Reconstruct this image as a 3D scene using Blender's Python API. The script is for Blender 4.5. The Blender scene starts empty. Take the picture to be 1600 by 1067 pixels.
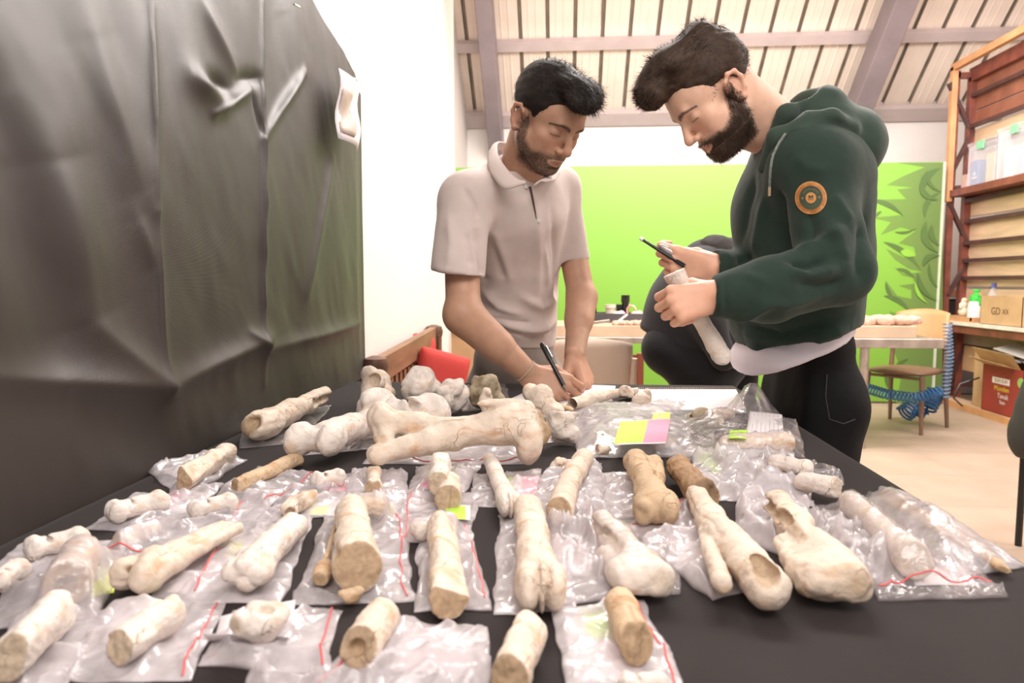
import bpy, math, random
import numpy as np
from mathutils import Vector, Matrix, Euler
from mathutils.bvhtree import BVHTree

random.seed(7)
RS = np.random.RandomState(11)
C = bpy.context.scene.collection
sc = bpy.context.scene
# ------------------------------------------------------------------ camera
F = 1100.0                                   # focal length in pixels of the 1600 px frame
CAMZ = 1.15
cam_data = bpy.data.cameras.new('camera'); cam = bpy.data.objects.new('camera', cam_data); C.objects.link(cam)
cam_data.sensor_width = 36.0; cam_data.lens = F * 36 / 1600; cam_data.clip_start = 0.02; cam_data.clip_end = 60
PITCH, YAW = math.radians(4.83), math.radians(4.16)
cam.location = (0, 0, CAMZ); cam.rotation_euler = (math.pi / 2 - PITCH, 0, YAW)
cam_data.dof.use_dof = True; cam_data.dof.focus_distance = 1.25; cam_data.dof.aperture_fstop = 7.0
sc.camera = cam
# ------------------------------------------------------------------ world, exposure, lights
w = bpy.data.worlds.new('room_air'); sc.world = w; w.use_nodes = True
w.node_tree.nodes['Background'].inputs[0].default_value = (1.0, .93, .90, 1)
w.node_tree.nodes['Background'].inputs[1].default_value = .55
sc.view_settings.view_transform = 'Standard'; sc.view_settings.look = 'None'
sc.view_settings.gamma = 1; sc.view_settings.use_curve_mapping = False
sc.view_settings.exposure = 0.32
sc.cycles.transparent_max_bounces = 24
sc.cycles.max_bounces = 8


def area(name, loc, target, sx, sy, power, col=(1, .93, .88)):
    l = bpy.data.lights.new(name, 'AREA'); l.shape = 'RECTANGLE'; l.size = sx; l.size_y = sy; l.energy = power; l.color = col
    o = bpy.data.objects.new(name, l); C.objects.link(o); o.location = loc
    o.rotation_euler = (Vector(target) - Vector(loc)).to_track_quat('-Z', 'Y').to_euler()
    return o


area('tube_light_over_table', (.5, 2.9, 3.0), (.2, 1.2, .9), 1.6, .5, 70)
area('tube_light_over_camera', (.4, -.6, 2.9), (.1, 1.3, 1.1), 2.2, 1.0, 42)
area('tube_light_over_workshop', (1.8, 5.0, 3.3), (1.8, 6.0, .6), 4.0, 1.2, 150)
area('tube_light_low_workshop', (.6, 4.3, 2.9), (1.2, 8.0, 1.8), 3.0, .8, 55)
area('tube_light_right_aisle', (3.2, 2.6, 3.1), (2.6, 4.2, .3), 1.6, 1.6, 80)

# ------------------------------------------------------------------ pixel geometry (frame 1600 x 1067)
ROT = cam.rotation_euler.to_matrix()
CO = Vector((0, 0, CAMZ))


def ray(px, py):
    return ROT @ Vector(((px - 800) / F, -(py - 533.5) / F, -1))


def at(px, py, Y):
    d = ray(px, py); return CO + d * (Y / d.y)


def on(px, py, z):
    d = ray(px, py); return CO + d * ((z - CAMZ) / d.z)


def onx(px, py, X):
    d = ray(px, py); return CO + d * (X / d.x)


# ------------------------------------------------------------------ materials
def newmat(name):
    m = bpy.data.materials.new(name); m.use_nodes = True
    return m, m.node_tree.nodes, m.node_tree.links, m.node_tree.nodes['Principled BSDF']


def mat(name, col, rough=.6, var=.12, scale=8, bump=0.0, bscale=60, metal=0, spec=.5, sheen=0, col2=None, stretch=None):
    m, N, L, b = newmat(name)
    tc = N.new('ShaderNodeTexCoord'); mp = N.new('ShaderNodeMapping'); L.new(tc.outputs['Object'], mp.inputs[0])
    if stretch: mp.inputs['Scale'].default_value = stretch
    n = N.new('ShaderNodeTexNoise'); n.inputs['Scale'].default_value = scale; n.inputs['Detail'].default_value = 5
    L.new(mp.outputs[0], n.inputs[0])
    r = N.new('ShaderNodeValToRGB'); L.new(n.outputs[0], r.inputs[0])
    c2 = col2 or tuple(c * (1 - var * 2) for c in col)
    r.color_ramp.elements[0].position = .3; r.color_ramp.elements[1].position = .7
    r.color_ramp.elements[0].color = (*c2, 1); r.color_ramp.elements[1].color = (*col, 1)
    L.new(r.outputs[0], b.inputs['Base Color'])
    b.inputs['Roughness'].default_value = rough; b.inputs['Metallic'].default_value = metal
    b.inputs['Specular IOR Level'].default_value = spec
    if sheen: b.inputs['Sheen Weight'].default_value = sheen
    if bump:
        n2 = N.new('ShaderNodeTexNoise'); n2.inputs['Scale'].default_value = bscale; n2.inputs['Detail'].default_value = 4
        L.new(mp.outputs[0], n2.inputs[0])
        bp = N.new('ShaderNodeBump'); bp.inputs['Strength'].default_value = bump; bp.inputs['Distance'].default_value = .004
        L.new(n2.outputs[0], bp.inputs['Height']); L.new(bp.outputs[0], b.inputs['Normal'])
    return m


# ------------------------------------------------------------------ mesh builders
def vmesh(name, V, Fc, m=None, smooth=True, attrs=None):
    me = bpy.data.meshes.new(name)
    if isinstance(Fc, np.ndarray) and Fc.ndim == 2:
        n = Fc.shape[1]
        me.vertices.add(len(V)); me.vertices.foreach_set('co', np.asarray(V, 'f4').ravel())
        me.loops.add(Fc.size); me.loops.foreach_set('vertex_index', Fc.astype('i4').ravel())
        me.polygons.add(len(Fc)); me.polygons.foreach_set('loop_start', np.arange(0, Fc.size, n, dtype='i4'))
        me.update(calc_edges=True)
    else:
        me.from_pydata([tuple(v) for v in V], [], Fc)
    me.polygons.foreach_set('use_smooth', np.full(len(me.polygons), smooth))
    for k, a in (attrs or {}).items():
        a = np.asarray(a, 'f4')
        if a.ndim == 1:
            me.attributes.new(k, 'FLOAT', 'POINT').data.foreach_set('value', a)
        else:
            me.attributes.new(k, 'FLOAT_COLOR', 'POINT').data.foreach_set('color', np.c_[a, np.ones(len(a))].astype('f4').ravel())
    if m: me.materials.append(m)
    return me


def link(name, me, parent=None, loc=None):
    o = bpy.data.objects.new(name, me); C.objects.link(o)
    if parent: o.parent = parent
    if loc is not None: o.location = loc
    return o


def tag(o, label, cat, group=None, kind=None):
    o['label'] = label; o['category'] = cat
    if group: o['group'] = group
    if kind: o['kind'] = kind
    return o


def thing(name, label, cat, loc=(0, 0, 0), rz=0, group=None):
    o = bpy.data.objects.new(name, None); C.objects.link(o); o.location = loc; o.rotation_euler = (0, 0, rz)
    o.empty_display_size = .05
    return tag(o, label, cat, group)


class MB:
    """collects boxes, tubes, lathes and prisms into one mesh"""
    def __init__(s): s.v = []; s.f = []

    def add(s, V, Fs):
        b = len(s.v); s.v += [tuple(p) for p in V]; s.f += [tuple(i + b for i in f) for f in Fs]; return s

    def box(s, lo, hi, M=None, bev=0.0):
        x0, y0, z0 = lo; x1, y1, z1 = hi
        if bev:
            V = []; b = bev
            for z, i in ((z0, b), (z0 + b, 0), (z1 - b, 0), (z1, b)):
                for (cx, cy, sx, sy) in ((x0, y0, 1, 1), (x1, y0, -1, 1), (x1, y1, -1, -1), (x0, y1, 1, -1)):
                    k = b
                    pts = [(cx + sx * i, cy + sy * (i + k)), (cx + sx * (i + k), cy + sy * i)]
                    if sx * sy < 0: pts = pts[::-1]
                    V += [(p[0], p[1], z) for p in pts]
            Fs = []
            for r in range(3):
                for q in range(8):
                    a, c = r * 8 + q, r * 8 + (q + 1) % 8
                    Fs.append((a, c, c + 8, a + 8))
            Fs += [tuple(range(7, -1, -1)), tuple(range(24, 32))]
        else:
            V = [(x0, y0, z0), (x1, y0, z0), (x1, y1, z0), (x0, y1, z0), (x0, y0, z1), (x1, y0, z1), (x1, y1, z1), (x0, y1, z1)]
            Fs = [(3, 2, 1, 0), (4, 5, 6, 7), (0, 1, 5, 4), (1, 2, 6, 5), (2, 3, 7, 6), (3, 0, 4, 7)]
        if M: V = [M @ Vector(p) for p in V]
        return s.add(V, Fs)

    def bar(s, a, b, wx, wy, up=(0, 0, 1), bev=0):
        a, b = Vector(a), Vector(b); d = b - a; L = d.length; z = d.normalized(); u = Vector(up)
        if abs(z.dot(u)) > .98: u = Vector((0, 1, 0))
        x = u.cross(z).normalized(); y = z.cross(x)
        M = Matrix((x, y, z)).transposed().to_4x4(); M.translation = a
        return s.box((-wx / 2, -wy / 2, 0), (wx / 2, wy / 2, L), M, bev)

    def tube(s, pts, r, n=10, cap=True, flat=1.0):
        pts = [Vector(p) for p in pts]; k = len(pts); rs = r if hasattr(r, '__len__') else [r] * k
        b = len(s.v); u = None
        for i, p in enumerate(pts):
            t = (pts[min(i + 1, k - 1)] - pts[max(i - 1, 0)]).normalized()
            if u is None:
                u = t.orthogonal().normalized()
            else:
                u = (u - t * u.dot(t)).normalized()
            v = t.cross(u)
            for j in range(n):
                a = 2 * math.pi * j / n
                s.v.append(tuple(p + u * (rs[i] * math.cos(a)) + v * (rs[i] * flat * math.sin(a))))
        for i in range(k - 1):
            for j in range(n):
                a, c = b + i * n + j, b + i * n + (j + 1) % n
                s.f.append((a, c, c + n, a + n))
        if cap:
            s.f.append(tuple(b + j for j in range(n - 1, -1, -1))); s.f.append(tuple(b + (k - 1) * n + j for j in range(n)))
        return s

    def lathe(s, prof, n=24, c=(0, 0, 0), M=None):
        b = len(s.v); V = []
        for r, z in prof:
            for j in range(n):
                a = 2 * math.pi * j / n; V.append(Vector((c[0] + r * math.cos(a), c[1] + r * math.sin(a), c[2] + z)))
        if M: V = [M @ p for p in V]
        s.v += [tuple(p) for p in V]
        for i in range(len(prof) - 1):
            for j in range(n):
                a, d = b + i * n + j, b + i * n + (j + 1) % n
                s.f.append((a, d, d + n, a + n))
        s.f.append(tuple(b + j for j in range(n - 1, -1, -1))); s.f.append(tuple(b + (len(prof) - 1) * n + j for j in range(n)))
        return s

    def prism(s, poly, off):
        """flat polygon (3-D points) extruded by the vector off"""
        n = len(poly); off = Vector(off); P = [Vector(p) for p in poly]
        return s.add(P + [p + off for p in P], [tuple(range(n - 1, -1, -1)), tuple(range(n, 2 * n))] + [(i, (i + 1) % n, (i + 1) % n + n, i + n) for i in range(n)])

    def build(s, name, m, parent=None, loc=None, smooth=False):
        o = link(name, vmesh(name, s.v, s.f, m, smooth), parent, loc)
        if smooth:
            o.data.set_sharp_from_angle(angle=math.radians(40))
        return o


def flat_text(body, size, m, M, name='lettering', parent=None, ext=.0004, align='CENTER', bold=0.0):
    cu = bpy.data.curves.new(name, 'FONT'); cu.body = body; cu.size = size; cu.extrude = ext; cu.align_x = align; cu.align_y = 'CENTER'; cu.offset = bold
    o = bpy.data.objects.new(name, cu); C.objects.link(o)
    dg = bpy.context.evaluated_depsgraph_get(); me = bpy.data.meshes.new_from_object(o.evaluated_get(dg))
    bpy.data.objects.remove(o); me.transform(M); me.materials.clear(); me.materials.append(m); me.name = name
    return link(name, me, parent)


def frame(o, x, y, z=None):
    x = Vector(x).normalized(); y = Vector(y); y = (y - x * y.dot(x)).normalized()
    z = x.cross(y); M = Matrix((x, y, z)).transposed().to_4x4(); M.translation = Vector(o); return M


# ------------------------------------------------------------------ value noise
LAT = RS.rand(32, 32, 32).astype('f4')


def vn(P, fr, seed=0, octs=1):
    P = np.asarray(P, 'f4'); out = 0; amp = 1; tot = 0
    for o in range(octs):
        Q = P * fr + seed * 7.31 + 100
        i = np.floor(Q).astype('i4'); f = Q - i; f = f * f * (3 - 2 * f); i &= 31; j = (i + 1) & 31
        x0, y0, z0 = i[:, 0], i[:, 1], i[:, 2]; x1, y1, z1 = j[:, 0], j[:, 1], j[:, 2]
        fx, fy, fz = f[:, 0], f[:, 1], f[:, 2]
        a = LAT[x0, y0, z0] * (1 - fx) + LAT[x1, y0, z0] * fx; b = LAT[x0, y1, z0] * (1 - fx) + LAT[x1, y1, z0] * fx
        c = LAT[x0, y0, z1] * (1 - fx) + LAT[x1, y0, z1] * fx; d = LAT[x0, y1, z1] * (1 - fx) + LAT[x1, y1, z1] * fx
        out = out + amp * ((a * (1 - fy) + b * fy) * (1 - fz) + (c * (1 - fy) + d * fy) * fz); tot += amp
        amp *= .5; fr *= 2.03
    return out / tot - .5


# ------------------------------------------------------------------ distance-field modelling (smooth blended solids, surface nets)
class Vol:
    def __init__(s, lo, hi, h):
        s.lo = np.array(lo, 'f4'); s.h = h; n = np.ceil((np.array(hi) - s.lo) / h).astype(int) + 1
        s.ax = [s.lo[i] + h * np.arange(n[i], dtype='f4') for i in range(3)]
        s.d = np.full(n, .05, 'f4'); s.t = np.zeros(n, 'f4'); s.n = n

    def put(s, fn, lo, hi, k=.005, op='+', tagv=None):
        m = k + 3 * s.h; sl = []
        for i in range(3):
            a = int(max(0, math.floor((lo[i] - m - s.lo[i]) / s.h))); b = int(min(s.n[i], math.ceil((hi[i] + m - s.lo[i]) / s.h) + 1))
            if b <= a: return s
            sl.append(slice(a, b))
        sl = tuple(sl)
        X = s.ax[0][sl[0]][:, None, None]; Y = s.ax[1][sl[1]][None, :, None]; Z = s.ax[2][sl[2]][None, None, :]
        e = fn(X, Y, Z); d = s.d[sl]; k = max(k, 1e-5)
        if op == '+':
            h = np.clip(.5 + .5 * (d - e) / k, 0, 1); s.d[sl] = d * (1 - h) + e * h - k * h * (1 - h)
            if tagv is not None: s.t[sl] = s.t[sl] * (1 - h) + tagv * h
        else:
            h = np.clip(.5 - .5 * (d + e) / k, 0, 1); s.d[sl] = d * (1 - h) - e * h + k * h * (1 - h)
            if tagv is not None: s.t[sl] = s.t[sl] * (1 - h) + tagv * h
        return s

    def cap(s, a, b, ra, rb=None, k=.005, op='+', flat=None, tagv=None):
        rb = ra if rb is None else rb; a = np.array(a, 'f4'); b = np.array(b, 'f4'); ba = b - a; bb = float(ba @ ba) + 1e-12
        R = max(ra, rb)
        if flat is not None:
            w, f = np.array(flat[0], 'f4'), flat[1]; w = w / np.linalg.norm(w)

        def fn(X, Y, Z):
            x, y, z = X - a[0], Y - a[1], Z - a[2]
            t = np.clip((x * ba[0] + y * ba[1] + z * ba[2]) / bb, 0, 1)
            x = x - t * ba[0]; y = y - t * ba[1]; z = z - t * ba[2]
            q = x * x + y * y + z * z
            if flat is not None:
                c = x * w[0] + y * w[1] + z * w[2]; q = q + c * c * (1 / (f * f) - 1)
                g = np.sqrt(q) - (ra + (rb - ra) * t)
                return g * min(1, f) if f < 1 else g
            return np.sqrt(q) - (ra + (rb - ra) * t)
        RR = R * (max(1, flat[1]) if flat is not None else 1)
        return s.put(fn, np.minimum(a, b) - RR, np.maximum(a, b) + RR, k, op, tagv)

    def chain(s, pts, rs, k=.005, op='+', flat=None, tagv=None):
        for i in range(len(pts) - 1): s.cap(pts[i], pts[i + 1], rs[i], rs[i + 1], k, op, flat, tagv)
        return s

    def ell(s, c, r, M=None, k=.005, op='+', tagv=None):
        c = np.array(c, 'f4'); r = np.array(r, 'f4'); R = np.eye(3, dtype='f4') if M is None else np.array(M, 'f4')

        def fn(X, Y, Z):
            x, y, z = X - c[0], Y - c[1], Z - c[2]
            u = (x * R[0, 0] + y * R[1, 0] + z * R[2, 0]) / r[0]; v = (x * R[0, 1] + y * R[1, 1] + z * R[2, 1]) / r[1]; q = (x * R[0, 2] + y * R[1, 2] + z * R[2, 2]) / r[2]
            k0 = np.sqrt(u * u + v * v + q * q); k1 = np.sqrt((u / r[0]) ** 2 + (v / r[1]) ** 2 + (q / r[2]) ** 2) + 1e-9
            return k0 * (k0 - 1) / k1
        m = float(r.max())
        return s.put(fn, c - m, c + m, k, op, tagv)

    def plane(s, p, n, k=.003, tagv=None):
        """cut away everything on the side n points to"""
        p = np.array(p, 'f4'); n = np.array(n, 'f4'); n /= np.linalg.norm(n)

        def fn(X, Y, Z): return -((X - p[0]) * n[0] + (Y - p[1]) * n[1] + (Z - p[2]) * n[2])
        return s.put(fn, s.lo, s.lo + s.h * s.n, k, '-', tagv)

    def mesh(s, smooth=0):
        d = s.d; S = d < 0; nx, ny, nz = d.shape
        c = np.zeros((nx - 1, ny - 1, nz - 1), 'i1')
        for i in (0, 1):
            for j in (0, 1):
                for k in (0, 1): c += S[i:nx - 1 + i, j:ny - 1 + j, k:nz - 1 + k]
        act = (c > 0) & (c < 8); idx = np.full(act.shape, -1, 'i4'); I, J, K = np.nonzero(act); idx[I, J, K] = np.arange(len(I))
        acc = np.zeros((len(I), 3), 'f4'); num = np.zeros(len(I), 'f4')
        cs = [(0, 0, 0), (1, 0, 0), (0, 1, 0), (1, 1, 0), (0, 0, 1), (1, 0, 1), (0, 1, 1), (1, 1, 1)]
        D = [d[I + a, J + b, K + e] for a, b, e in cs]
        for p in range(8):
            for q in range(p + 1, 8):
                df = [cs[q][i] - cs[p][i] for i in range(3)]
                if sum(abs(v) for v in df) != 1: continue
                m = (D[p] < 0) != (D[q] < 0); t = np.where(m, D[p] / (D[p] - D[q] + 1e-12), 0)
                for i in range(3): acc[:, i] += m * (cs[p][i] + t * df[i])
                num += m
        V = s.lo + s.h * (np.c_[I, J, K] + acc / np.maximum(num, 1)[:, None])
        tg = s.t[I, J, K]
        Q = []
        for a in range(3):
            b, e = (a + 1) % 3, (a + 2) % 3
            s0 = [slice(None)] * 3; s1 = [slice(None)] * 3; s0[a] = slice(0, -1); s1[a] = slice(1, None)
            ch = S[tuple(s0)] != S[tuple(s1)]; P = np.array(np.nonzero(ch))
            ok = (P[b] > 0) & (P[e] > 0) & (P[b] < s.n[b] - 1) & (P[e] < s.n[e] - 1); P = P[:, ok]
            ins = S[tuple(P)]
            def cell(db, de):
                q = P.copy(); q[b] -= db; q[e] -= de; return idx[tuple(q)]
            q = np.c_[cell(1, 1), cell(0, 1), cell(0, 0), cell(1, 0)]
            q[~ins] = q[~ins][:, ::-1]; Q.append(q)
        Q = np.concatenate(Q); Q = Q[(Q >= 0).all(1)]
        for _ in range(smooth):
            V = lap(V, Q)
        return V.astype('f4'), Q, tg


def lap(V, Q, f=.5):
    n = len(V); out = np.zeros_like(V); cnt = np.zeros(n)
    for a, b in ((0, 1), (1, 2), (2, 3), (3, 0)):
        for x, y in ((a, b), (b, a)):
            cnt += np.bincount(Q[:, x], minlength=n)
            for i in range(3): out[:, i] += np.bincount(Q[:, x], weights=V[Q[:, y], i], minlength=n)
    return V * (1 - f) + f * out / np.maximum(cnt, 1)[:, None]


def vnormals(V, Q):
    a = V[Q[:, 2]] - V[Q[:, 0]]; b = V[Q[:, 3]] - V[Q[:, 1]]; n = np.cross(a, b); out = np.zeros_like(V)
    for j in range(4):
        for i in range(3): out[:, i] += np.bincount(Q[:, j], weights=n[:, i], minlength=len(V))
    return out / (np.linalg.norm(out, axis=1)[:, None] + 1e-12)
# =================================================================== SETTING
M_white = mat('painted_wall', (.82, .76, .73), .75, .03, 3, .08, 40)
M_plaster = mat('white_partition', (.80, .73, .69), .7, .02, 2, .04, 30)
M_floor = mat('terrazzo_floor', (.46, .34, .26), .55, .10, 3.5, .05, 90, col2=(.38, .28, .21))
M_roof = mat('roof_sheet', (.86, .73, .64), .6, .12, 2.2, .05, 30, col2=(.74, .62, .52))
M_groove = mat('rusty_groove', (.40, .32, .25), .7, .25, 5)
M_purlin = mat('purlin_paint', (.58, .48, .47), .5, .08, 4)
M_rafter = mat('rafter_paint', (.27, .22, .235), .5, .10, 4, .05, 60)


def struct(o, kind='structure'):
    o['kind'] = kind; return o


WX = -.60                                     # plane of the left partition
struct(MB().box((-1.4, -1.2, -.05), (6.5, 8.1, 0)).build('floor', M_floor))
lines = MB()
for k in range(14): lines.box((-1.2 + k * .6, 1.9, 0.0002), (-1.197 + k * .6, 8, .0006))
for k in range(10): lines.box((-1.2, 1.9 + k * .6, .0002), (6.4, 1.903 + k * .6, .0006))
struct(lines.build('trim_1', mat('floor_joint', (.42, .34, .28), .8)))
WY = 8.0
ez = at(900, 184, WY).z                        # eaves height
tk = .87                                       # roof slope
struct(MB().box((-1.4, WY, 0), (6.6, WY + .12, ez + .1)).build('wall_back', M_white))
# left partition with a sloped top
w = MB(); w.prism([(WX, -1, 0), (WX, 3.9, 0), (WX, 3.9, 3.3), (WX, -1, 3.3)], (-.10, 0, 0))
struct(w.build('wall_left', M_plaster))
sx = at(728, 140, 7.9).x
w = MB(); w.prism([(sx, 3.9, 0), (sx, WY, 0), (sx, WY, ez), (sx, 3.9, ez + 4.1 * tk)], (-.1, 0, 0)); w.box((sx - .1, 3.9, 0), (WX - .1, 3.99, 3.3))
struct(w.build('wall_left_rear', M_plaster))
w = MB(); w.prism([(4.6, -1, 0), (4.6, WY, 0), (4.6, WY, ez), (4.6, 4.6, ez + 3.4 * tk), (4.6, -1, ez + 3.4 * tk)], (.1, 0, 0))
struct(w.build('wall_right', M_white))
# roof: corrugated sheets, one object each
roof = thing('ceiling', '', ''); del roof['label']; del roof['category']; struct(roof)
sl = Vector((0, -1, tk)).normalized(); nrm = Vector((0, -tk, -1)).normalized()
base = Vector((0, WY + .1, ez - .1 * tk + .02)); pitch = .272
prof = [(0, 0), (.021, -.0), (.030, .045), (.052, .045), (.061, 0), (.115, 0), (.120, -.006), (.130, -.006), (.135, 0), (.19, 0), (.195, -.006), (.205, -.006), (.21, 0), (pitch, 0)]
V = []; Fs = []
for L in (0, 3.6):
    for x, d in prof: V.append(Vector((x, 0, 0)) + sl * L - nrm * d)
n = len(prof)
for i in range(n - 1): Fs.append((i, i + 1, n + i + 1, n + i))
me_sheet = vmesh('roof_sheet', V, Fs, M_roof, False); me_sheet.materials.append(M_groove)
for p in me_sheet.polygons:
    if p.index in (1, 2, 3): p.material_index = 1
k = 0
xx = -1.3
while xx < 6.4:
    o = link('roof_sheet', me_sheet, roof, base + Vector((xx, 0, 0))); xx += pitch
for d_, hh in ((.16, .16), (1.02, .10), (1.95, .10)):
    p = base + sl * d_ + nrm * (hh / 2 + .006)
    MB().bar(p + Vector((-1.2, 0, 0)), p + Vector((6.6, 0, 0)), .07, hh, up=(0, -1, tk)).build('purlin', M_purlin, roof)
for (pa, pb, wd) in (((756, 0), (769, 225), .155), ((1433, 0), (1352, 232), .20)):
    a = base + nrm * .26 + sl * 3.2; a.x = 0
    # rafter x from the pixel where it crosses the lower purlin
    q = at(pb[0], pb[1] - 30, 7.45); x0 = q.x
    o = MB(); low = base + nrm * .27 + sl * -.1; low.x = x0; top = base + nrm * .27 + sl * 3.4; top.x = x0
    o.bar(low, top, wd, .26, up=(0, 1, 0), bev=.01)
    o.build('rafter', M_rafter, roof)
MB().bar(at(940, 0, 6.85), at(939, 40, 6.98), .008, .008).build('tie_rod', M_groove, roof)
# skirting of the eaves
struct(MB().box((-1.3, WY - .05, ez - .02), (6.5, WY, ez + .10)).build('trim_2', M_purlin))

# =================================================================== GREEN PRINTED BOARD
BY = 6.85
bl, br = at(712, 262, BY), at(1474, 253, BY)
x0, x1, z1 = bl.x, br.x, (bl.z + br.z) / 2
mg, N, L, b = newmat('lime_print')
tc = N.new('ShaderNodeTexCoord'); mp = N.new('ShaderNodeMapping'); mp.inputs['Location'].default_value = (-1.5, 0, -2.35); mp.inputs['Scale'].default_value = (.42, .3, .42)
gr = N.new('ShaderNodeTexGradient'); gr.gradient_type = 'SPHERICAL'
L.new(tc.outputs['Object'], mp.inputs[0]); L.new(mp.outputs[0], gr.inputs[0])
r = N.new('ShaderNodeValToRGB'); L.new(gr.outputs[0], r.inputs[0]); L.new(r.outputs[0], b.inputs['Base Color'])
r.color_ramp.elements[0].color = (.18, .38, .045, 1); r.color_ramp.elements[1].color = (.36, .52, .14, 1); r.color_ramp.elements[1].position = .95
b.inputs['Roughness'].default_value = .42
board = thing('printed_board', 'tall lime green display board with darker leaf print behind the worktables', 'board', (0, BY, 0))
MB().box((x0, 0, .02), (x1, .03, z1)).build('panel', mg, board)
MB().box((x1 - .002, -.012, .02), (x1 + .02, .035, z1)).build('edge_strip', mat('board_edge', (.55, .60, .45), .6), board)
MB().box((x0, .031, .02), (x0 + .05, .45, .05)).build('foot', M_rafter, board)
MB().box((x1 - .3, .031, 0), (x1 - .25, .45, .05)).build('foot', M_rafter, board)


def leafpoly(p0, p1, bend, w, n=14):
    """crescent between two pixel points: both ends pointed"""
    a, c = Vector(p0), Vector(p1); d = c - a; q = Vector((-d.y, d.x)).normalized(); up, dn = [], []
    for i in range(n + 1):
        t = i / n; m = a + d * t + q * bend * 4 * t * (1 - t); ww = w * math.sin(math.pi * t ** .8) / 2
        up.append(m + q * ww); dn.append(m - q * ww)
    return up, dn


def print_leaf(pr, m, off, name):
    f = lambda x, y: (lambda p: (p.x, -off, p.z))(at(x, y, BY - off))
    up, dn = [[f(*p) for p in q] for q in pr]; n = len(up)
    return link(name, vmesh(name, up + dn, [(i, i + 1, n + i + 1, n + i) for i in range(n - 1)], m, False), board)


def print_px(poly, m, off, name):
    P = [at(x, y, BY - off) for x, y in poly]; P = [Vector((p.x, -off, p.z)) for p in P]
    o = MB().prism(P, (0, .0006, 0)).build(name, m, board)
    return o


m_olive, N, L, b = newmat('olive_print')
tc = N.new('ShaderNodeTexCoord'); mp = N.new('ShaderNodeMapping'); gr = N.new('ShaderNodeTexGradient'); r = N.new('ShaderNodeValToRGB')
mp.inputs['Location'].default_value = (-2.55, 0, 0); L.new(tc.outputs['Object'], mp.inputs[0]); L.new(mp.outputs[0], gr.inputs[0]); L.new(gr.outputs[0], r.inputs[0]); L.new(r.outputs[0], b.inputs['Base Color'])
r.color_ramp.elements[0].color = (.14, .28, .035, 1); r.color_ramp.elements[1].color = (.11, .17, .05, 1); b.inputs['Roughness'].default_value = .45
m_leafd = mat('leaf_dark_print', (.08, .15, .035), .5, .1, 4)
m_leafl = mat('leaf_lime_print', (.22, .46, .05), .45, .05, 2)
edge = [(1474, 254), (1400, 254), (1445, 261), (1412, 275), (1385, 289), (1428, 293), (1402, 296), (1416, 311), (1370, 312), (1390, 326), (1410, 336), (1364, 340), (1392, 347), (1376, 367), (1408, 355),
        (1430, 361), (1404, 380), (1428, 386), (1431, 398), (1412, 402), (1400, 396), (1384, 388), (1398, 405), (1420, 420), (1442, 425), (1412, 428), (1396, 416), (1410, 430), (1426, 434), (1430, 443),
        (1404, 446), (1424, 453), (1424, 467), (1402, 462), (1384, 438), (1388, 452), (1402, 470), (1426, 490), (1420, 497), (1390, 486), (1404, 520), (1425, 540), (1395, 545), (1410, 580), (1400, 632), (1472, 632)]
print_px(edge, m_olive, .0015, 'olive_field')
for a, c, bd, ww in (((1380, 378), (1440, 424), -7, 9), ((1400, 420), (1430, 436), -4, 6), ((1384, 440), (1402, 472), 4, 6), ((1380, 462), (1424, 492), -7, 8), ((1378, 330), (1366, 343), 2, 4),
                     ((1362, 312), (1412, 338), -5, 8), ((1398, 362), (1432, 356), 4, 4), ((1392, 600), (1420, 560), -8, 9), ((1385, 575), (1402, 620), 6, 7)):
    LO = globals().get('LO', .003) + .0004; print_leaf(leafpoly(a, c, bd, ww), m_leafd, LO, 'leaf_outline')  # darker leaf outlines, part of the print
for a, c, bd, ww in (((1407, 393), (1431, 400), -1, 12), ((1440, 300), (1470, 262), -8, 12), ((1438, 285), (1466, 312), 8, 9), ((1445, 340), (1470, 300), -9, 8), ((1447, 345), (1468, 396), 12, 11), ((1456, 350), (1470, 385), 7, 8),
                     ((1442, 416), (1470, 400), -8, 9), ((1434, 425), (1466, 470), 9, 8), ((1430, 440), (1450, 474), 5, 6), ((1452, 410), (1472, 455), 7, 5), ((1448, 266), (1472, 300), 8, 6)):
    print_leaf(leafpoly(a, c, bd, ww), m_leafd if (a[0] > 1433) else m_leafl, LO + .0004 * (a[0] + a[1]) % .006 + .001, 'leaf_shape')

# =================================================================== BLACK DRAPE ON THE LEFT PARTITION
fx = -.572
Yn, Yf = .25, 2.055
ny, nz = 300, 240
yy = np.linspace(0, 1, ny) ** 1.0; zz = np.linspace(0, 1, nz)
Yg, Zg = np.meshgrid(Yn + (Yf - Yn) * yy, zz, indexing='ij')
# slightly drooping top edge, lower at the far pinned corner
ztop = np.interp(Yg, [.25, 1.0, 1.55, 1.62, 1.80, 2.0, 2.055], [1.95, 1.93, 1.84, 1.80, 1.755, 1.715, 1.69])
Zb = .872
Zg = Zb + (ztop - Zb) * Zg


def pz(px, py): p = onx(px, py, fx); return (p.y, p.z)


def ridge(P, a, b, wd, amp, sharp=1.0):
    (y0, z0), (y1, z1_) = pz(*a), pz(*b); dy, dz = y1 - y0, z1_ - z0; L2 = dy * dy + dz * dz
    t = np.clip(((P[0] - y0) * dy + (P[1] - z0) * dz) / L2, 0, 1)
    dist = np.hypot(P[0] - y0 - t * dy, P[1] - z0 - t * dz)
    return amp * np.exp(-(dist / wd) ** sharp) * np.sin(np.pi * np.clip(.15 + .7 * t, 0, 1))


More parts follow.
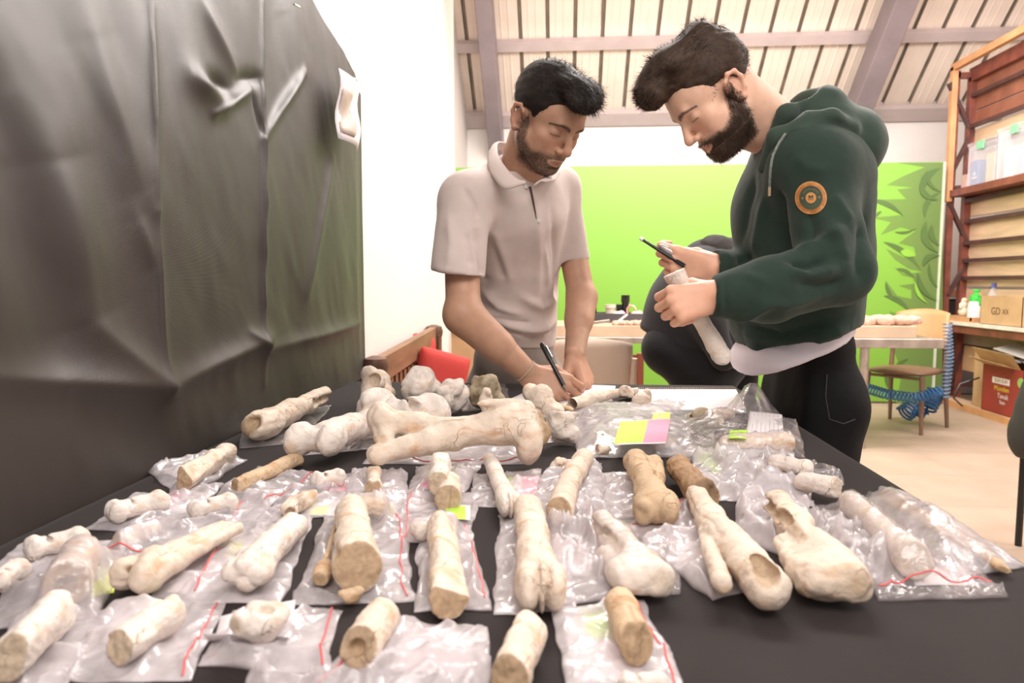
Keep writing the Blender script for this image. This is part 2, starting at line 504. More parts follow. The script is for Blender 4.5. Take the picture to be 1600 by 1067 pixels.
G = (Yg, Zg)
H = np.zeros_like(Yg)
flat_ = np.c_[Yg.ravel() * 2.2, Zg.ravel() * .55, np.zeros(Yg.size)]
H += .038 * vn(flat_, 1.6, 3, 2).reshape(Yg.shape)
flat2 = np.c_[Yg.ravel() * 1.4 + Zg.ravel() * .5, Zg.ravel() * .8, np.zeros(Yg.size)]
H += .016 * vn(flat2, 6, 5, 3).reshape(Yg.shape)
for a, c, wd, am, sh in (((247, 0), (250, 330), .010, .010, 1), ((250, 330), (264, 606), .010, .012, 1), ((415, 0), (417, 600), .007, .012, 1),
                         ((0, 585), (120, 597), .05, -.012, 2), ((0, 590), (265, 606), .03, .022, 1.3), ((265, 606), (425, 528), .022, .022, 1.3), ((425, 545), (565, 505), .018, .015, 1.3),
                         ((338, 178), (398, 138), .009, .016, 1.4), ((415, 216), (478, 112), .010, .018, 1.4), ((303, 118), (350, 158), .022, .020, 1.6), ((318, 0), (375, 118), .022, .012, 1.5),
                         ((375, 125), (412, 122), .012, -.014, 1.5), ((400, 140), (416, 216), .008, -.012, 1.3), ((330, 120), (362, 140), .014, -.014, 1.6), ((100, 250), (160, 500), .06, .022, 1.6), ((0, 150), (130, 590), .05, -.02, 1.8),
                         ((160, 60), (230, 300), .04, .014, 1.5), ((150, 500), (260, 600), .03, .014, 1.3), ((520, 250), (480, 460), .018, .010, 1.5), ((395, 520), (420, 545), .012, .014, 1.2), ((225, 340), (248, 420), .02, .01, 1.3)):
    H += ridge(G, a, c, wd, am, sh)
H -= H.min(); H *= np.clip((Yf - Yg) / .10, .25, 1)
H = np.minimum(H, .10)
V = np.c_[(fx - .020 + H * .78).ravel(), Yg.ravel(), Zg.ravel()]
V[:, 0] = np.maximum(V[:, 0], WX + .004)
i, j = np.meshgrid(np.arange(ny - 1), np.arange(nz - 1), indexing='ij'); q = (i * nz + j).ravel()
Q = np.c_[q, q + nz, q + nz + 1, q + 1]
mf, N, L, b = newmat('black_drape')
tc = N.new('ShaderNodeTexCoord'); n1 = N.new('ShaderNodeTexNoise'); n1.inputs['Scale'].default_value = 900; L.new(tc.outputs['Object'], n1.inputs[0])
wv = N.new('ShaderNodeTexWave'); wv.bands_direction = 'Z'; wv.inputs['Scale'].default_value = 260; L.new(tc.outputs['Object'], wv.inputs[0])
bp = N.new('ShaderNodeBump'); bp.inputs['Strength'].default_value = .25; bp.inputs['Distance'].default_value = .0008; L.new(wv.outputs[1], bp.inputs['Height']); L.new(bp.outputs[0], b.inputs['Normal'])
n2 = N.new('ShaderNodeTexNoise'); n2.inputs['Scale'].default_value = 5; n2.inputs['Detail'].default_value = 6; L.new(tc.outputs['Object'], n2.inputs[0])
r = N.new('ShaderNodeValToRGB'); L.new(n2.outputs[0], r.inputs[0]); r.color_ramp.elements[0].color = (.026, .018, .0155, 1); r.color_ramp.elements[1].color = (.040, .028, .024, 1); L.new(r.outputs[0], b.inputs['Base Color'])
b.inputs['Roughness'].default_value = .45; b.inputs['Specular IOR Level'].default_value = .5
b.inputs['Sheen Weight'].default_value = .05; b.inputs['Sheen Roughness'].default_value = .4
drape = thing('wall_drape', 'black satin drape pinned to the left partition behind the table', 'drape', (0, 0, 0))
o = link('drape_cloth', vmesh('drape_cloth', V, Q, mf), drape)
md = o.modifiers.new('t', 'SOLIDIFY'); md.thickness = .0016; md.offset = -1
m_pin = mat('steel_pin', (.8, .8, .78), .3, .02, metal=1)
for a, c in (((460, 7), (468, 11)), ((546, 120), (557, 124))):
    pa, pc = onx(*a, fx + .012), onx(*c, fx + .012)
    MB().tube([pa, pc], .0022, 8).build('pin', m_pin, drape)

# photo sheet pinned on the drape
m_paper = mat('white_paper', (.74, .69, .70), .6, .03, 12, .05, 30)
ps = thing('pinned_photo', 'white sheet with a brown photograph pinned on the edge of the black drape', 'photo')
cx = fx + .035


def sheet(px_pts, X, off, thick, m, name, par, nn=9):
    # px_pts: four corners tl, tr, br, bl on the plane X, gently curled
    c = [onx(*p, X) for p in px_pts]; V = []
    for i in range(nn):
        for j in range(nn):
            u, v = i / (nn - 1), j / (nn - 1)
            p = (c[0] * (1 - u) + c[1] * u) * (1 - v) + (c[3] * (1 - u) + c[2] * u) * v
            V.append(p + Vector((off + .012 * math.sin(u * 3.1) * (.4 + v * .6) + .006 * math.sin(v * 7 + u * 3), 0, 0)))
    Fs = [(i * nn + j, i * nn + j + 1, (i + 1) * nn + j + 1, (i + 1) * nn + j) for i in range(nn - 1) for j in range(nn - 1)]
    o = link(name, vmesh(name, V, Fs, m), par); md = o.modifiers.new('t', 'SOLIDIFY'); md.thickness = thick; md.offset = 0; return o


sheet([(529, 106), (562, 138), (559, 237), (526, 216)], cx, 0, .0006, m_paper, 'sheet', ps)
sheet([(531, 128), (552, 149), (555, 222), (529, 206)], cx, .0012, .0004, mat('brown_photo', (.42, .30, .24), .5, .3, 30, col2=(.55, .47, .43)), 'photo_print', ps)

# =================================================================== MAIN TABLE AND ITS CLOTH
TZ = .88
TX0, TX1, TY0, TY1 = -.575, .444, .10, 1.862
tb = thing('long_table', 'long table hidden under the black cloth that carries the fossils', 'table', (0, 1, 0))
m_wood = mat('table_wood', (.35, .22, .13), .6, .2, 6)
MB().box((TX0 + .01, TY0 - 1 + .01, TZ - .035), (TX1 - .01, TY1 - 1 - .01, TZ - .006)).build('tabletop', m_wood, tb)
for x in (TX0 + .08, TX1 - .08):
    for y in (TY0 - .92, TY1 - 1.08):
        MB().box((x - .025, y - .025, 0), (x + .025, y + .025, TZ - .035)).build('leg', m_wood, tb)
mc, N, L, b = newmat('black_tablecloth')
tc = N.new('ShaderNodeTexCoord'); n2 = N.new('ShaderNodeTexNoise'); n2.inputs['Scale'].default_value = 14; n2.inputs['Detail'].default_value = 8; L.new(tc.outputs['Object'], n2.inputs[0])
r = N.new('ShaderNodeValToRGB'); L.new(n2.outputs[0], r.inputs[0]); r.color_ramp.elements[0].color = (.017, .0125, .012, 1); r.color_ramp.elements[1].color = (.028, .021, .020, 1); L.new(r.outputs[0], b.inputs['Base Color'])
mp = N.new('ShaderNodeMapping'); mp.inputs['Rotation'].default_value = (0, 0, .78); L.new(tc.outputs['Object'], mp.inputs[0])
ck = N.new('ShaderNodeTexChecker'); ck.inputs['Scale'].default_value = 700; L.new(mp.outputs[0], ck.inputs[0])
bp = N.new('ShaderNodeBump'); bp.inputs['Strength'].default_value = .4; bp.inputs['Distance'].default_value = .0006; L.new(ck.outputs[1], bp.inputs['Height']); L.new(bp.outputs[0], b.inputs['Normal'])
b.inputs['Roughness'].default_value = .85; b.inputs['Specular IOR Level'].default_value = .2; b.inputs['Sheen Weight'].default_value = .05; b.inputs['Sheen Roughness'].default_value = .5
nx_, ny_ = 120, 180
u = np.linspace(0, 1, nx_ + 24); v = np.linspace(0, 1, ny_)
xs = np.r_[np.linspace(TX0, TX1, nx_), np.full(24, TX1 + .004)]; zs = np.r_[np.full(nx_, TZ), TZ - .004 - np.linspace(0, .5, 24)]
Xg, Yg2 = np.meshgrid(xs, TY0 + (TY1 - TY0) * v, indexing='ij'); Zg2 = np.repeat(zs[:, None], ny_, 1).copy()
drop = np.clip((TZ - Zg2) / .5, 0, 1)
Xg = Xg + drop * (.012 + .02 * np.sin(Yg2 * 21) + .012 * np.sin(Yg2 * 47))
flat_ = np.c_[Xg.ravel(), Yg2.ravel(), np.zeros(Xg.size)]
Zg2 += ((drop == 0) * (.0016 * vn(flat_, 9, 2, 2).reshape(Xg.shape)))
V = np.c_[Xg.ravel(), Yg2.ravel(), Zg2.ravel()]
i, j = np.meshgrid(np.arange(nx_ + 23), np.arange(ny_ - 1), indexing='ij'); q = (i * ny_ + j).ravel(); Q = np.c_[q, q + ny_, q + ny_ + 1, q + 1]
# far hang
cl = link('tablecloth', vmesh('tablecloth', V, Q, mc)); tag(cl, 'black cloth covering the whole fossil table and hanging over its right edge', 'tablecloth')
md = cl.modifiers.new('t', 'SOLIDIFY'); md.thickness = .0015; md.offset = -1
V = []
for k in range(60):
    x = TX0 + (TX1 - TX0) * k / 59
    for j in range(8): V.append((x, TY1 + .003 + .012 * (j / 7) * (1 + math.sin(k * .9)), TZ - .0015 - .45 * j / 7))
fh = link('cloth_hang', vmesh('cloth_hang', V, [(k * 8 + j, k * 8 + j + 1, k * 8 + j + 9, k * 8 + j + 8) for k in range(59) for j in range(7)], mc), cl)
# =================================================================== BACKGROUND FURNITURE
m_rust = mat('red_oxide_steel', (.27, .075, .05), .5, .25, 10, .1, 60)
m_rustd = mat('dark_oxide_steel', (.10, .04, .035), .5, .2, 10)
m_orange = mat('orange_raw_wood', (.72, .36, .17), .6, .15, 6)
m_board = mat('shelf_board', (.72, .50, .32), .65, .12, 3, .05, 40, stretch=(8, 1, 8))
m_boardr = mat('stained_board', (.33, .12, .07), .6, .2, 6)
m_card = mat('cardboard', (.58, .36, .19), .8, .1, 6, .05, 50)
SX = onx(1475, 500, 3.72)
SXF = at(1480, 400, 7.0).x
rk = thing('storage_rack', 'red steel rack with wooden back boards along the right wall', 'shelf', (SXF, 7.0, 0))
def R_(p): return Vector(p) - Vector((SXF, 7.0, 0))
XR = at(1520, 118, 7.0).x
YN = 3.6
ztop = at(1475, 112, 7.0).z; ztr = at(1520, 118, 7.0).z
MB().bar(R_((SXF, 7, .0)), R_((SXF, 7, ztop)), .05, .05).build('post', m_rust, rk)
MB().bar(R_((SXF - .03, 6.98, 1.9)), R_((SXF - .03, 6.98, ztop + .03)), .05, .05).build('wooden_upright', m_orange, rk)
MB().bar(R_((SXF - .03, 7, ztop + .03)), R_((SXF - .03, YN, ztop + .03)), .05, .06).build('wooden_top_rail', m_orange, rk)
MB().bar(R_((XR, 7, .0)), R_((XR, 7, ztr)), .06, .06).build('post', m_rust, rk)
MB().bar(R_((XR, 7, ztr)), R_((XR, YN, ztr)), .06, .12).build('top_rail', m_rust, rk)
MB().bar(R_((SXF, 7, ztr)), R_((XR, 7, ztr)), .05, .05).build('cross_rail', m_rust, rk)
for y0, y1, xx_ in ((130, 208, 0), (208, 282, 1), (318, 395, 0), (395, 462, 1), (510, 600, 1)):
    a = at(1483 if not xx_ else 1518, y0, 6.98); c = at(1518 if not xx_ else 1481, y1, 6.98)
    MB().bar(R_(a), R_(c), .045, .03).build('brace', m_rustd, rk)
for yy_ in (297, 600): MB().bar(R_(at(1478, yy_, 7)), R_(at(1520, yy_, 7)), .05, .05).build('cross_rail', m_rustd, rk)
# back boards: (top pixel, bottom pixel, colour) read at x = 1560
zr = lambda py: onx(1560, py, XR + .04).z
for (a, c, m_) in ((110, 134, m_boardr), (136, 158, m_boardr), (160, 180, m_boardr), (190, 212, m_board), (216, 222, m_board), (228, 250, m_board), (256, 276, m_board), (296, 306, m_boardr), (308, 332, m_board), (342, 372, m_board),
                   (378, 403, m_board), (408, 432, m_board), (436, 448, m_board), (452, 480, m_board), (505, 545, mat('grey_board', (.40, .30, .22), .7)), (548, 590, m_card)):
    z0_, z1_ = zr(c), zr(a)
    MB().box((XR + .03 - SXF, YN - 7.0, z0_), (XR + .055 - SXF, -.02, z1_), bev=.003).build('board', m_, rk)
for py in (135, 185, 224, 340, 376, 405, 434, 306):
    z_ = zr(py); MB().bar(R_((XR - .01, 6.98, z_)), R_((XR - .01, YN, z_)), .03, .035).build('rail', m_rustd, rk)
zs1 = onx(1478, 297, SXF).z; zs2 = onx(1480, 500, SXF).z
MB().box((-.03, YN - 7, zs1 - .08), (XR - SXF, .0, zs1 - .02)).build('shelf_board', m_rust, rk)
MB().box((-.05, YN - 7, zs2 - .10), (XR - SXF, .0, zs2 - .03)).build('shelf_board', m_rust, rk)
MB().box((-.07, YN - 7, zs2 - .03), (XR - SXF, .03, zs2)).build('shelf_cover', mat('cream_cover', (.80, .74, .66), .6), rk)
MB().box((-.04, YN - 7, .015), (XR - SXF, .05, .05)).build('bottom_plank', m_board, rk)
MB().box((-.05, YN - 7, 0), (-.03, .05, .055)).build('plinth', m_orange, rk)
# plastic boxes on the upper shelf
m_clear, N, L, b = newmat('clear_plastic')
b.inputs['Base Color'].default_value = (.80, .78, .84, 1); b.inputs['Roughness'].default_value = .25; b.inputs['Alpha'].default_value = .26
m_blue = mat('blue_pack', (.13, .22, .55), .5)
m_mint = mat('green_clip', (.25, .62, .35), .5)
m_wht = mat('white_plastic', (.84, .80, .78), .45, .03)
zsb = zs1 - .02
YS = lambda px: onx(px, 285, SXF + .02).y
for i, (y0, y1, h, lab) in enumerate(((YS(1511), YS(1553), .36, 'clear plastic box holding a blue pack, farther one on the upper shelf'), (YS(1556), YS(1612), .40, 'clear plastic box of pale packages, nearer one on the upper shelf'))):
    t = thing('storage_box', lab, 'box', (SXF + .02, (y0 + y1) / 2, zsb), group='plastic boxes on the rack'); hw = (y0 - y1) / 2
    m = MB(); d = .24
    for lo, hi in (((0, -hw, 0), (.006, hw, h)), ((d - .006, -hw, 0), (d, hw, h)), ((0, -hw, 0), (d, -hw + .006, h)), ((0, hw - .006, 0), (d, hw, h)), ((0, -hw, 0), (d, hw, .006))): m.box(lo, hi)
    m.build('box_body', m_clear, t)
    MB().box((-.01, -hw - .01, h), (d + .01, hw + .01, h + .03), bev=.006).build('lid', m_clear, t)
    MB().box((-.02, -.05, h - .05), (-.008, .05, h + .02)).build('clip', m_mint, t)
pk = MB().box((SXF + .035, YS(1525), zsb + .008), (SXF + .17, YS(1513), zsb + .23), bev=.008).build('pack', m_blue); tag(pk, 'blue pack with a white mark inside the farther clear box', 'pack')
lg = MB(); lg.prism([(SXF + .034, YS(1515.5), zsb + .07), (SXF + .034, YS(1523), zsb + .07), (SXF + .034, YS(1523), zsb + .085), (SXF + .034, YS(1515.5), zsb + .085)], (-.001, 0, 0)); lg.prism([(SXF + .034, YS(1517), zsb + .10), (SXF + .034, YS(1521.5), zsb + .10), (SXF + .034, YS(1519), zsb + .135)], (-.001, 0, 0)); lg.build('mark', m_wht, pk)
for y, c_, lab in ((YS(1541), m_board, 'tan packet inside the farther clear box'), (YS(1569), m_wht, 'white packet at the far end inside the nearer clear box'), (YS(1590), mat('lilac_pack', (.5, .45, .62), .5), 'lilac packet inside the nearer clear box')):
    tag(MB().box((SXF + .04, y - .06, zsb + .008), (SXF + .17, y + .06, zsb + .26), bev=.01).build('pack', c_), lab, 'pack')
tag(MB().lathe([(.07, 0), (.09, .01), (.10, .02), (.085, .045), (.02, .055)], 20, (0, 0, 0)).build('bowl', m_rustd, None, (SXF + .09, YS(1487), zsb)), 'small dark upturned dish at the far end of the upper shelf', 'dish')
tag(MB().box((SXF + .04, YS(1507), zsb), (SXF + .15, YS(1498), zsb + .13), bev=.004).build('carton', mat('pink_carton', (.62, .42, .36), .7)), 'small pinkish carton beside the clear boxes on the upper shelf', 'carton')
# on the work shelf
zw = zs2
def on_shelf(px, X): p = onx(px, 495, X); return p.y
y = on_shelf(1524, SXF + .08)
sp = thing('spray_bottle', 'white bottle with a bright green pump sprayer top on the rack shelf', 'bottle', (SXF + .08, y, zw))
m_grn = mat('green_plastic', (.06, .62, .08), .35)
MB().lathe([(.055, 0), (.065, .01), (.066, .12), (.058, .17), (.05, .19)], 24).build('bottle_body', m_wht, sp, smooth=True)
MB().lathe([(.052, .185), (.054, .20), (.05, .235), (.025, .25), (.018, .27), (.03, .275), (.03, .29), (.01, .295)], 24).box((-.012, -.075, .15), (.012, -.05, .24), bev=.005).box((-.012, -.075, .225), (.012, .0, .245), bev=.004).build('sprayer_head', m_grn, sp, smooth=True)
y = on_shelf(1550, SXF + .16)
wb = thing('water_bottle', 'clear plastic water bottle with a blue cap behind the cardboard box', 'bottle', (SXF + .16, y, zw))
MB().lathe([(.045, 0), (.05, .01), (.05, .20), (.045, .235), (.025, .29), (.016, .30), (.016, .315)], 24).build('bottle_body', m_clear, wb, smooth=True)
MB().lathe([(.0505, .03), (.0512, .04), (.0512, .17), (.0505, .18)], 24).build('bottle_label', m_wht, wb, smooth=True)
MB().lathe([(.02, .312), (.02, .345), (.017, .348)], 18).build('cap', mat('blue_cap', (.12, .14, .5), .4), wb, smooth=True)
y = on_shelf(1505, SXF + .05)
fg = thing('figurine', 'small cream figurine standing on a wooden tray on the rack', 'figurine', (SXF + .05, y, zw + .045))
v_ = Vol((-.07, -.07, -.01), (.07, .07, .19), .004); v_.ell((0, 0, .04), (.045, .045, .045)); v_.ell((0, 0, .10), (.036, .034, .04), k=.01); v_.ell((0, -.005, .145), (.026, .026, .026), k=.008)
v_.cap((.03, 0, .11), (.045, -.03, .08), .012, k=.006); v_.cap((-.03, 0, .11), (-.045, -.03, .08), .012, k=.006); v_.plane((0, 0, 0), (0, 0, -1))
V, Q, _ = v_.mesh(1); link('body', vmesh('body', V, Q, mat('cream_ceramic', (.78, .66, .5), .5)), fg)
tr = thing('wooden_tray', 'shallow wooden tray on the rack shelf under the figurine', 'tray', (SXF + .06, y, zw))
MB().box((-.10, -.28, 0), (.12, .25, .012)).box((-.10, -.28, .012), (-.088, .25, .045)).box((.108, -.28, .012), (.12, .25, .045)).box((-.10, .238, .012), (.12, .25, .045)).box((-.10, -.28, .012), (.12, -.268, .045)).build('tray_body', m_orange, tr)
MB().box((-.085, -.1, .012), (.10, .22, .045)).build('liner', m_card, tr)
ya, yb = on_shelf(1531, SXF - .03), on_shelf(1597, SXF - .03)
cb = thing('cardboard_box', 'open cardboard box with a dark printed mark on the rack shelf', 'box', (SXF - .03, (ya + yb) / 2, zw)); hw = (ya - yb) / 2; h = .24
m = MB()
for lo, hi in (((0, -hw, 0), (.005, hw, h)), ((.245, -hw, 0), (.25, hw, h)), ((0, -hw, 0), (.25, -hw + .005, h)), ((0, hw - .005, 0), (.25, hw, h)), ((0, -hw, 0), (.25, hw, .005))): m.box(lo, hi)
m.build('box_body', m_card, cb)
MB().bar((.0, hw, h), (-.02, hw + .0, h + .03), .005, .01).build('flap', m_card, cb)
m_ink = mat('dark_ink', (.14, .06, .03), .6, .02)
Mx = frame((-.0015, .06, .115), (0, -1, 0), (0, 0, 1))
flat_text('GD', .085, m_ink, Mx, 'print', cb); Mx = frame((-.0015, -.07, .115), (0, -1, 0), (0, 0, 1)); flat_text('XX', .06, m_ink, Mx, 'print', cb)
# red box on the bottom plank
ya, yb = onx(1529, 640, SXF - .02).y, onx(1592, 650, SXF - .02).y
rb = thing('red_box', 'red printed food carton with open flaps on the bottom plank of the rack', 'box', (SXF + .0, (ya + yb) / 2, .05)); hw = (ya - yb) / 2; h = .40
m_redc = mat('red_carton', (.38, .045, .04), .55, .12, 4)
m = MB()
for lo, hi in (((0, -hw, 0), (.005, hw, h)), ((.235, -hw, 0), (.24, hw, h)), ((0, -hw, 0), (.24, -hw + .005, h)), ((0, hw - .005, 0), (.24, hw, h)), ((0, -hw, 0), (.24, hw, .005))): m.box(lo, hi)
m.build('box_body', m_redc, rb)
MB().prism([(0, hw, h), (0, -hw + .1, h), (-.10, -hw + .1, h + .03), (-.12, hw + .02, h + .06)], (.0, 0, .005)).prism([(0, hw, h), (.0, hw - .0, h), (-.1, hw, h + .14), (-.1, hw - .55, h + .12), (0, hw - .5, h)], (0, 0, .004)).build('flap', m_card, rb)
MB().prism([(0, -hw, h), (.24, -hw, h), (.24, -hw - .18, h - .06), (0, -hw - .18, h - .06)], (0, 0, .005)).build('flap', m_card, rb)
def rbT(yc, zc): return frame((-.002, yc, zc), (0, -1, 0), (0, 0, 1))
MB().box((-.003, -.10, .255), (-.0005, .13, .305)).build('label_band', m_wht, rb)
flat_text('SUN SUN', .042, m_redc, frame((-.0035, .01, .28), (0, -1, 0), (0, 0, 1)), 'print', rb)
flat_text('Monden', .06, mat('yellow_ink', (.8, .6, .05), .5, .01), rbT(.0, .215), 'print', rb)
flat_text('Tavuk', .06, m_wht, rbT(-.02, .155), 'print', rb); flat_text('Suyu', .04, m_wht, rbT(-.02, .105), 'print', rb)
MB().lathe([(.04, 0), (.04, .002)], 20, M=Matrix.Translation((-.003, -.24, .30)) @ Matrix.Rotation(math.pi / 2, 4, 'Y')).build('round_mark', mat('light_green_ink', (.35, .6, .15), .5), rb)
# crumpled film and a white sheet in the red box
gx, gy = np.meshgrid(np.linspace(0, 1, 26), np.linspace(0, 1, 40), indexing='ij')
P = np.c_[gx.ravel() * .24, gy.ravel() * (2 * hw) - hw, np.zeros(gx.size)]
P[:, 2] = h + .05 + .16 * np.abs(vn(P, 9, 3, 3)) - .12 * (np.abs(gx.ravel() - .5) ** 2)
i, j = np.meshgrid(np.arange(25), np.arange(39), indexing='ij'); q = (i * 40 + j).ravel()
o = link('plastic_film', vmesh('plastic_film', P, np.c_[q, q + 40, q + 41, q + 1], mat('grey_film', (.55, .50, .52), .3, .3, 12, col2=(.12, .11, .12))), None, rb.location); o.modifiers.new('t', 'SOLIDIFY').thickness = .001
tag(o, 'crumpled grey plastic film spilling out of the red carton', 'film')
p0 = onx(1552, 545, SXF + .0)
o = MB().box((0, -.45, 0), (.22, .0, .006)).build('white_board', m_wht, None, (p0.x + .0, p0.y, p0.z)); o.rotation_euler = (.12, -.25, 0); tag(o, 'thin white panel lying on top of the red carton contents', 'panel')
for k, (px0, px1) in enumerate(((1500, 1518),)):
    p = onx(px0, 610, SXF + .1)
cr = MB().box((SXF + .05, 6.55, .05), (SXF + .22, 6.30, .55), bev=.004).build('tall_carton', m_card); tag(cr, 'tall brown carton standing behind the red carton on the rack', 'box')
# bricks and machine behind the rack end, seen past the board
m_brk = mat('pink_brick', (.60, .28, .18), .8, .15, 12, .1)
bx = at(1480, 455, 7.5); m_mach = mat('dark_machine', (.035, .033, .036), .5, .2)
mc_ = thing('dark_machine', 'dark workshop machine standing behind the rack end past the board', 'machine', (bx.x, 7.5, 0))
MB().box((-.1, -.1, .45), (.45, .3, .98), bev=.02).build('housing', m_mach, mc_); MB().box((-.05, -.05, 0), (.4, .25, .45), bev=.02).build('stand', mat('grey_stand', (.28, .25, .24), .6), mc_)
MB().box((-.1, -.12, .98), (.45, .32, 1.0)).build('top_plate', mat('steel_plate', (.6, .57, .55), .4), mc_)
for k in range(3):
    o = MB().box((0, 0, 0), (.2, .1, .07), bev=.006).build('brick', m_brk, None, (bx.x + .01 + .14 * (k % 2) + .02 * k, 7.45 + .12 * (k // 2), 1.0 + (.0 if k < 2 else 0))); tag(o, ['pinkish brick at the left on the machine behind the rack', 'pinkish brick at the right on the machine behind the rack', 'pinkish brick farthest back on the machine'][k], 'brick', 'bricks on the machine')

# ------------------------------------------------------------------- right worktable
m_ply = mat('pale_ply', (.62, .46, .32), .6, .12, 5, stretch=(1, 8, 1)); m_steelw = mat('worn_steel', (.50, .42, .36), .35, .2, 12, metal=.6)
a = at(1476, 530, 4.95)
wt = thing('worktable', 'steel framed worktable with plywood top behind the man in the green hoodie', 'table', (2.0, 5.3, 0))
X1 = a.x - 2.0; X0 = 1.25 - 2.0
MB().box((X0, -.35, .70), (X1, .35, .765), bev=.004).build('steel_frame', m_steelw, wt)
MB().box((X0, -.32, .766), (X1 - .17, .33, .85), bev=.003).build('plywood_top', m_ply, wt)
for x in (X0 + .06, at(1345, 690, 4.98).x - 2.0):
    for y in (-.32, .30): MB().tube([(x, y, 0), (x, y, .70)], .03, 14).build('leg', m_steelw, wt, smooth=True)
# clay pieces
m_clay = mat('pink_clay', (.66, .42, .32), .8, .15, 9, .3, 50)
for k in range(9):
    px = 1352 + k * 9.6 + (k % 2) * 3; p = at(px, 498, 5.05 + .1 * (k % 3)); r_ = .045 + .02 * RS.rand()
    v_ = Vol((-.11, -.11, -.01), (.11, .11, .12), .006); v_.ell((0, 0, r_ * .5), (r_, r_ * .9, r_ * .7)); v_.ell((r_ * .6, r_ * .3, r_ * .3), (r_ * .7, r_ * .6, r_ * .5), k=.012); v_.plane((0, 0, 0), (0, 0, -1))
    V, Q, _ = v_.mesh(); V = V + vnormals(V, Q) * (.02 * vn(V, 28, k, 2))[:, None]; V[:, 2] = np.maximum(V[:, 2], 0)
    o = link('clay_piece', vmesh('clay_piece', V, Q, m_clay), None, (p.x, p.y, .851)); tag(o, 'pink clay lump on the plywood worktable, ' + ['leftmost', 'second', 'third', 'fourth', 'fifth', 'sixth', 'seventh', 'eighth', 'rightmost'][k] + ' from the left', 'clay', 'clay lumps on the worktable')
# ------------------------------------------------------------------- chairs
def bent_chair(name, label, m, loc, rz, seat=.46, w_=.44, backh=.84, backm=None, group=None):
    t = thing(name, label, 'chair', loc, rz, group)
    # front is -y, backrest at +y
    v_ = Vol((-.26, -.26, seat - .05), (.26, .26, seat + .04), .008)
    v_.ell((0, 0, seat + .005), (w_ * .62, .30, .03)); v_.plane((w_ / 2, 0, 0), (1, 0, 0), .02); v_.plane((-w_ / 2, 0, 0), (-1, 0, 0), .02); v_.plane((0, .22, 0), (0, 1, 0), .02); v_.plane((0, -.22, 0), (0, -1, 0), .02); v_.ell((0, 0, seat + .16), (.2, .2, .145), k=.02, op='-')
    V, Q, _ = v_.mesh(1); link('seat', vmesh('seat', V, Q, m), t)
    n = 12; V = []; Fs = []
    for th in (0, .014):
        for i in range(n + 1):
            u = i / n * 2 - 1
            for j in range(7):
                q = j / 6; wv_ = w_ / 2 * (1 - .10 * q); z_ = backh - .30 + .30 * q - (.03 * u * u if j == 6 else 0)
                V.append((u * wv_, .21 + .09 * q - .05 * (1 - u * u) * -1 - .05 + th, z_))
    B = (n + 1) * 7
    for i in range(n):
        for j in range(6):
            a_ = i * 7 + j; Fs += [(a_, a_ + 1, a_ + 8, a_ + 7), (B + a_, B + a_ + 7, B + a_ + 8, B + a_ + 1)]
    for i in range(n):
        a_ = i * 7; Fs += [(a_, a_ + 7, B + a_ + 7, B + a_), (a_ + 6, B + a_ + 6, B + a_ + 13, a_ + 13)]
    for j in range(6):
        a_ = j; c_ = n * 7 + j; Fs += [(a_, B + a_, B + a_ + 1, a_ + 1), (c_, c_ + 1, B + c_ + 1, B + c_)]
    link('backrest', vmesh('backrest', V, Fs, backm or m), t)
    for sx_ in (-1, 1):
        MB().tube([(sx_ * (w_ / 2 - .02), -.19, seat - .01), (sx_ * (w_ / 2), -.21, 0)], [.020, .014], 10).build('leg', m, t, smooth=True)
        MB().tube([(sx_ * (w_ / 2 - .01), .24, backh - .1), (sx_ * (w_ / 2 - .015), .20, seat), (sx_ * (w_ / 2), .25, 0)], [.014, .020, .014], 10).build('leg', m, t, smooth=True)
    MB().tube([(-w_ / 2 + .03, -.19, seat - .03), (w_ / 2 - .03, -.19, seat - .03)], .012, 8).build('stretcher', m, t, smooth=True)
    return t


m_brown = mat('brown_chair', (.20, .11, .07), .45, .12, 6); m_beige = mat('beige_plastic', (.78, .62, .50), .45, .04, 5)
p = on(1423, 672, 0)
bent_chair('plastic_chair', 'brown chair with an orange tan backrest behind the right worktable', m_brown, (p.x, p.y + .12, 0), -.85, .45, .44, .935, mat('tan_back', (.52, .27, .12), .5))
c = at(897, 560, 3.45)
bent_chair('plastic_chair', 'beige plastic chair seen from behind between the two men', m_beige, (c.x, 3.45, 0), math.pi + .15, .46, .50, .90)
# red brown wooden chair frame
m_redw = mat('red_brown_wood', (.25, .07, .035), .5, .15, 5)
p = at(1003, 560, 4.2)
t = thing('wooden_chair', 'red brown slatted wooden chair behind the beige chair', 'chair', (p.x - .2, 4.2, 0))
for x in (-.19, .19):
    for y in (0, .4): MB().box((x - .02, y - .02, 0), (x + .02, y + .02, .73 if y == 0 else .45), bev=.003).build('leg', m_redw, t)
for z in (.70, .60): MB().box((-.2, -.012, z - .025), (.2, .012, z + .02)).build('back_slat', m_redw, t)
MB().box((-.2, -.02, .44), (.2, .42, .465), bev=.004).build('seat', m_redw, t)

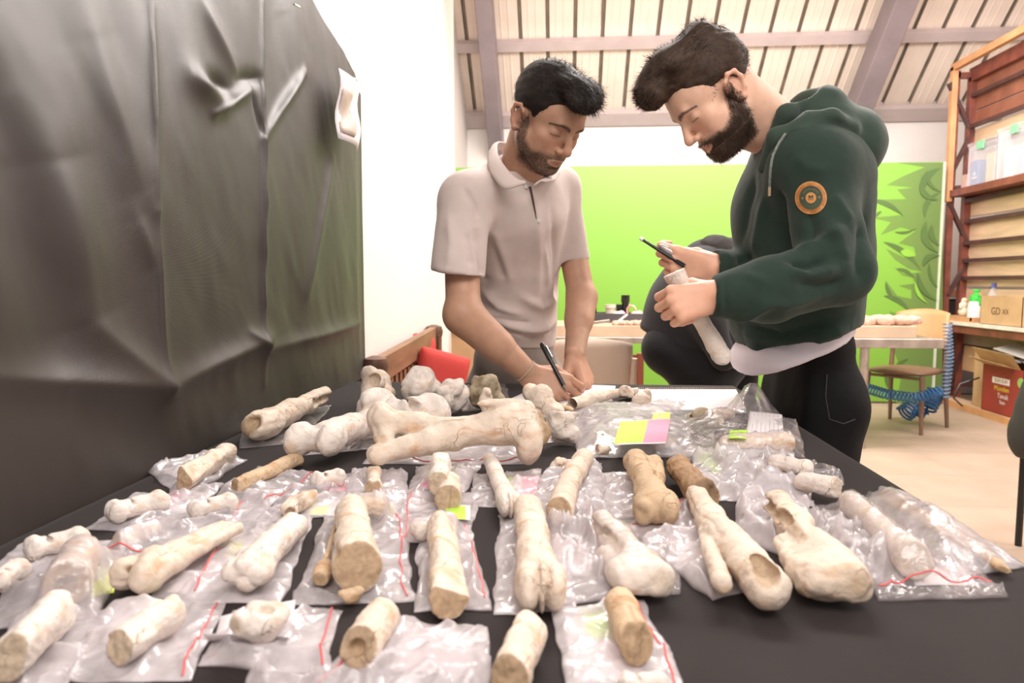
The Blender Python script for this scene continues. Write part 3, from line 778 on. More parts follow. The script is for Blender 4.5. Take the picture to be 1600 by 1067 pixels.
# ------------------------------------------------------------------- left workbench in the background
bt = thing('workbench', 'long workbench with a steel edge in front of the green board at the left', 'table', (.2, 5.5, 0))
xl, xr = -.35 - .2, at(1120, 520, 5.3).x - .2
MB().box((xl, -.3, .70), (xr, .4, .745), bev=.003).build('steel_edge', m_steelw, bt)
MB().box((xl, -.29, .746), (xr, .4, .83), bev=.003).build('bench_top', m_ply, bt)
for x in (xl + .05, xr - .05):
    for y in (-.25, .35): MB().box((x - .025, y - .025, 0), (x + .025, y + .025, .70)).build('leg', m_steelw, bt)
m_dark = mat('dark_crate', (.06, .055, .065), .5, .2, 8)
a, c = at(915, 490, 5.55), at(1010, 512, 5.55)
cr = thing('shallow_crate', 'shallow dark grey crate on the workbench holding small cups', 'crate', ((a.x + c.x) / 2, 5.6, .83)); hw = (c.x - a.x) / 2
MB().box((-hw, -.05, 0), (hw, .0, a.z - .83)).box((-hw, .25, 0), (hw, .27, a.z - .83)).box((-hw, 0, 0), (-hw + .02, .25, a.z - .83)).box((hw - .02, 0, 0), (hw, .25, a.z - .83)).box((-hw, 0, a.z - .86), (hw, .25, a.z - .84)).build('crate_body', m_dark, cr)
m_blk = mat('black_plastic', (.008, .008, .008), .3, .1)
zc = a.z - .012
def cup(px, h, r_, m, lab, tilt=0):
    q = at(px, 480, 5.68); o = MB().lathe([(r_ * .8, 0), (r_ * .85, h * .1), (r_ * .85, h * .6), (r_, h * .65), (r_, h), (r_ * .85, h), (r_ * .7, h * .4)], 20).build('cup', m, None, (q.x, 5.68, zc), smooth=True); o.rotation_euler = (0, tilt, 0); tag(o, lab, 'cup', 'cups on the dark crate'); return o
cup(927, .14, .036, m_blk, 'black cup leaning slightly at the left of the crate', -.10); cup(977, .155, .034, m_blk, 'tall black cup standing at the middle of the crate'); cup(968, .08, .03, m_blk, 'short black lid beside the tall black cup')
cup(954, .08, .045, mat('cream_cup', (.70, .58, .48), .5), 'squat cream pot between the black cups'); cup(917, .09, .03, mat('cream_cup2', (.66, .60, .46), .5), 'small cream pot at the far left of the crate')
q = at(987, 487, 5.62); o = MB().tube([(-.035, 0, 0), (-.035, 0, .05), (-.02, 0, .075), (.015, 0, .07), (.03, 0, .04), (.035, 0, 0)], .008, 8).build('bent_tube', mat('red_candy', (.6, .06, .04), .4, .4, 60, col2=(.8, .7, .65)), None, (q.x, 5.60, zc), smooth=True); tag(o, 'small red and white bent tube on the crate', 'tube')
for px, m_, lab in ((967, mat('white_bits', (.8, .62, .62), .6), 'pink and white fragment at the left on the crate'), (995, mat('rose_bits', (.75, .5, .45), .6), 'rose fragment at the right on the crate')):
    q = at(px, 487, 5.62); v_ = Vol((-.07, -.05, -.01), (.07, .05, .05), .005); v_.ell((0, 0, .012), (.05, .03, .018)); v_.ell((.02, .01, .02), (.02, .02, .016), k=.004); V, Q, _ = v_.mesh(); tag(link('fragment', vmesh('fragment', V, Q, m_), None, (q.x, 5.60, zc + .0)), lab, 'fragment')
# pieces on the bench front
q = at(966, 508, 5.28); o = MB().box((-.06, -.012, 0), (.09, .012, .012), bev=.003).build('white_tool', m_wht, None, (q.x, 5.28, .85)); o.rotation_euler = (0, -.65, .2); tag(o, 'white plastic tool leaning in front of the crate', 'tool')
q = at(940, 512, 5.28); o = MB().bar((-.08, 0, .012), (.06, 0, .03), .022, .022, bev=.003).build('metal_file', m_steelw, None, (q.x, 5.27, .832)); tag(o, 'steel file lying on the workbench edge', 'tool')
for k in range(6):
    q = at(962 + k * 8, 515, 5.26); v_ = Vol((-.05, -.05, -.01), (.05, .05, .05), .005); v_.ell((0, 0, .014), (.03, .026, .02)); v_.ell((.015, 0, .02), (.018, .02, .014), k=.004); v_.plane((0, 0, 0), (0, 0, -1)); V, Q, _ = v_.mesh()
    V = V + vnormals(V, Q) * (.012 * vn(V, 50, k, 1))[:, None]
    tag(link('shard', vmesh('shard', V, Q, m_clay), None, (q.x, 5.25 + .01 * (k % 2), .832)), 'small pink shard on the workbench front, ' + ['leftmost', 'second', 'third', 'fourth', 'fifth', 'rightmost'][k] + ' from the left', 'fragment', 'pink shards on the workbench')
# cabinet beside the end of the partition
a = at(692, 488, 3.75); c = at(722, 590, 3.75)
cab = thing('wooden_cabinet', 'low tan wooden cabinet past the end of the white partition', 'cabinet', (a.x, 3.75, 0))
MB().box((0, 0, .0), (.5, .35, a.z - .1), bev=.003).build('cabinet_body', m_card, cab); MB().box((-.01, -.01, a.z - .09), (.51, .36, a.z), bev=.003).build('cabinet_top', mat('tan_box', (.55, .43, .32), .7), cab); MB().box((-.012, -.014, a.z - .10), (.512, .36, a.z - .088)).build('edge_strip', m_board, cab)

# ------------------------------------------------------------------- slatted bench with red cushions
m_bw = mat('bench_wood', (.30, .15, .085), .45, .2, 5, stretch=(6, 1, 6)); m_bwd = mat('bench_wood_dark', (.16, .075, .045), .45, .2, 5)
bn = thing('slatted_bench', 'brown wooden bench with a slatted back along the white partition', 'bench', (-.560, 2.6, 0))
pa, pb = onx(563, 585, -.44), onx(658, 528, -.46)
ya, yb = 2.06 - 2.6, 3.02 - 2.6
zt = .935
for y, zt_ in ((ya, .93), (yb, .965)):
    MB().box((-.03, y - .03, 0), (.03, y + .03, zt_ - .04), bev=.004).lathe([(.036, zt_ - .05), (.040, zt_ - .03), (.034, zt_ - .008), (.012, zt_)], 16, (0, y, 0)).build('post', m_bwd, bn, smooth=True)
MB().bar((0, ya, zt - .055), (0, yb, zt - .02), .03, .085, bev=.004).build('top_rail', m_bw, bn)
MB().bar((0, ya, .52), (0, yb, .52), .03, .06).build('lower_rail', m_bw, bn)
for k in range(15):
    y = ya + .05 + k * (yb - ya - .08) / 14; MB().box((-.008, y - .014, .54), (.008, y + .014, zt - .09)).build('slat', m_bw, bn)
MB().box((0, ya, .42), (.45, yb, .46), bev=.006).build('seat', m_bw, bn)
for y in (ya + .02, yb - .02): MB().box((.40, y - .025, 0), (.45, y + .025, .42)).build('leg', m_bwd, bn)
m_red = mat('red_fabric', (.55, .045, .035), .8, .08, 8, .25, 240)


def cushion(px, py, Y, w_, h_, t_, rot, lab):
    p = at(px, py, Y); v_ = Vol((-w_, -t_ * 1.4, -h_), (w_, t_ * 1.4, h_), .009)
    def fn(X, Yv, Z):
        u = np.clip(np.abs(X) / (w_ * .5), 0, 1); v2 = np.clip(np.abs(Z) / (h_ * .5), 0, 1)
        th = t_ * .5 * np.sqrt(np.clip(1 - u ** 5, 0, 1) * np.clip(1 - v2 ** 5, 0, 1)) + .006
        q = np.maximum(np.maximum(np.abs(X) - w_ * .5, np.abs(Z) - h_ * .5), np.abs(Yv) - th)
        return q * .7
    v_.put(fn, (-w_, -t_, -h_), (w_, t_, h_), .002); V, Q, _ = v_.mesh(2)
    o = link('cushion', vmesh('cushion', V, Q, m_red), None, p); o.rotation_euler = rot; tag(o, lab, 'cushion', 'red cushions on the bench'); return o


cushion(655, 566, 2.85, .20, .24, .08, (-.1, .12, 1.25), 'dark side red cushion nearer the bench back rail')
cushion(688, 590, 2.62, .20, .20, .09, (-.25, .28, .35), 'red square cushion leaning toward the man in the polo shirt')

# ------------------------------------------------------------------- blue air hoses
m_hose = mat('blue_hose', (.03, .13, .32), .35, .1)
def coil(path, r_, turns, rad=.006, n=12):
    P = [Vector(p) for p in path]; out = []; seg = len(P) - 1; tot = turns * n
    for i in range(tot + 1):
        t = i / tot * seg; k = min(int(t), seg - 1); f = t - k; c_ = P[k].lerp(P[k + 1], f); d = (P[k + 1] - P[k]).normalized(); u = d.orthogonal().normalized(); v2 = d.cross(u); a_ = 2 * math.pi * i / n
        out.append(c_ + u * (r_ * math.cos(a_)) + v2 * (r_ * math.sin(a_)))
    return MB().tube(out, rad, 6)
A = [at(1352, 606, 5.3), at(1385, 616, 5.3), at(1430, 622, 5.3), at(1472, 610, 5.3)]
tag(coil(A, .035, 22).build('coiled_hose', m_hose, None, smooth=True), 'blue coiled air hose sagging under the right worktable', 'hose')
A = [at(1480, 505, 5.6), at(1483, 560, 5.6), at(1476, 620, 5.6)]
tag(coil(A, .03, 20, .005).build('coiled_hose', mat('pale_blue_hose', (.16, .28, .45), .4), None, smooth=True), 'pale blue coiled hose hanging from the rack end', 'hose')
p = on(1438, 655, .05); A = [p + Vector((-.13, 0, .04)), p + Vector((-.05, .03, .09)), p + Vector((.03, -.02, .08)), p + Vector((.09, .02, .16)), p + Vector((.12, 0, .24))]
tag(coil(A, .065, 14, .010).build('coiled_hose', m_hose, None, smooth=True), 'blue hose bundled on the floor beside the brown chair', 'hose')
A = [at(1530, 590, 6.4), at(1500, 600, 6.4), at(1490, 622, 6.4), at(1510, 640, 6.6), at(1530, 620, 6.6)]
tag(MB().tube(A, .008, 6).build('black_cable', m_blk, None, smooth=True), 'thin black cable looping at the foot of the rack', 'cable')
# jacket over a chair at the right frame edge
p = at(1618, 640, 3.0)
jk = thing('draped_chair', 'chair with a dark jacket cut off by the right edge of the picture', 'chair', (p.x + .10, 3.0, 0))
v_ = Vol((-.24, -.25, .38), (.26, .25, .92), .012); v_.ell((0, 0, .62), (.14, .17, .22)); v_.ell((-.02, 0, .52), (.15, .18, .15), k=.04); v_.plane((0, 0, .42), (0, 0, -1))
V, Q, _ = v_.mesh(1); V = V + vnormals(V, Q) * (.03 * vn(V, 9, 4, 2))[:, None]; link('jacket', vmesh('jacket', V, Q, mat('dark_olive_cloth', (.035, .034, .028), .8, .2, 10, .2, 100)), jk)
v_ = Vol((-.2, -.2, .68), (.3, .2, .98), .012); v_.ell((.05, 0, .80), (.16, .14, .12)); V, Q, _ = v_.mesh(1); link('collar', vmesh('collar', V, Q, mat('olive_cloth', (.11, .12, .06), .85, .2, 10)), jk)
for x in (-.04, .2):
    for y in (-.15, .15): MB().tube([(x, y, .45), (x, y, 0)], .014, 8).build('leg', m_blk, jk)
# =================================================================== PEOPLE
def attr_mat(name, rough, spec=.4, sss=0, noise=(60, .12), bump=.1, bscale=300, sheen=0):
    m, N, L, b = newmat(name); a = N.new('ShaderNodeAttribute'); a.attribute_name = 'tint'
    tc = N.new('ShaderNodeTexCoord'); n = N.new('ShaderNodeTexNoise'); n.inputs['Scale'].default_value = noise[0]; n.inputs['Detail'].default_value = 4; L.new(tc.outputs['Object'], n.inputs[0])
    mr = N.new('ShaderNodeMapRange'); mr.inputs[3].default_value = 1 - noise[1]; mr.inputs[4].default_value = 1 + noise[1]; L.new(n.outputs[0], mr.inputs[0])
    mx = N.new('ShaderNodeVectorMath'); mx.operation = 'SCALE'; L.new(a.outputs['Color'], mx.inputs[0]); L.new(mr.outputs[0], mx.inputs['Scale']); L.new(mx.outputs[0], b.inputs['Base Color'])
    b.inputs['Roughness'].default_value = rough; b.inputs['Specular IOR Level'].default_value = spec
    if sheen: b.inputs['Sheen Weight'].default_value = sheen
    if sss: b.inputs['Subsurface Weight'].default_value = sss; b.inputs['Subsurface Radius'].default_value = (.012, .004, .002); b.inputs['Subsurface Scale'].default_value = .6
    n2 = N.new('ShaderNodeTexNoise'); n2.inputs['Scale'].default_value = bscale; L.new(tc.outputs['Object'], n2.inputs[0])
    bp = N.new('ShaderNodeBump'); bp.inputs['Strength'].default_value = bump; bp.inputs['Distance'].default_value = .001; L.new(n2.outputs[0], bp.inputs['Height']); L.new(bp.outputs[0], b.inputs['Normal'])
    return m


m_skin = attr_mat('skin', .48, .4, .12)
m_hair = mat('dark_hair', (.012, .008, .007), .62, .2, 60, spec=.22, col2=(.018, .012, .009))
m_hairb = mat('brown_hair', (.030, .017, .011), .60, .2, 60, spec=.25, col2=(.060, .034, .021))


def head_vol(neck_local, neck_r=.058, jaw=1.0, h=.0019, ears=(1, 1)):
    v = Vol((-.105, -.20, -.24), (.105, .15, .14), h)
    v.ell((0, -.014, .036), (.074, .095, .083)); v.ell((0, .030, .026), (.062, .060, .060), k=.02)
    v.ell((0, .034, -.030), (.056, .052, .072), k=.02)
    for s in (-1, 1):
        v.cap((s * .050, .004, -.050), (s * .020, .066, -.094), .017, .015, k=.025)
        v.ell((s * .042, .052, -.022), (.020, .022, .017), k=.016)
        v.ell((s * .045, .020, -.058), (.018, .035, .025), k=.02); v.ell((s * .033, .052, -.042), (.022, .024, .026), k=.018)
    v.ell((0, .072, -.096), (.021, .016, .015), k=.014); v.ell((0, .062, -.066), (.034, .032, .030), k=.016)
    v.cap((-.030, .079, .021), (.030, .079, .021), .010, k=.014); v.cap((-.012, .084, .020), (.012, .084, .020), .008, k=.01)
    for s in (-1, 1): v.ell((s * .033, .095, -.002), (.019, .016, .012), k=.012, op='-')
    for s in (-1, 1):
        v.ell((s * .032, .0700, -.002), (.0150, .0130, .0120), k=.005)
        v.cap((s * .020, .084, -.0075), (s * .044, .079, -.0068), .0009, k=.0022, op='-')
        v.cap((s * .021, .083, .0085), (s * .044, .078, .0075), .0009, k=.003, op='-')
    v.cap((0, .085, .010), (0, .104, -.026), .0065, .0095, k=.010); v.ell((0, .106, -.033), (.0115, .0115, .010), k=.006)
    for s in (-1, 1):
        v.ell((s * .0125, .094, -.038), (.0085, .010, .0075), k=.005); v.ell((s * .007, .100, -.0445), (.0036, .005, .0035), k=.003, op='-')
    v.chain([(-.024, .076, -.067), (-.009, .0900, -.0630), (0, .0908, -.0642), (.009, .0900, -.0630), (.024, .076, -.067)], [.002, .0040, .0042, .0040, .002], k=.006)
    v.chain([(-.022, .075, -.070), (0, .0872, -.0742), (.022, .075, -.070)], [.002, .0056, .002], k=.006)
    v.chain([(-.023, .080, -.0690), (0, .0940, -.0690), (.023, .080, -.0690)], [.0007, .0009, .0007], k=.002, op='-')
    v.ell((0, .089, -.086), (.018, .006, .004), k=.006, op='-')
    for s, on_ in zip((-1, 1), ears):
        if not on_: continue
        a = .25
        M = np.array(Euler((-.15, 0, s * .42)).to_matrix())
        v.ell((s * .074, -.010, -.018), (.007, .017, .028), M, k=.005)
        v.chain([(s * .076, .004, -.014), (s * .083, .002, .004), (s * .088, -.010, .013), (s * .090, -.024, .008), (s * .088, -.028, -.010), (s * .083, -.021, -.030), (s * .078, -.010, -.043), (s * .074, -.002, -.040)], [.003, .0038, .0042, .0042, .004, .0042, .006, .005], k=.005)
        v.ell((s * .088, -.009, -.012), (.006, .009, .014), M, k=.005, op='-'); v.ell((s * .080, .000, -.018), (.006, .004, .005), k=.003, op='-')
    nb = np.array(neck_local, 'f4')
    v.cap((0, -.030, -.045), nb, neck_r, neck_r * 1.08, k=.022, flat=((1, 0, 0), .93))
    v.cap((0, .035, -.10), nb * .6 + np.array((0, .03, 0)), .020, .03, k=.03)
    return v


def smooth_mask(x, a, b): return np.clip((x - a) / (b - a), 0, 1)


def beard_mask(P):
    x, y, z = np.abs(P[:, 0]), P[:, 1], P[:, 2]
    top = np.interp(y, [-.02, .005, .03, .055, .075, .10], [.01, .0, -.046, -.060, -.054, -.046])
    m = smooth_mask(top - z, -.004, .010) * smooth_mask(y, -.010, .006) * smooth_mask(z, -.128, -.108)
    lips = ((x / .026) ** 2 + ((z + .0685) / .0095) ** 2 < 1) & (y > .07); m[lips] = 0
    m[(y > .088) & (z > -.047)] = 0
    m *= 1 - .8 * smooth_mask(.012 - np.abs(P[:, 0]), 0, .01) * ((z > -.085) & (z < -.076))
    return m


def brow_mask(P):
    x, y, z = np.abs(P[:, 0]), P[:, 1], P[:, 2]
    c = np.interp(x, [.008, .02, .036, .052], [.013, .019, .021, .012]); w_ = np.interp(x, [.008, .02, .05], [.0045, .005, .0025])
    return np.clip(1.4 - np.abs(z - c) / w_, 0, 1) * (x > .009) * (x < .053) * (y > .04)


def strands(P, N, D, Ln, wd, seg=3, curl=0.0, seed=0):
    """ribbon hairs: roots P, directions D (unit), lengths Ln"""
    rs = np.random.RandomState(seed); n = len(P); side = np.cross(D, N + 1e-3 * rs.randn(n, 3)); side /= np.linalg.norm(side, axis=1)[:, None] + 1e-9
    V = np.zeros((n, seg + 1, 2, 3), 'f4'); bend = rs.randn(n, 3) * curl
    for k in range(seg + 1):
        t = k / seg; c = P + D * (Ln * t)[:, None] - N * (Ln * .35 * t * t)[:, None] + bend * (Ln * t * t)[:, None]; ww = wd * (1 - .8 * t)
        V[:, k, 0] = c - side * ww; V[:, k, 1] = c + side * ww
    b = (np.arange(n) * (seg + 1) * 2)[:, None]; Q = []
    for k in range(seg): Q.append(np.c_[b + 2 * k, b + 2 * k + 1, b + 2 * k + 3, b + 2 * k + 2])
    return V.reshape(-1, 3), np.concatenate(Q)


def xf(M, V):
    M = np.array(M); return (V @ M[:3, :3].T + M[:3, 3]).astype('f4')


def join(parts):
    Vs, Qs, As = [], [], []; b = 0
    for V, Q, A in parts: Vs.append(V); Qs.append(Q + b); As.append(A); b += len(V)
    return np.concatenate(Vs), np.concatenate(Qs), np.concatenate(As)


def skin_tint(P, base, face=True):
    c = np.tile(np.array(base, 'f4'), (len(P), 1)); nz = vn(P, 45, 3, 2)[:, None]; c *= 1 + .18 * nz
    return c


def face_tint(P, base, beard_k, hair_c):
    c = skin_tint(P, base); x, y, z = np.abs(P[:, 0]), P[:, 1], P[:, 2]
    red = np.exp(-(((x - .04) / .02) ** 2 + ((z + .03) / .02) ** 2)) * (y > .03) + np.exp(-((x / .012) ** 2 + ((z + .035) / .014) ** 2)) * (y > .09) + .8 * (x > .078)
    c *= 1 + red[:, None] * np.array((.05, -.06, -.07))
    lips = .8 * np.clip(1.5 - ((x / .023) ** 2 + ((z + .0688) / .0078) ** 2) * 1.4, 0, 1) * (y > .072)
    c = c * (1 - lips[:, None]) + lips[:, None] * np.array(base) * np.array((.74, .56, .60))
    bm = beard_mask(P)[:, None] * beard_k; c = c * (1 - bm) + bm * np.array(hair_c) * 1.6
    br = brow_mask(P)[:, None] * .85; c = c * (1 - br) + br * np.array(hair_c)
    lash = (np.clip(1 - np.abs(z + .0072) / .0018, 0, 1) * (x > .019) * (x < .046) * (y > .06))[:, None] * .85
    c = c * (1 - lash) + lash * np.array((.02, .012, .01))
    return np.clip(c, 0, 1)


def head_M(origin, az, pitch, roll, scale):
    """az: heading of the face in the ground plane (radians, 0 = +X, counter clockwise); pitch: looking down"""
    f = Vector((math.cos(az) * math.cos(pitch), math.sin(az) * math.cos(pitch), -math.sin(pitch))); u = Vector((math.cos(az) * math.sin(pitch), math.sin(az) * math.sin(pitch), math.cos(pitch)))
    x = f.cross(u); R = Matrix((x, f, u)).transposed(); R = R @ Matrix.Rotation(roll, 3, 'Y')
    M = (R * scale).to_4x4(); M.translation = origin; return M


# ---- hands
FL = {'index': ((.088, .029), (.042, .025, .020), .0088), 'middle': ((.092, .009), (.046, .029, .021), .0090), 'ring': ((.087, -.011), (.042, .027, .020), .0085), 'pinky': ((.079, -.030), (.033, .020, .018), .0075)}


def hand(v, wr, d, s, curls, thumb, sc_=1.0, spread=.06, forearm_r=.026):
    """wr wrist point, d finger direction, s towards the thumb side; curls: degrees at the three joints per finger (towards the palm)"""
    wr = np.array(wr); d = np.array(d, float); d /= np.linalg.norm(d); s = np.array(s, float); s -= d * (s @ d); s /= np.linalg.norm(s)
    n = np.cross(d, s) * hand.flip         # back of the hand
    W = lambda a, b, c: wr + sc_ * (d * a + s * b + n * c)
    for i, (a, b) in enumerate(((.080, .026), (.084, .009), (.080, -.009), (.072, -.026))):
        v.cap(W(.0, b * .55, .0), W(a, b, .002), .0165 * sc_, .0125 * sc_, k=.010 * sc_)
    tips = {}
    for i, (nm, cu) in enumerate(zip(('index', 'middle', 'ring', 'pinky'), curls)):
        (a, b), ln, r = FL[nm]; p = W(a, b, .001); th = 0; sp = spread * (1.5 - i); q = [p]
        for j in range(3):
            th += math.radians(cu[j]); dd = d * math.cos(th) - n * math.sin(th) + s * sp * math.cos(min(th, 1.5)); dd /= np.linalg.norm(dd); p = p + dd * ln[j] * sc_; q.append(p)
        rr = [r * 1.12 * sc_, r * 1.03 * sc_, r * .95 * sc_, r * .8 * sc_]
        v.ell(q[0], (r * 1.25 * sc_,) * 3, k=.006 * sc_)
        for j in range(3): v.cap(q[j], q[j + 1], rr[j], rr[j + 1], k=.003 * sc_)
        tips[nm] = q
    t = [W(*p) for p in thumb]; rr = [.0175, .0125, .0105, .0085]
    for j in range(3): v.cap(t[j], t[j + 1], rr[j] * sc_, rr[j + 1] * sc_, k=.006 * sc_)
    tips['thumb'] = t; tips['n'] = n; tips['d'] = d; tips['s'] = s
    return tips


hand.flip = 1


def nails(tips, m, par):
    pass


def on_body(bvh, px, py, off=.0):
    d = ray(px, py).normalized(); h = bvh.ray_cast(CO, d); return (h[0] - d * off) if h[0] else None


def garment(v, name, m, par, nz=(.010, 9), seed=1, smooth=1, fine=.0015, folds=()):
    V, Q, t = v.mesh(smooth); n = vnormals(V, Q)
    if folds:
        bv = BVHTree.FromPolygons([tuple(p) for p in V], [tuple(q) for q in Q]); D = np.zeros(len(V))
        for pts, amp, wd in folds:
            w_ = []
            for a, b_ in zip(pts[:-1], pts[1:]):
                for k in range(5):
                    q = on_body(bv, a[0] + (b_[0] - a[0]) * k / 4, a[1] + (b_[1] - a[1]) * k / 4)
                    if q: w_.append(np.array(q))
            if len(w_) < 2: continue
            w_ = np.array(w_); best = np.full(len(V), 9.0); tt = np.zeros(len(V))
            for i in range(len(w_) - 1):
                a, b_ = w_[i], w_[i + 1]; ba = b_ - a; bb = ba @ ba + 1e-12
                if bb > .0025: continue
                t_ = np.clip(((V - a) @ ba) / bb, 0, 1); d = np.linalg.norm(V - a - t_[:, None] * ba, axis=1); m_ = d < best; best[m_] = d[m_]; tt[m_] = (i + t_[m_]) / (len(w_) - 1)
            D += amp * np.exp(-(best / wd) ** 1.6) * np.clip(np.sin(np.pi * np.clip(tt, .04, .96)) * 1.6, 0, 1)
        V = V + n * D[:, None]; n = vnormals(V, Q)
    V = V + n * (nz[0] * vn(V, nz[1], seed, 2) + fine * vn(V, 45, seed + 1, 2))[:, None]
    return link(name, vmesh(name, V, Q, m), par), V, Q


def P_(px, py, Y): return np.array(at(px, py, Y))


# ------------------------------------------------------------------- MAN IN THE POLO SHIRT
def cloth_mat(name, col, sheen=.2, weave=900, bump=.3, rough=.85):
    m, N, L, b = newmat(name); tc = N.new('ShaderNodeTexCoord'); n = N.new('ShaderNodeTexNoise'); n.inputs['Scale'].default_value = weave; n.inputs['Detail'].default_value = 2; L.new(tc.outputs['Object'], n.inputs[0])
    n1 = N.new('ShaderNodeTexNoise'); n1.inputs['Scale'].default_value = 12; n1.inputs['Detail'].default_value = 4; L.new(tc.outputs['Object'], n1.inputs[0])
    r = N.new('ShaderNodeValToRGB'); r.color_ramp.elements[0].color = (*[c * .88 for c in col], 1); r.color_ramp.elements[1].color = (*col, 1); L.new(n1.outputs[0], r.inputs[0]); L.new(r.outputs[0], b.inputs['Base Color'])
    bp = N.new('ShaderNodeBump'); bp.inputs['Strength'].default_value = bump; bp.inputs['Distance'].default_value = .0008; L.new(n.outputs[0], bp.inputs['Height']); L.new(bp.outputs[0], b.inputs['Normal'])
    b.inputs['Roughness'].default_value = rough; b.inputs['Sheen Weight'].default_value = sheen; b.inputs['Specular IOR Level'].default_value = .25
    return m


m_polo = cloth_mat('grey_beige_knit', (.62, .52, .48)); m_trs = cloth_mat('taupe_trousers', (.22, .18, .155)); m_hood = cloth_mat('dark_green_sweat', (.020, .040, .029), .12, 700)
m_hood_lit = cloth_mat('green_hood_lit_cloth', (.036, .060, .044), .2, 700); m_jean = cloth_mat('black_denim', (.005, .0045, .0055), .0, 500); m_tee = cloth_mat('white_jersey', (.80, .74, .80), .1)  # hood: the hoodie green painted lighter, as if lit
m_shoe = mat('black_shoe', (.015, .014, .014), .5, .1)
pL = thing('person', 'man in a pale grey polo shirt writing at the far end of the fossil table', 'person', (0, 0, 0))
pL.location = (at(800, 560, 2.02).x, 2.02, 0)
OL = np.array(pL.location)
hM = head_M(at(856, 184, 1.64), math.radians(-90 + 46), math.radians(38), 0, .95)
hMi = hM.inverted()
nbw = Vector(P_(808, 290, 1.76)); nbl = np.array(hMi @ nbw)
hv = head_vol(nbl, .056)
HV, HQ, _ = hv.mesh(1)
SK_L = (.44, .25, .165); HC_L = (.016, .010, .008)
bmL = beard_mask(HV)
tint = face_tint(HV, SK_L, .62, HC_L)
hn = vnormals(HV, HQ)
# skin pieces in world space
vb = Vol(P_(690, 330, 1.55) - [.06, .12, .42], P_(840, 330, 1.80) + [.16, .10, .10], .0026)
# right arm: shoulder, elbow, wrist
Rs, Re, Rw = P_(720, 330, 1.66), P_(724, 492, 1.555), P_(828, 586, 1.585)
vb.cap(Rs * .5 + Re * .5, Re, .040, .039, k=.01); vb.cap(Re, Rw, .040, .026, k=.02); vb.cap(Re + [.0, 0, .0], (Re + Rw) / 2, .039, .035, k=.02); vb.cap(Rs, Rs * .5 + Re * .5, .030, .039, k=.01)

hv2 = Vol(Rw - [.06, .12, .10], Rw + [.15, .10, .10], .0018)
hv2.cap(Re * .45 + Rw * .55, Rw, .0345, .0255, k=.012)
hand.flip = 1
dirR = np.array((.80, -.10, -.30)); sR = np.array((.30, .45, .80))
tR = hand(hv2, Rw, dirR, sR, [(38, 45, 25), (50, 60, 30), (58, 68, 35), (62, 70, 40)], [(.018, .020, -.012), (.048, .044, -.020), (.074, .044, -.034), (.096, .034, -.044)], .95, .03)
Lw = P_(898, 553, 1.79)
hv3 = Vol(Lw - [.10, .12, .15], Lw + [.10, .10, .10], .0018)
Le = P_(909, 465, 1.90); Ls = P_(890, 370, 1.94)
hv3.cap(Lw * .6 + Le * .4, Lw, .031, .026, k=.01)
hand.flip = -1
tL = hand(hv3, Lw, (.32, -.22, -.80), (-.45, -.85, .05), [(30, 58, 30), (40, 62, 35), (46, 66, 35), (50, 68, 35)], [(.018, .022, -.008), (.045, .042, -.022), (.068, .040, -.040), (.088, .026, -.050)], .95, .03)
vl = Vol(Lw - [.08, .10, .05], Ls + [.08, .10, .08], .0026)
vl.cap(Ls, Le, .038, .037, k=.01); vl.cap(Le, Lw, .037, .0265, k=.015); vl.cap(Le, Le * .6 + Lw * .4, .036, .036, k=.02)
parts = [(xf(hM, HV), HQ, tint)]
for v_ in (vb, vl, hv2, hv3):
    V, Q, _ = v_.mesh(1); t_ = skin_tint(V, tuple(c * 1.12 for c in SK_L))
    if v_ in (hv2, hv3): t_ *= np.array((1.04, 1.0, .99))
    parts.append((V, Q, t_))
iv = Vol(P_(690, 600, 1.60) - [.0, .16, .0], P_(905, 250, 1.95) + [.06, .16, .06], .008)
iv.chain([P_(808, 290, 1.78), P_(808, 335, 1.82), P_(806, 560, 1.98)], [.045, .07, .07], k=.03); iv.chain([P_(808, 320, 1.80), P_(728, 318, 1.67), Rs * .4 + Re * .6], [.04, .036, .034]); iv.chain([P_(808, 320, 1.80), P_(874, 300, 1.91), Ls * .6 + Le * .4], [.04, .034, .032]); V, Q, _ = iv.mesh(1); parts.append((V, Q, skin_tint(V, SK_L)))
V, Q, A = join(parts); V = V - OL
link('body', vmesh('body', V, Q, m_skin, True, {'tint': A}), pL)
# hair
def make_hair(prims, line, cut, seed, rid=(.004, 55)):
    v = Vol((-.13, -.16, -.10), (.13, .18, .20), .0028)
    for c, r, rot, k in prims: v.ell(c, r, np.array(Euler(rot).to_matrix()), k=k)
    def below(X, Y, Z):
        L_ = np.interp(Y.ravel(), *line).reshape(Y.shape); return (Z - L_) + 0 * X
    v.put(below, v.lo, v.lo + v.h * v.n, .006, '-')
    for c, r, k in cut: v.ell(c, r, k=k, op='-')
    V, Q, _ = v.mesh(1); n = vnormals(V, Q)
    g = np.c_[V[:, 0] * 1.6, V[:, 1] * .35, V[:, 2] * 1.2 - V[:, 1] * .5]
    V = V + n * (rid[0] * vn(g, rid[1], seed, 2))[:, None]
    return V, Q


def hair_strands(V, Q, nmul, length, comb, seed, wd=.0005, curl=.3, keep=None):
    rs = np.random.RandomState(seed); n = vnormals(V, Q); idx = rs.randint(0, len(V), nmul)
    if keep is not None: idx = idx[keep(V[idx])]
    P = V[idx] + rs.randn(len(idx), 3) * .001; N = n[idx]; D = comb(P, N) + .22 * rs.randn(len(idx), 3); D /= np.linalg.norm(D, axis=1)[:, None]
    return strands(P - N * .001, N, D, length(P) * rs.uniform(.6, 1.2, len(idx)), wd, 3, curl, seed)


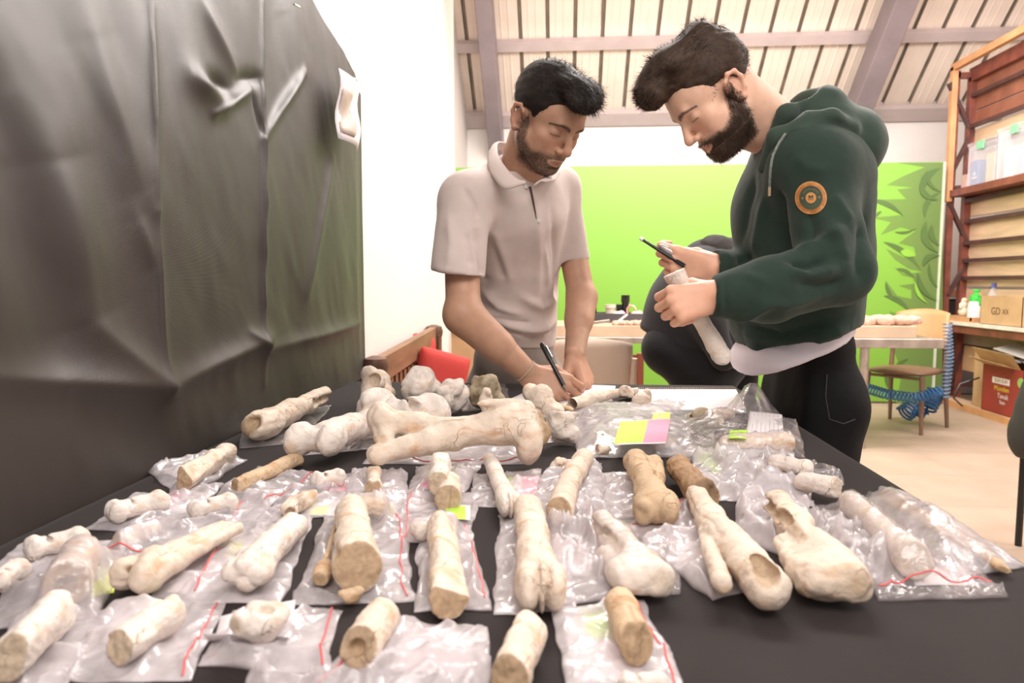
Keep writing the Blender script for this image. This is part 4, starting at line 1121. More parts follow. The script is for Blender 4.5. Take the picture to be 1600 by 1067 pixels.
lineL = ([-.12, -.07, -.03, -.012, .012, .024, .036, .05, .07, .12], [-.035, -.045, -.02, .012, .012, -.018, -.004, .045, .062, .062])
hairV, hairQ = make_hair([((0, -.016, .042), (.0815, .103, .085), (0, 0, 0), .004), ((-.004, .045, .098), (.058, .050, .030), (.25, 0, 0), .02), ((.004, .082, .088), (.052, .032, .028), (.1, .1, 0), .018), ((.02, .100, .080), (.036, .022, .022), (0, .1, 0), .014)],
                         lineL, [((0, .104, .030), (.064, .046, .034), .01)], 5)
combL = lambda P, N: np.c_[P[:, 0] * 3, .9 + 0 * P[:, 0], .25 - np.clip((P[:, 1] - .06) * 9, 0, .9)] * (P[:, 2] > .055)[:, None] + np.c_[0 * P[:, 0], -.35 + 0 * P[:, 0], -.9 + 0 * P[:, 0]] * (P[:, 2] <= .055)[:, None] + N * .25
sV, sQ = hair_strands(hairV, hairQ, 9000, lambda P: np.where(P[:, 2] > .07, .020, .009), combL, 3)
# beard and brow strands
def face_strands(HV, hn, mask, length, seed, cnt):
    rs = np.random.RandomState(seed); idx = rs.randint(0, len(HV), cnt); idx = idx[rs.rand(len(idx)) < mask[idx]]
    P = HV[idx]; N = hn[idx]; D = N * .55 + np.array((0, .1, -.75)) + .25 * rs.randn(len(idx), 3); D /= np.linalg.norm(D, axis=1)[:, None]
    return strands(P, N, D, length * rs.uniform(.5, 1.2, len(idx)), .00028, 2, .2, seed)


def brow_strands(HV, hn, seed, cnt=9000):
    rs = np.random.RandomState(seed); m = brow_mask(HV); idx = rs.randint(0, len(HV), cnt); idx = idx[rs.rand(len(idx)) < m[idx]]
    P = HV[idx]; N = hn[idx]; D = np.c_[np.sign(P[:, 0]), 0 * P[:, 0], .15 + 0 * P[:, 0]] + N * .3 + .15 * rs.randn(len(idx), 3); D /= np.linalg.norm(D, axis=1)[:, None]
    return strands(P, N, D, .006 * rs.uniform(.6, 1.2, len(idx)), .0003, 2, .1, seed)


def link_hair(name, lst, M, m, par, O):
    V, Q, _ = join([(a, b, np.zeros(len(a))) for a, b in lst]); return link(name, vmesh(name, xf(M, V) - O, Q, m), par)


link_hair('hair', [(hairV, hairQ), (sV, sQ)], hM, m_hair, pL, OL)
link_hair('beard', [face_strands(HV, hn, bmL, .0035, 4, 60000)], hM, m_hair, pL, OL)
link_hair('eyebrow', [brow_strands(HV, hn, 5)], hM, m_hair, pL, OL)
# polo shirt
wv = np.array(P_(888, 290, 1.95) - P_(715, 305, 1.62)); wv[2] = 0; wv /= np.linalg.norm(wv)
sv = Vol(P_(670, 500, 1.60) - [.0, .16, .12], P_(905, 250, 1.95) + [.06, .16, .06], .0048)
c0, c1, c2 = P_(806, 525, 1.975), P_(806, 420, 1.90), P_(808, 335, 1.80)
sv.cap(c0, c1, .098, .100, k=.02, flat=(wv, 1.38)); sv.cap(c1, c2, .100, .112, k=.03, flat=(wv, 1.42))
shR, shL = P_(728, 312, 1.64), P_(874, 292, 1.90); nb = P_(808, 285, 1.77)
sv.cap(shR, nb, .060, .062, k=.05); sv.cap(nb, shL, .062, .052, k=.05)
sv.cap(shR, P_(714, 440, 1.575), .062, .061, k=.03); sv.cap(shL, P_(893, 400, 1.93), .052, .049, k=.03)
n_ = np.cross(wv, (0, 0, 1)); n_ = n_ if n_[1] < 0 else -n_           # chest normal
# folds
def fold(v, pts, r, k, op='+'): v.chain([P_(*p) for p in pts], [r] * len(pts), k=k, op=op)
polo_folds = [([(746, 470), (775, 500), (815, 516), (850, 512), (874, 500)], .016, .020), ([(752, 452), (780, 478), (820, 492)], .009, .014), ([(752, 484), (790, 512), (830, 524), (872, 514)], -.010, .009),
              ([(765, 492), (800, 500), (835, 505)], -.005, .006), ([(745, 350), (754, 400), (758, 450)], -.010, .014), ([(835, 310), (842, 400), (836, 470)], .005, .016), ([(760, 330), (785, 400), (800, 450)], .005, .014),
              ([(770, 380), (790, 440)], -.005, .010), ([(862, 330), (868, 400), (864, 470)], -.006, .012), ([(850, 380), (856, 450)], .005, .010), ([(700, 330), (706, 380), (700, 420)], .005, .012), ([(730, 360), (738, 420)], -.005, .010),
              ([(722, 290), (742, 320), (750, 345)], -.005, .007), ([(810, 460), (845, 480), (872, 470)], .006, .012)]
# hem, sleeve ends
hp = P_(812, 546, 1.85); sv.plane(hp, (-.10, 0, -1), .003)
v2 = sv
def cut_local(v, c, r, p, n, k=.004):
    """cut a limb end: remove the half ball beyond the plane"""
    p = np.array(p); n = np.array(n, float); n /= np.linalg.norm(n); c = np.array(c)
    def fn(X, Y, Z):
        a = np.sqrt((X - c[0]) ** 2 + (Y - c[1]) ** 2 + (Z - c[2]) ** 2) - r; b_ = -((X - p[0]) * n[0] + (Y - p[1]) * n[1] + (Z - p[2]) * n[2]); return np.maximum(a, b_)
    v.put(fn, c - r, c + r, k, '-')
cut_local(sv, P_(708, 482, 1.56), .125, P_(713, 428, 1.60), (-.15, 0, -1)); cut_local(sv, P_(896, 440, 1.93), .07, P_(894, 402, 1.93), (.1, 0, -1))
cut_local(sv, P_(812, 262, 1.66), .072, P_(812, 270, 1.6), (.0, -.2, 1), .004)
sv.cap(nb, P_(818, 235, 1.70), .0, .052, k=.003, op='-')
o, V, Q = garment(sv, 'polo_shirt', m_polo, pL, (.010, 9), 2, folds=[(a, b * 1.45, c) for a, b, c in polo_folds]); o.location = -Vector(OL)
poloBVH = BVHTree.FromPolygons([tuple(p) for p in V], [tuple(q) for q in Q])
# ribbed bands at the cuffs and hem
def band(ring, h_, r_off, name, m, par, O): pass
# collar
def strip(name, inner, outer, m, par, O, th=.0025, nsub=6):
    def res(pts, k=28):
        pts = np.array(pts); t = np.linspace(0, len(pts) - 1, k); return np.array([[np.interp(x, range(len(pts)), pts[:, i]) for i in range(3)] for x in t])
    a, b_ = res(inner), res(outer)
    for _ in range(3): a[1:-1] = (a[:-2] + 2 * a[1:-1] + a[2:]) / 4; b_[1:-1] = (b_[:-2] + 2 * b_[1:-1] + b_[2:]) / 4
    V = []; k = len(a)
    for i in range(k):
        for j in range(nsub): f = j / (nsub - 1); V.append(a[i] * (1 - f) + b_[i] * f + np.array((0, 0, .006 * math.sin(math.pi * f))))
    Fs = [(i * nsub + j, i * nsub + j + 1, (i + 1) * nsub + j + 1, (i + 1) * nsub + j) for i in range(k - 1) for j in range(nsub - 1)]
    o = link(name, vmesh(name, np.array(V) - O, Fs, m), par); md = o.modifiers.new('t', 'SOLIDIFY'); md.thickness = th; md.offset = 0; return o
strip('collar', [P_(842, 250, 1.84), P_(800, 226, 1.83), P_(776, 220, 1.76), P_(778, 245, 1.66), P_(796, 270, 1.60), P_(818, 290, 1.585)],
      [P_(858, 262, 1.86), P_(800, 240, 1.88), P_(763, 232, 1.78), P_(762, 262, 1.64), P_(785, 299, 1.575), P_(822, 286, 1.578)], m_polo, pL, OL, .004)
strip('collar', [P_(842, 250, 1.84), P_(858, 262, 1.74), P_(848, 280, 1.66), P_(834, 291, 1.60)], [P_(858, 262, 1.86), P_(876, 270, 1.76), P_(868, 282, 1.67), P_(852, 284, 1.60)], m_polo, pL, OL, .004)
# placket with its buttons
def on_body(bvh, px, py, off=.0):
    d = ray(px, py).normalized(); h = bvh.ray_cast(CO, d); return (h[0] - d * off) if h[0] else None
pts = [on_body(poloBVH, x, y, .001) for x, y in ((828, 292), (832, 310), (836, 330), (838, 342))]
pts = [p for p in pts if p]
if len(pts) > 1: MB().tube([p - Vector(OL) for p in pts], [.0035, .003, .002, .001][:len(pts)], 8).build('placket_slit', mat('dark_slit', (.10, .06, .05), .9), pL)
for x, y in ((822, 292), (842, 345)):
    p = on_body(poloBVH, x, y, .002)
    if p: MB().lathe([(.005, 0), (.0055, .001), (.004, .002)], 14, M=Matrix.Translation(p - Vector(OL)) @ Matrix.Rotation(1.3, 4, 'X')).build('button', mat('button', (.6, .55, .52), .4), pL)
# trousers and shoes
tv = Vol(OL + [-.24, -.22, .03], OL + [.24, .24, 1.12], .008)
pel = P_(806, 590, 2.045)
tv.cap(P_(804, 560, 1.975), pel, .100, .112, k=.02, flat=(wv, 1.35))
for s in (-1, 1):
    hip = pel + wv * .085 * s + np.array((0, .0, -.04)); kn = hip + np.array((.0, .05, -.40)); an = np.array((hip[0] + .01 * s, hip[1] + .08, .09)); tv.chain([hip, kn, an], [.092, .068, .055], k=.04)
tv.plane((0, 0, .075), (0, 0, -1)); tv.plane(P_(806, 532, 1.97), (0, 0, 1))
o, V, Q = garment(tv, 'trousers', m_trs, pL, (.014, 8), 5); o.location = -Vector(OL)
MB().tube([P_(885, 556, 1.83) - OL, P_(890, 585, 1.83) - OL], .006, 8).build('belt_loop', m_trs, pL)
for s in (-1, 1):
    hip = pel + wv * .085 * s; vv = Vol((-.08, -.22, -.005), (.08, .10, .12), .008); vv.cap((0, .03, .045), (0, -.12, .035), .045, .038); vv.cap((0, .02, .06), (0, .02, .10), .045, k=.02); vv.plane((0, 0, 0), (0, 0, -1)); V, Q, _ = vv.mesh(1)
    o = link('shoe', vmesh('shoe', V, Q, m_shoe), pL, Vector((hip[0] + .01 * s, hip[1] + .09, 0)) - Vector(OL)); o.rotation_euler = (0, 0, .6)
# bracelet
a_ = Rw * .93 + Re * .07; ax = (Rw - Re) / np.linalg.norm(Rw - Re); u_ = np.cross(ax, (0, 0, 1)); u_ /= np.linalg.norm(u_); w_ = np.cross(ax, u_)
MB().tube([Vector(a_ - OL + u_ * .029 * math.cos(t) + w_ * .029 * math.sin(t)) for t in np.linspace(0, 6.283, 25)], .0012, 6).build('bracelet', mat('cord', (.6, .5, .35), .6), pL)
# pen
pn = thing('marker_pen', 'black marker pen in the writing hand of the man in the polo shirt', 'pen', at(886, 612, 1.555))
tip = Vector(at(886, 612, 1.555)); top = Vector(at(846, 536, 1.60)); dv = (top - tip)
MB().tube([dv * .12, dv * .68], .0052, 14).build('barrel', m_blk, pn, smooth=True)
MB().tube([dv * .66, dv * .97, dv], [.0062, .0062, .004], 14).build('cap', m_blk, pn, smooth=True)
MB().tube([Vector((0, 0, 0)), dv * .04, dv * .12], [.001, .0025, .005], 12).build('nib', m_steelw, pn, smooth=True)
MB().bar(dv * .72 + Vector((.008, -.004, 0)), dv * .95 + Vector((.008, -.004, 0)), .003, .002).build('clip', mat('chrome', (.7, .7, .7), .2, 0, metal=1), pn)

# ------------------------------------------------------------------- MAN IN THE GREEN HOODIE
pR = thing('person', 'bearded man in a dark green hoodie measuring a bone beside the table', 'person', (0, 0, 0))
pR.location = (at(1262, 600, 1.66).x, 1.66, 0); OR = np.array(pR.location)
hM = head_M(at(1114, 147, 1.42), math.radians(180 + 8), math.radians(47), 0, .90); hMi = hM.inverted()
nbl = np.array(hMi @ Vector(P_(1232, 222, 1.49)))
hv = head_vol(nbl, .060); HV, HQ, _ = hv.mesh(1); hn = vnormals(HV, HQ)
SK_R = (.74, .46, .33); HC_R = (.028, .017, .012)
bmR = beard_mask(HV); HV = HV + hn * (bmR * (.004 + .003 * (HV[:, 2] < -.08)))[:, None]
tint = face_tint(HV, SK_R, .88, HC_R)
parts = [(xf(hM, HV), HQ, tint)]
# near (left) hand round the bone
Nw = P_(1124, 462, 1.225)
g1 = Vol(Nw - [.13, .08, .10], Nw + [.06, .12, .08], .0017)
elN_ = P_(1313, 424, 1.30); g1.cap(Nw * .8 + elN_ * .2, Nw, .028, .027, k=.01)
hand.flip = -1
t1 = hand(g1, Nw, (-.97, .05, -.20), (-.12, .28, .95), [(58, 78, 40), (62, 80, 40), (64, 80, 40), (66, 82, 40)], [(.018, .020, -.010), (.042, .040, -.028), (.062, .042, -.048), (.080, .030, -.060)], .88, .02)
# far (right) hand with the tool
Fw = P_(1114, 418, 1.46)
g2 = Vol(Fw - [.13, .08, .10], Fw + [.06, .12, .08], .0017)
elF_ = P_(1205, 440, 1.68); g2.cap(Fw * .8 + elF_ * .2, Fw, .026, .026, k=.01)
hand.flip = -1
t2 = hand(g2, Fw, (-.95, -.05, .12), (.10, -.25, .95), [(42, 70, 30), (58, 80, 45), (62, 84, 45), (64, 84, 45)], [(.015, .016, -.012), (.036, .022, -.030), (.058, .020, -.036), (.080, .018, -.030)], .90, .02)
for v_ in (g1, g2):
    V, Q, _ = v_.mesh(1); t_ = skin_tint(V, SK_R) * np.array((1.05, .95, .92)); parts.append((V, Q, t_))
iv = Vol(P_(1110, 570, 1.30) - [.02, .14, .02], P_(1370, 150, 1.60) + [.02, .24, .02], .007)
iv.chain([P_(1232, 215, 1.49), P_(1250, 260, 1.52), P_(1246, 480, 1.56)], [.045, .07, .08], k=.03); iv.chain([P_(1250, 250, 1.50), P_(1264, 270, 1.38), elN_, Nw * .8 + elN_ * .2], [.04, .038, .032, .026], k=.01)
iv.chain([P_(1250, 250, 1.50), P_(1225, 265, 1.66), elF_, Fw * .8 + elF_ * .2], [.04, .036, .032, .026], k=.01); V, Q, _ = iv.mesh(1); parts.append((V, Q, skin_tint(V, SK_R)))
V, Q, A = join(parts); link('body', vmesh('body', V - OR, Q, m_skin, True, {'tint': A}), pR)
lineR = ([-.12, -.08, -.04, -.022, -.006, .014, .026, .038, .052, .07, .12], [-.015, -.028, -.036, .0, .014, .014, -.008, .004, .045, .062, .062])
hairV, hairQ = make_hair([((0, -.016, .044), (.080, .101, .086), (0, 0, 0), .004), ((0, .030, .112), (.060, .062, .036), (.15, 0, 0), .025), ((.01, .074, .104), (.052, .040, .036), (0, .1, 0), .02), ((-.02, .100, .090), (.036, .026, .026), (0, 0, 0), .016),
                          ((.02, .094, .096), (.03, .028, .028), (0, 0, 0), .014), ((0, -.045, .105), (.055, .045, .028), (-.3, 0, 0), .02)], lineR, [((0, .106, .026), (.064, .050, .036), .01)], 8, (.011, 34))
combR = lambda P, N: np.c_[.3 * np.sin(P[:, 1] * 90), .75 + .4 * np.sin(P[:, 0] * 80), .1 + .5 * np.sin(P[:, 1] * 60 + P[:, 0] * 40)] * (P[:, 2] > .06)[:, None] + np.c_[0 * P[:, 0], -.35 + 0 * P[:, 0], -.9 + 0 * P[:, 0]] * (P[:, 2] <= .06)[:, None] + N * .45
sV, sQ = hair_strands(hairV, hairQ, 13000, lambda P: np.where(P[:, 2] > .08, .015, .007), combR, 13, .0005, .35)
link_hair('hair', [(hairV, hairQ), (sV, sQ)], hM, m_hairb, pR, OR)
link_hair('beard', [face_strands(HV, hn, bmR, .011, 14, 110000)], hM, m_hairb, pR, OR)
link_hair('eyebrow', [brow_strands(HV, hn, 15)], hM, m_hairb, pR, OR)
# hoodie
sv = Vol(P_(1110, 570, 1.30) - [.02, .14, .02], P_(1370, 130, 1.60) + [.02, .24, .02], .0045)
Yd = (0, 1, 0)
sv.cap(P_(1242, 500, 1.56), P_(1252, 400, 1.53), .128, .125, k=.03, flat=(Yd, 1.35)); sv.cap(P_(1252, 400, 1.53), P_(1262, 285, 1.50), .125, .118, k=.03, flat=(Yd, 1.45))
sv.ell(P_(1200, 490, 1.55), (.08, .14, .07), k=.03); sv.ell(P_(1215, 330, 1.52), (.09, .14, .11), k=.03)
shN, shF = P_(1264, 262, 1.37), P_(1225, 255, 1.66)
sv.cap(shN, P_(1250, 232, 1.50), .070, .066, k=.05); sv.cap(P_(1250, 232, 1.50), shF, .066, .062, k=.05)
elN = P_(1309, 424, 1.30); cuN = P_(1120, 462, 1.225)
sv.cap(shN, elN, .065, .059, k=.03); sv.cap(elN, P_(1205, 452, 1.26), .058, .058, k=.02); sv.cap(P_(1205, 452, 1.26), cuN, .058, .036, k=.01)
elF = P_(1205, 440, 1.68); sv.cap(shF, elF, .062, .056, k=.03); sv.cap(elF, P_(1122, 416, 1.46), .052, .036, k=.02)
# folds: around the elbow, hip and back
polo_folds2 = None
hood_folds = [([(1212, 290), (1222, 340), (1238, 400)], -.014, .016), ([(1232, 408), (1262, 416), (1300, 402)], -.012, .010), ([(1228, 424), (1268, 432), (1318, 418)], .010, .012), ([(1240, 392), (1280, 386), (1322, 350)], .012, .016),
              ([(1238, 440), (1280, 446), (1325, 440)], -.008, .010), ([(1180, 400), (1150, 412)], -.006, .008), ([(1146, 505), (1220, 528), (1330, 495)], -.012, .014), ([(1142, 535), (1230, 545), (1330, 512)], .010, .012),
              ([(1145, 520), (1230, 534), (1332, 500)], .006, .009), ([(1352, 330), (1345, 400), (1352, 450)], -.012, .016), ([(1290, 340), (1312, 380), (1322, 410)], .008, .014), ([(1262, 330), (1275, 380)], -.006, .012),
              ([(1180, 270), (1165, 330), (1160, 380)], -.008, .014), ([(1195, 300), (1185, 360), (1180, 400)], .008, .014), ([(1210, 470), (1170, 492), (1140, 500)], .007, .010), ([(1300, 300), (1330, 350)], .006, .012), ([(1160, 430), (1200, 442)], .004, .010),
              ([(1180, 470), (1230, 478), (1290, 462)], .006, .010), ([(1240, 240), (1262, 262), (1300, 268)], .004, .012), ([(1134, 436), (1134, 486)], -.004, .004)]
cut_local(sv, cuN + [-.052, -.0, -.0], .055, cuN + [-.002, 0, 0], (-1, 0, -.12)); cut_local(sv, P_(1122, 416, 1.46) + [-.05, 0, 0], .055, P_(1120, 416, 1.46), (-1, 0, .1))
sv.plane(P_(1145, 560, 1.42), np.array((.24, 0, -1)), .004)
sv.cap(P_(1232, 222, 1.49), P_(1180, 150, 1.46), .056, .075, k=.006, op='-')
o, V, Q = garment(sv, 'hoodie', m_hood, pR, (.008, 9), 7, folds=[(a, b * 1.2, c) for a, b, c in hood_folds]); o.location = -Vector(OR)
hoodBVH = BVHTree.FromPolygons([tuple(p) for p in V], [tuple(q) for q in Q])
# hood
sv = Vol(P_(1170, 310, 1.40) - [.02, .10, .0], P_(1375, 125, 1.55) + [.02, .16, .01], .0040)
sv.ell(P_(1278, 205, 1.50), (.092, .125, .058), np.array(Euler((0, .25, 0)).to_matrix()), k=.02)
sv.ell(P_(1328, 235, 1.50), (.055, .115, .075), np.array(Euler((0, .2, 0)).to_matrix()), k=.03)
sv.ell(P_(1272, 168, 1.50), (.045, .10, .035), np.array(Euler((0, .4, 0)).to_matrix()), k=.03)
sv.chain([P_(1192, 262, 1.40), P_(1215, 216, 1.37), P_(1255, 200, 1.355), P_(1305, 203, 1.365), P_(1345, 222, 1.41)], [.012, .019, .021, .020, .016], k=.012)
sv.chain([P_(1200, 232, 1.42), P_(1228, 178, 1.40), P_(1268, 146, 1.44)], [.014, .020, .022], k=.015)
sv.chain([P_(1262, 180, 1.36), P_(1300, 182, 1.36), P_(1332, 200, 1.38)], [.010, .012, .010], k=.02)
sv.chain([P_(1240, 186, 1.33), P_(1290, 188, 1.33), P_(1335, 206, 1.36)], [.007, .007, .006], k=.014, op='-')
sv.cap(P_(1232, 222, 1.49), P_(1192, 135, 1.46), .064, .082, k=.012, op='-')
sv.cap(P_(1245, 150, 1.46), P_(1260, 210, 1.48), .045, .02, k=.02, op='-')
o, V, Q = garment(sv, 'hood', m_hood_lit, pR, (.008, 14), 9); o.location = -Vector(OR)
bv2 = BVHTree.FromPolygons([tuple(p) for p in V], [tuple(q) for q in Q])
def on_hood(px, py, off):
    a, b_ = on_body(hoodBVH, px, py, off), on_body(bv2, px, py, off); c = [p for p in (a, b_) if p]
    return min(c, key=lambda p: p.y) if c else None
pts = [on_hood(x, y, .004) for x, y in ((1228, 208), (1218, 222), (1208, 242), (1204, 262), (1203, 282), (1203, 292))]; pts = [p - Vector(OR) for p in pts if p]
MB().tube(pts, .0028, 8).build('drawstring', mat('mottled_cord', (.10, .13, .11), .8, .4, 300, col2=(.3, .32, .3)), pR, smooth=True)
MB().tube([pts[-1], pts[-1] + Vector((0, 0, -.017))], .0032, 10).build('cord_tip', mat('brass_tip', (.7, .55, .35), .3, metal=.8), pR, smooth=True)
zp = [on_hood(x, y, .002) for x, y in ((1166, 250), (1160, 262), (1152, 280))]; zp = [p - Vector(OR) for p in zp if p]
if len(zp) > 1: MB().tube(zp, .002, 6).build('zip_seam', m_blk, pR)
# sleeve patch projected on the cloth
m_or = mat('orange_patch', (.62, .27, .075), .6, .06, 60, .2, 600); m_oi = mat('patch_ink', (.34, .12, .03), .7, .02); m_pg = mat('patch_green', (.055, .085, .050), .8, .1)
pc = Vector(P_(1267, 309, 1.30)); ps_ = 1.27 / F * 1.0
def proj(me, off):
    for vt in me.vertices:
        x, y, z = vt.co; p = on_body(hoodBVH, 1267 + x, 309 - y, off - z * .0)
        p = p if p else Vector(P_(1267 + x, 309 - y, 1.27)); vt.co = p - Vector(OR)
def ringmesh(name, r0, r1, m, off, n=48, k=3):
    V = []; Fs = []
    for j in range(k + 1):
        for i in range(n): a = 6.2832 * i / n; r_ = r0 + (r1 - r0) * j / k; V.append((r_ * math.cos(a), r_ * math.sin(a) * 1.03, 0))
    for j in range(k):
        for i in range(n): Fs.append((j * n + i, j * n + (i + 1) % n, (j + 1) * n + (i + 1) % n, (j + 1) * n + i))
    if r0 == 0: pass
    me = vmesh(name, V, Fs, m); proj(me, off); return link(name, me, patch)
patch = ringmesh_parent = None
me = vmesh('sleeve_patch', [(0, 0, 0)], [], m_or)
def disc(name, r, m, off, parent, n=48):
    V = [(0, 0, 0)]; Fs = []
    for j in range(1, 5):
        for i in range(n): a = 6.2832 * i / n; V.append((r * j / 4 * math.cos(a), r * j / 4 * 1.03 * math.sin(a), 0))
    Fs += [(0, 1 + i, 1 + (i + 1) % n) for i in range(n)]
    for j in range(3):
        for i in range(n): a0 = 1 + j * n; Fs.append((a0 + i, a0 + n + i, a0 + n + (i + 1) % n, a0 + (i + 1) % n))
    me = vmesh(name, V, Fs, m, True); proj(me, off); return link(name, me, parent)
patch = disc('sleeve_patch', 25, m_or, .0015, pR)
disc('patch_field', 18, m_pg, .0022, patch); disc('patch_centre', 8.3, m_or, .0028, patch)
for nm, r_ in (('patch_ring', 18.4),):
    V = []; n = 48
    for i in range(n):
        a = 6.2832 * i / n
        for q in (r_ - .5, r_ + .5): V.append((q * math.cos(a), q * math.sin(a) * 1.03, 0))
    me = vmesh(nm, V, [(2 * i, 2 * i + 1, (2 * i + 3) % (2 * n), (2 * i + 2) % (2 * n)) for i in range(n)], m_oi); proj(me, .0030); link(nm, me, patch)
def ptext(body, size, m, x, y, rot, off):
    o = flat_text(body, size, m, Matrix.Translation((x, y, 0)) @ Matrix.Rotation(rot, 4, 'Z'), 'patch_lettering', patch, ext=0); proj(o.data, off); return o
def ring_text(body, R, a0, a1, size, m, flip=False):
    n = len(body)
    for i, ch in enumerate(body):
        if ch == ' ': continue
        a = math.radians(a0 + (a1 - a0) * i / (n - 1)); ptext(ch, size, m, R * math.cos(a), R * math.sin(a), a - math.pi / 2, .0034)
ring_text('BRAND MAVI DENIM WEAR SINCE INDIGOLIFE ', 21.4, 160, -200, 5.6, m_oi)
ring_text('DENIM WEAR', 13.5, 145, 40, 3.2, mat('patch_tan', (.35, .25, .12), .7)); ring_text('1991', 13.5, 240, 300, 3.2, mat('patch_tan2', (.35, .25, .12), .7))
ptext('M', 11.5, m_pg, 0, -.5, 0, .0036); ptext('Y', 11, m_pg, 0, 0, 0, .0038); ptext('*', 9, m_or, -13.2, -2.5, 0, .0036); ptext('*', 9, m_or, 13.2, -1, 0, .0036)
# white tee under the hoodie
tv = Vol(P_(1130, 620, 1.35) - [.02, .02, .02], P_(1355, 480, 1.60) + [.02, .26, .02], .0055)
tv.cap(P_(1243, 575, 1.58), P_(1248, 500, 1.56), .116, .105, k=.02, flat=(Yd, 1.40)); tv.ell(P_(1202, 560, 1.55), (.082, .13, .055), k=.03)
tv.plane(P_(1245, 522, 1.45), (-.24, 0, 1)); tv.plane(P_(1165, 599, 1.43), np.array((.40, 0, -1)), .004)
o, V, Q = garment(tv, 'white_tee', m_tee, pR, (.010, 14), 11); o.location = -Vector(OR)
# jeans
tv = Vol(OR + [-.20, -.28, .03], OR + [.20, .28, 1.10], .008)
pel = P_(1248, 600, 1.66)
tv.cap(P_(1250, 545, 1.64), pel + [0, 0, .0], .108, .112, k=.02, flat=(Yd, 1.30)); tv.ell(P_(1290, 625, 1.62), (.07, .13, .08), k=.04)
for s in (-1, 1):
    hip = pel + np.array((.01, s * .085, -.05)); kn = hip + np.array((-.02, s * .015, -.40)); an = np.array((hip[0] + .02, hip[1] + s * .02, .09)); tv.chain([hip, kn, an], [.098, .070, .055], k=.04)
tv.plane((0, 0, .075), (0, 0, -1)); tv.plane(P_(1262, 515, 1.62), (-.25, 0, 1))
tv.plane((.458, 0, 0), (-1, 0, .05), .015)
o, V, Q = garment(tv, 'jeans', m_jean, pR, (.012, 8), 15); o.location = -Vector(OR)
jb = BVHTree.FromPolygons([tuple(p) for p in V], [tuple(q) for q in Q])
pts = [on_body(jb, x, y, .0015) for x, y in ((1292, 585), (1290, 620), (1296, 655), (1318, 662), (1336, 655))]; pts = [p - Vector(OR) for p in pts if p]
if len(pts) > 2: MB().tube(pts, .0014, 5).build('pocket_seam', mat('grey_stitch', (.05, .045, .05), .8), pR)
for s in (-1, 1):
    vv = Vol((-.22, -.08, -.005), (.10, .08, .12), .008); vv.cap((.03, 0, .045), (-.13, 0, .035), .045, .038); vv.cap((.02, 0, .06), (.02, 0, .10), .045, k=.02); vv.plane((0, 0, 0), (0, 0, -1)); V, Q, _ = vv.mesh(1)
    link('shoe', vmesh('shoe', V, Q, m_shoe), pR, (.03, s * .10, 0))
# measuring tool in the far hand
a, c = Vector(P_(1000, 372, 1.46)), Vector(P_(1070, 416, 1.44)); cal = thing('caliper', 'black measuring caliper with a pale tip in the hand of the man in the hoodie', 'tool', a); d = c - a
MB().tube([d * .06, d * .9, d * 1.0], [.0028, .0046, .0046], 10).build('beam', m_blk, cal, smooth=True)
MB().tube([Vector((0, 0, 0)), d * .07], [.0035, .0045], 10).build('tip', m_wht, cal, smooth=True)
q_ = Vector(P_(1042, 397, 1.452)) - a; vv = Vol((-.04, -.03, -.03), (.04, .03, .03), .002); R_m = np.array(d.to_track_quat('X', 'Z').to_matrix()); vv.ell((0, 0, 0), (.024, .007, .008), R_m); V, Q, _ = vv.mesh()
link('slider', vmesh('slider', V + np.array(q_ + Vector((.003, 0, .006))), Q, mat('grey_metal', (.45, .40, .38), .35, .1, metal=.5)), cal)
MB().bar(d * .80, d * .98, .010, .006, bev=.001).build('jaw', m_blk, cal)

# ------------------------------------------------------------------- crouched person behind
m_coat = cloth_mat('charcoal_coat', (.018, .018, .020), .1, 500); m_blkc = cloth_mat('black_cloth', (.006, .006, .007), .1, 500)
pC = thing('person', 'crouched person in a charcoal coat and black trousers bending behind the hoodie man', 'person', (at(1110, 560, 3.1).x, 3.1, 0)); OC = np.array(pC.location)
K = lambda px, py, Y=3.1: P_(px, py, Y)
v_ = Vol(K(970, 690) - [.05, .30, .0], K(1230, 350) + [.05, .32, .05], .010)
v_.chain([K(1108, 430), K(1078, 478), K(1058, 540)], [.15, .165, .17], k=.08, flat=(Yd, 1.15)); v_.cap(K(1060, 530), K(1030, 545), .12, .10, k=.06)
v_.chain([K(1100, 420, 2.95), K(1105, 500, 2.88), K(1130, 560, 2.86)], [.075, .06, .05], k=.05)
v_.cap(K(1150, 440), K(1190, 520), .17, .16, k=.06)
v_.plane(K(1060, 548, 2.9), np.array((-.55, .0, -1.0)), .02); v_.cap(K(1030, 640), K(1120, 640), .20, .22, k=.03, op='-')
o, V, Q = garment(v_, 'coat', m_coat, pC, (.03, 5), 21); o.location = -Vector(OC)
v_ = Vol(K(970, 860) - [.05, .30, .25], K(1230, 420) + [.05, .32, .05], .012)
v_.chain([K(1050, 545), K(1120, 560, 3.0), K(1080, 640, 3.0)], [.13, .12, .08], k=.05); v_.cap(K(1080, 620, 3.0), (K(1080, 640, 3.0)[0], 3.0, .06), .08, .06, k=.04)
v_.chain([K(1060, 545, 3.25), K(1140, 590, 3.2), K(1150, 660, 3.2)], [.13, .11, .08], k=.05); v_.cap(K(1150, 650, 3.2), (K(1150, 640, 3.2)[0], 3.2, .06), .08, .06, k=.04)
v_.cap(K(1040, 545, 3.0), K(1110, 610, 2.95), .10, .09, k=.05)
v_.plane((0, 0, .04), (0, 0, -1))
o, V, Q = garment(v_, 'trousers', m_blkc, pC, (.02, 6), 22); o.location = -Vector(OC)
v_ = Vol(K(1070, 440) - [.0, .16, .0], K(1160, 350) + [.05, .16, .05], .008); v_.ell(K(1118, 398, 3.05), (.085, .10, .085)); v_.ell(K(1128, 410, 3.02), (.06, .07, .07), k=.03)
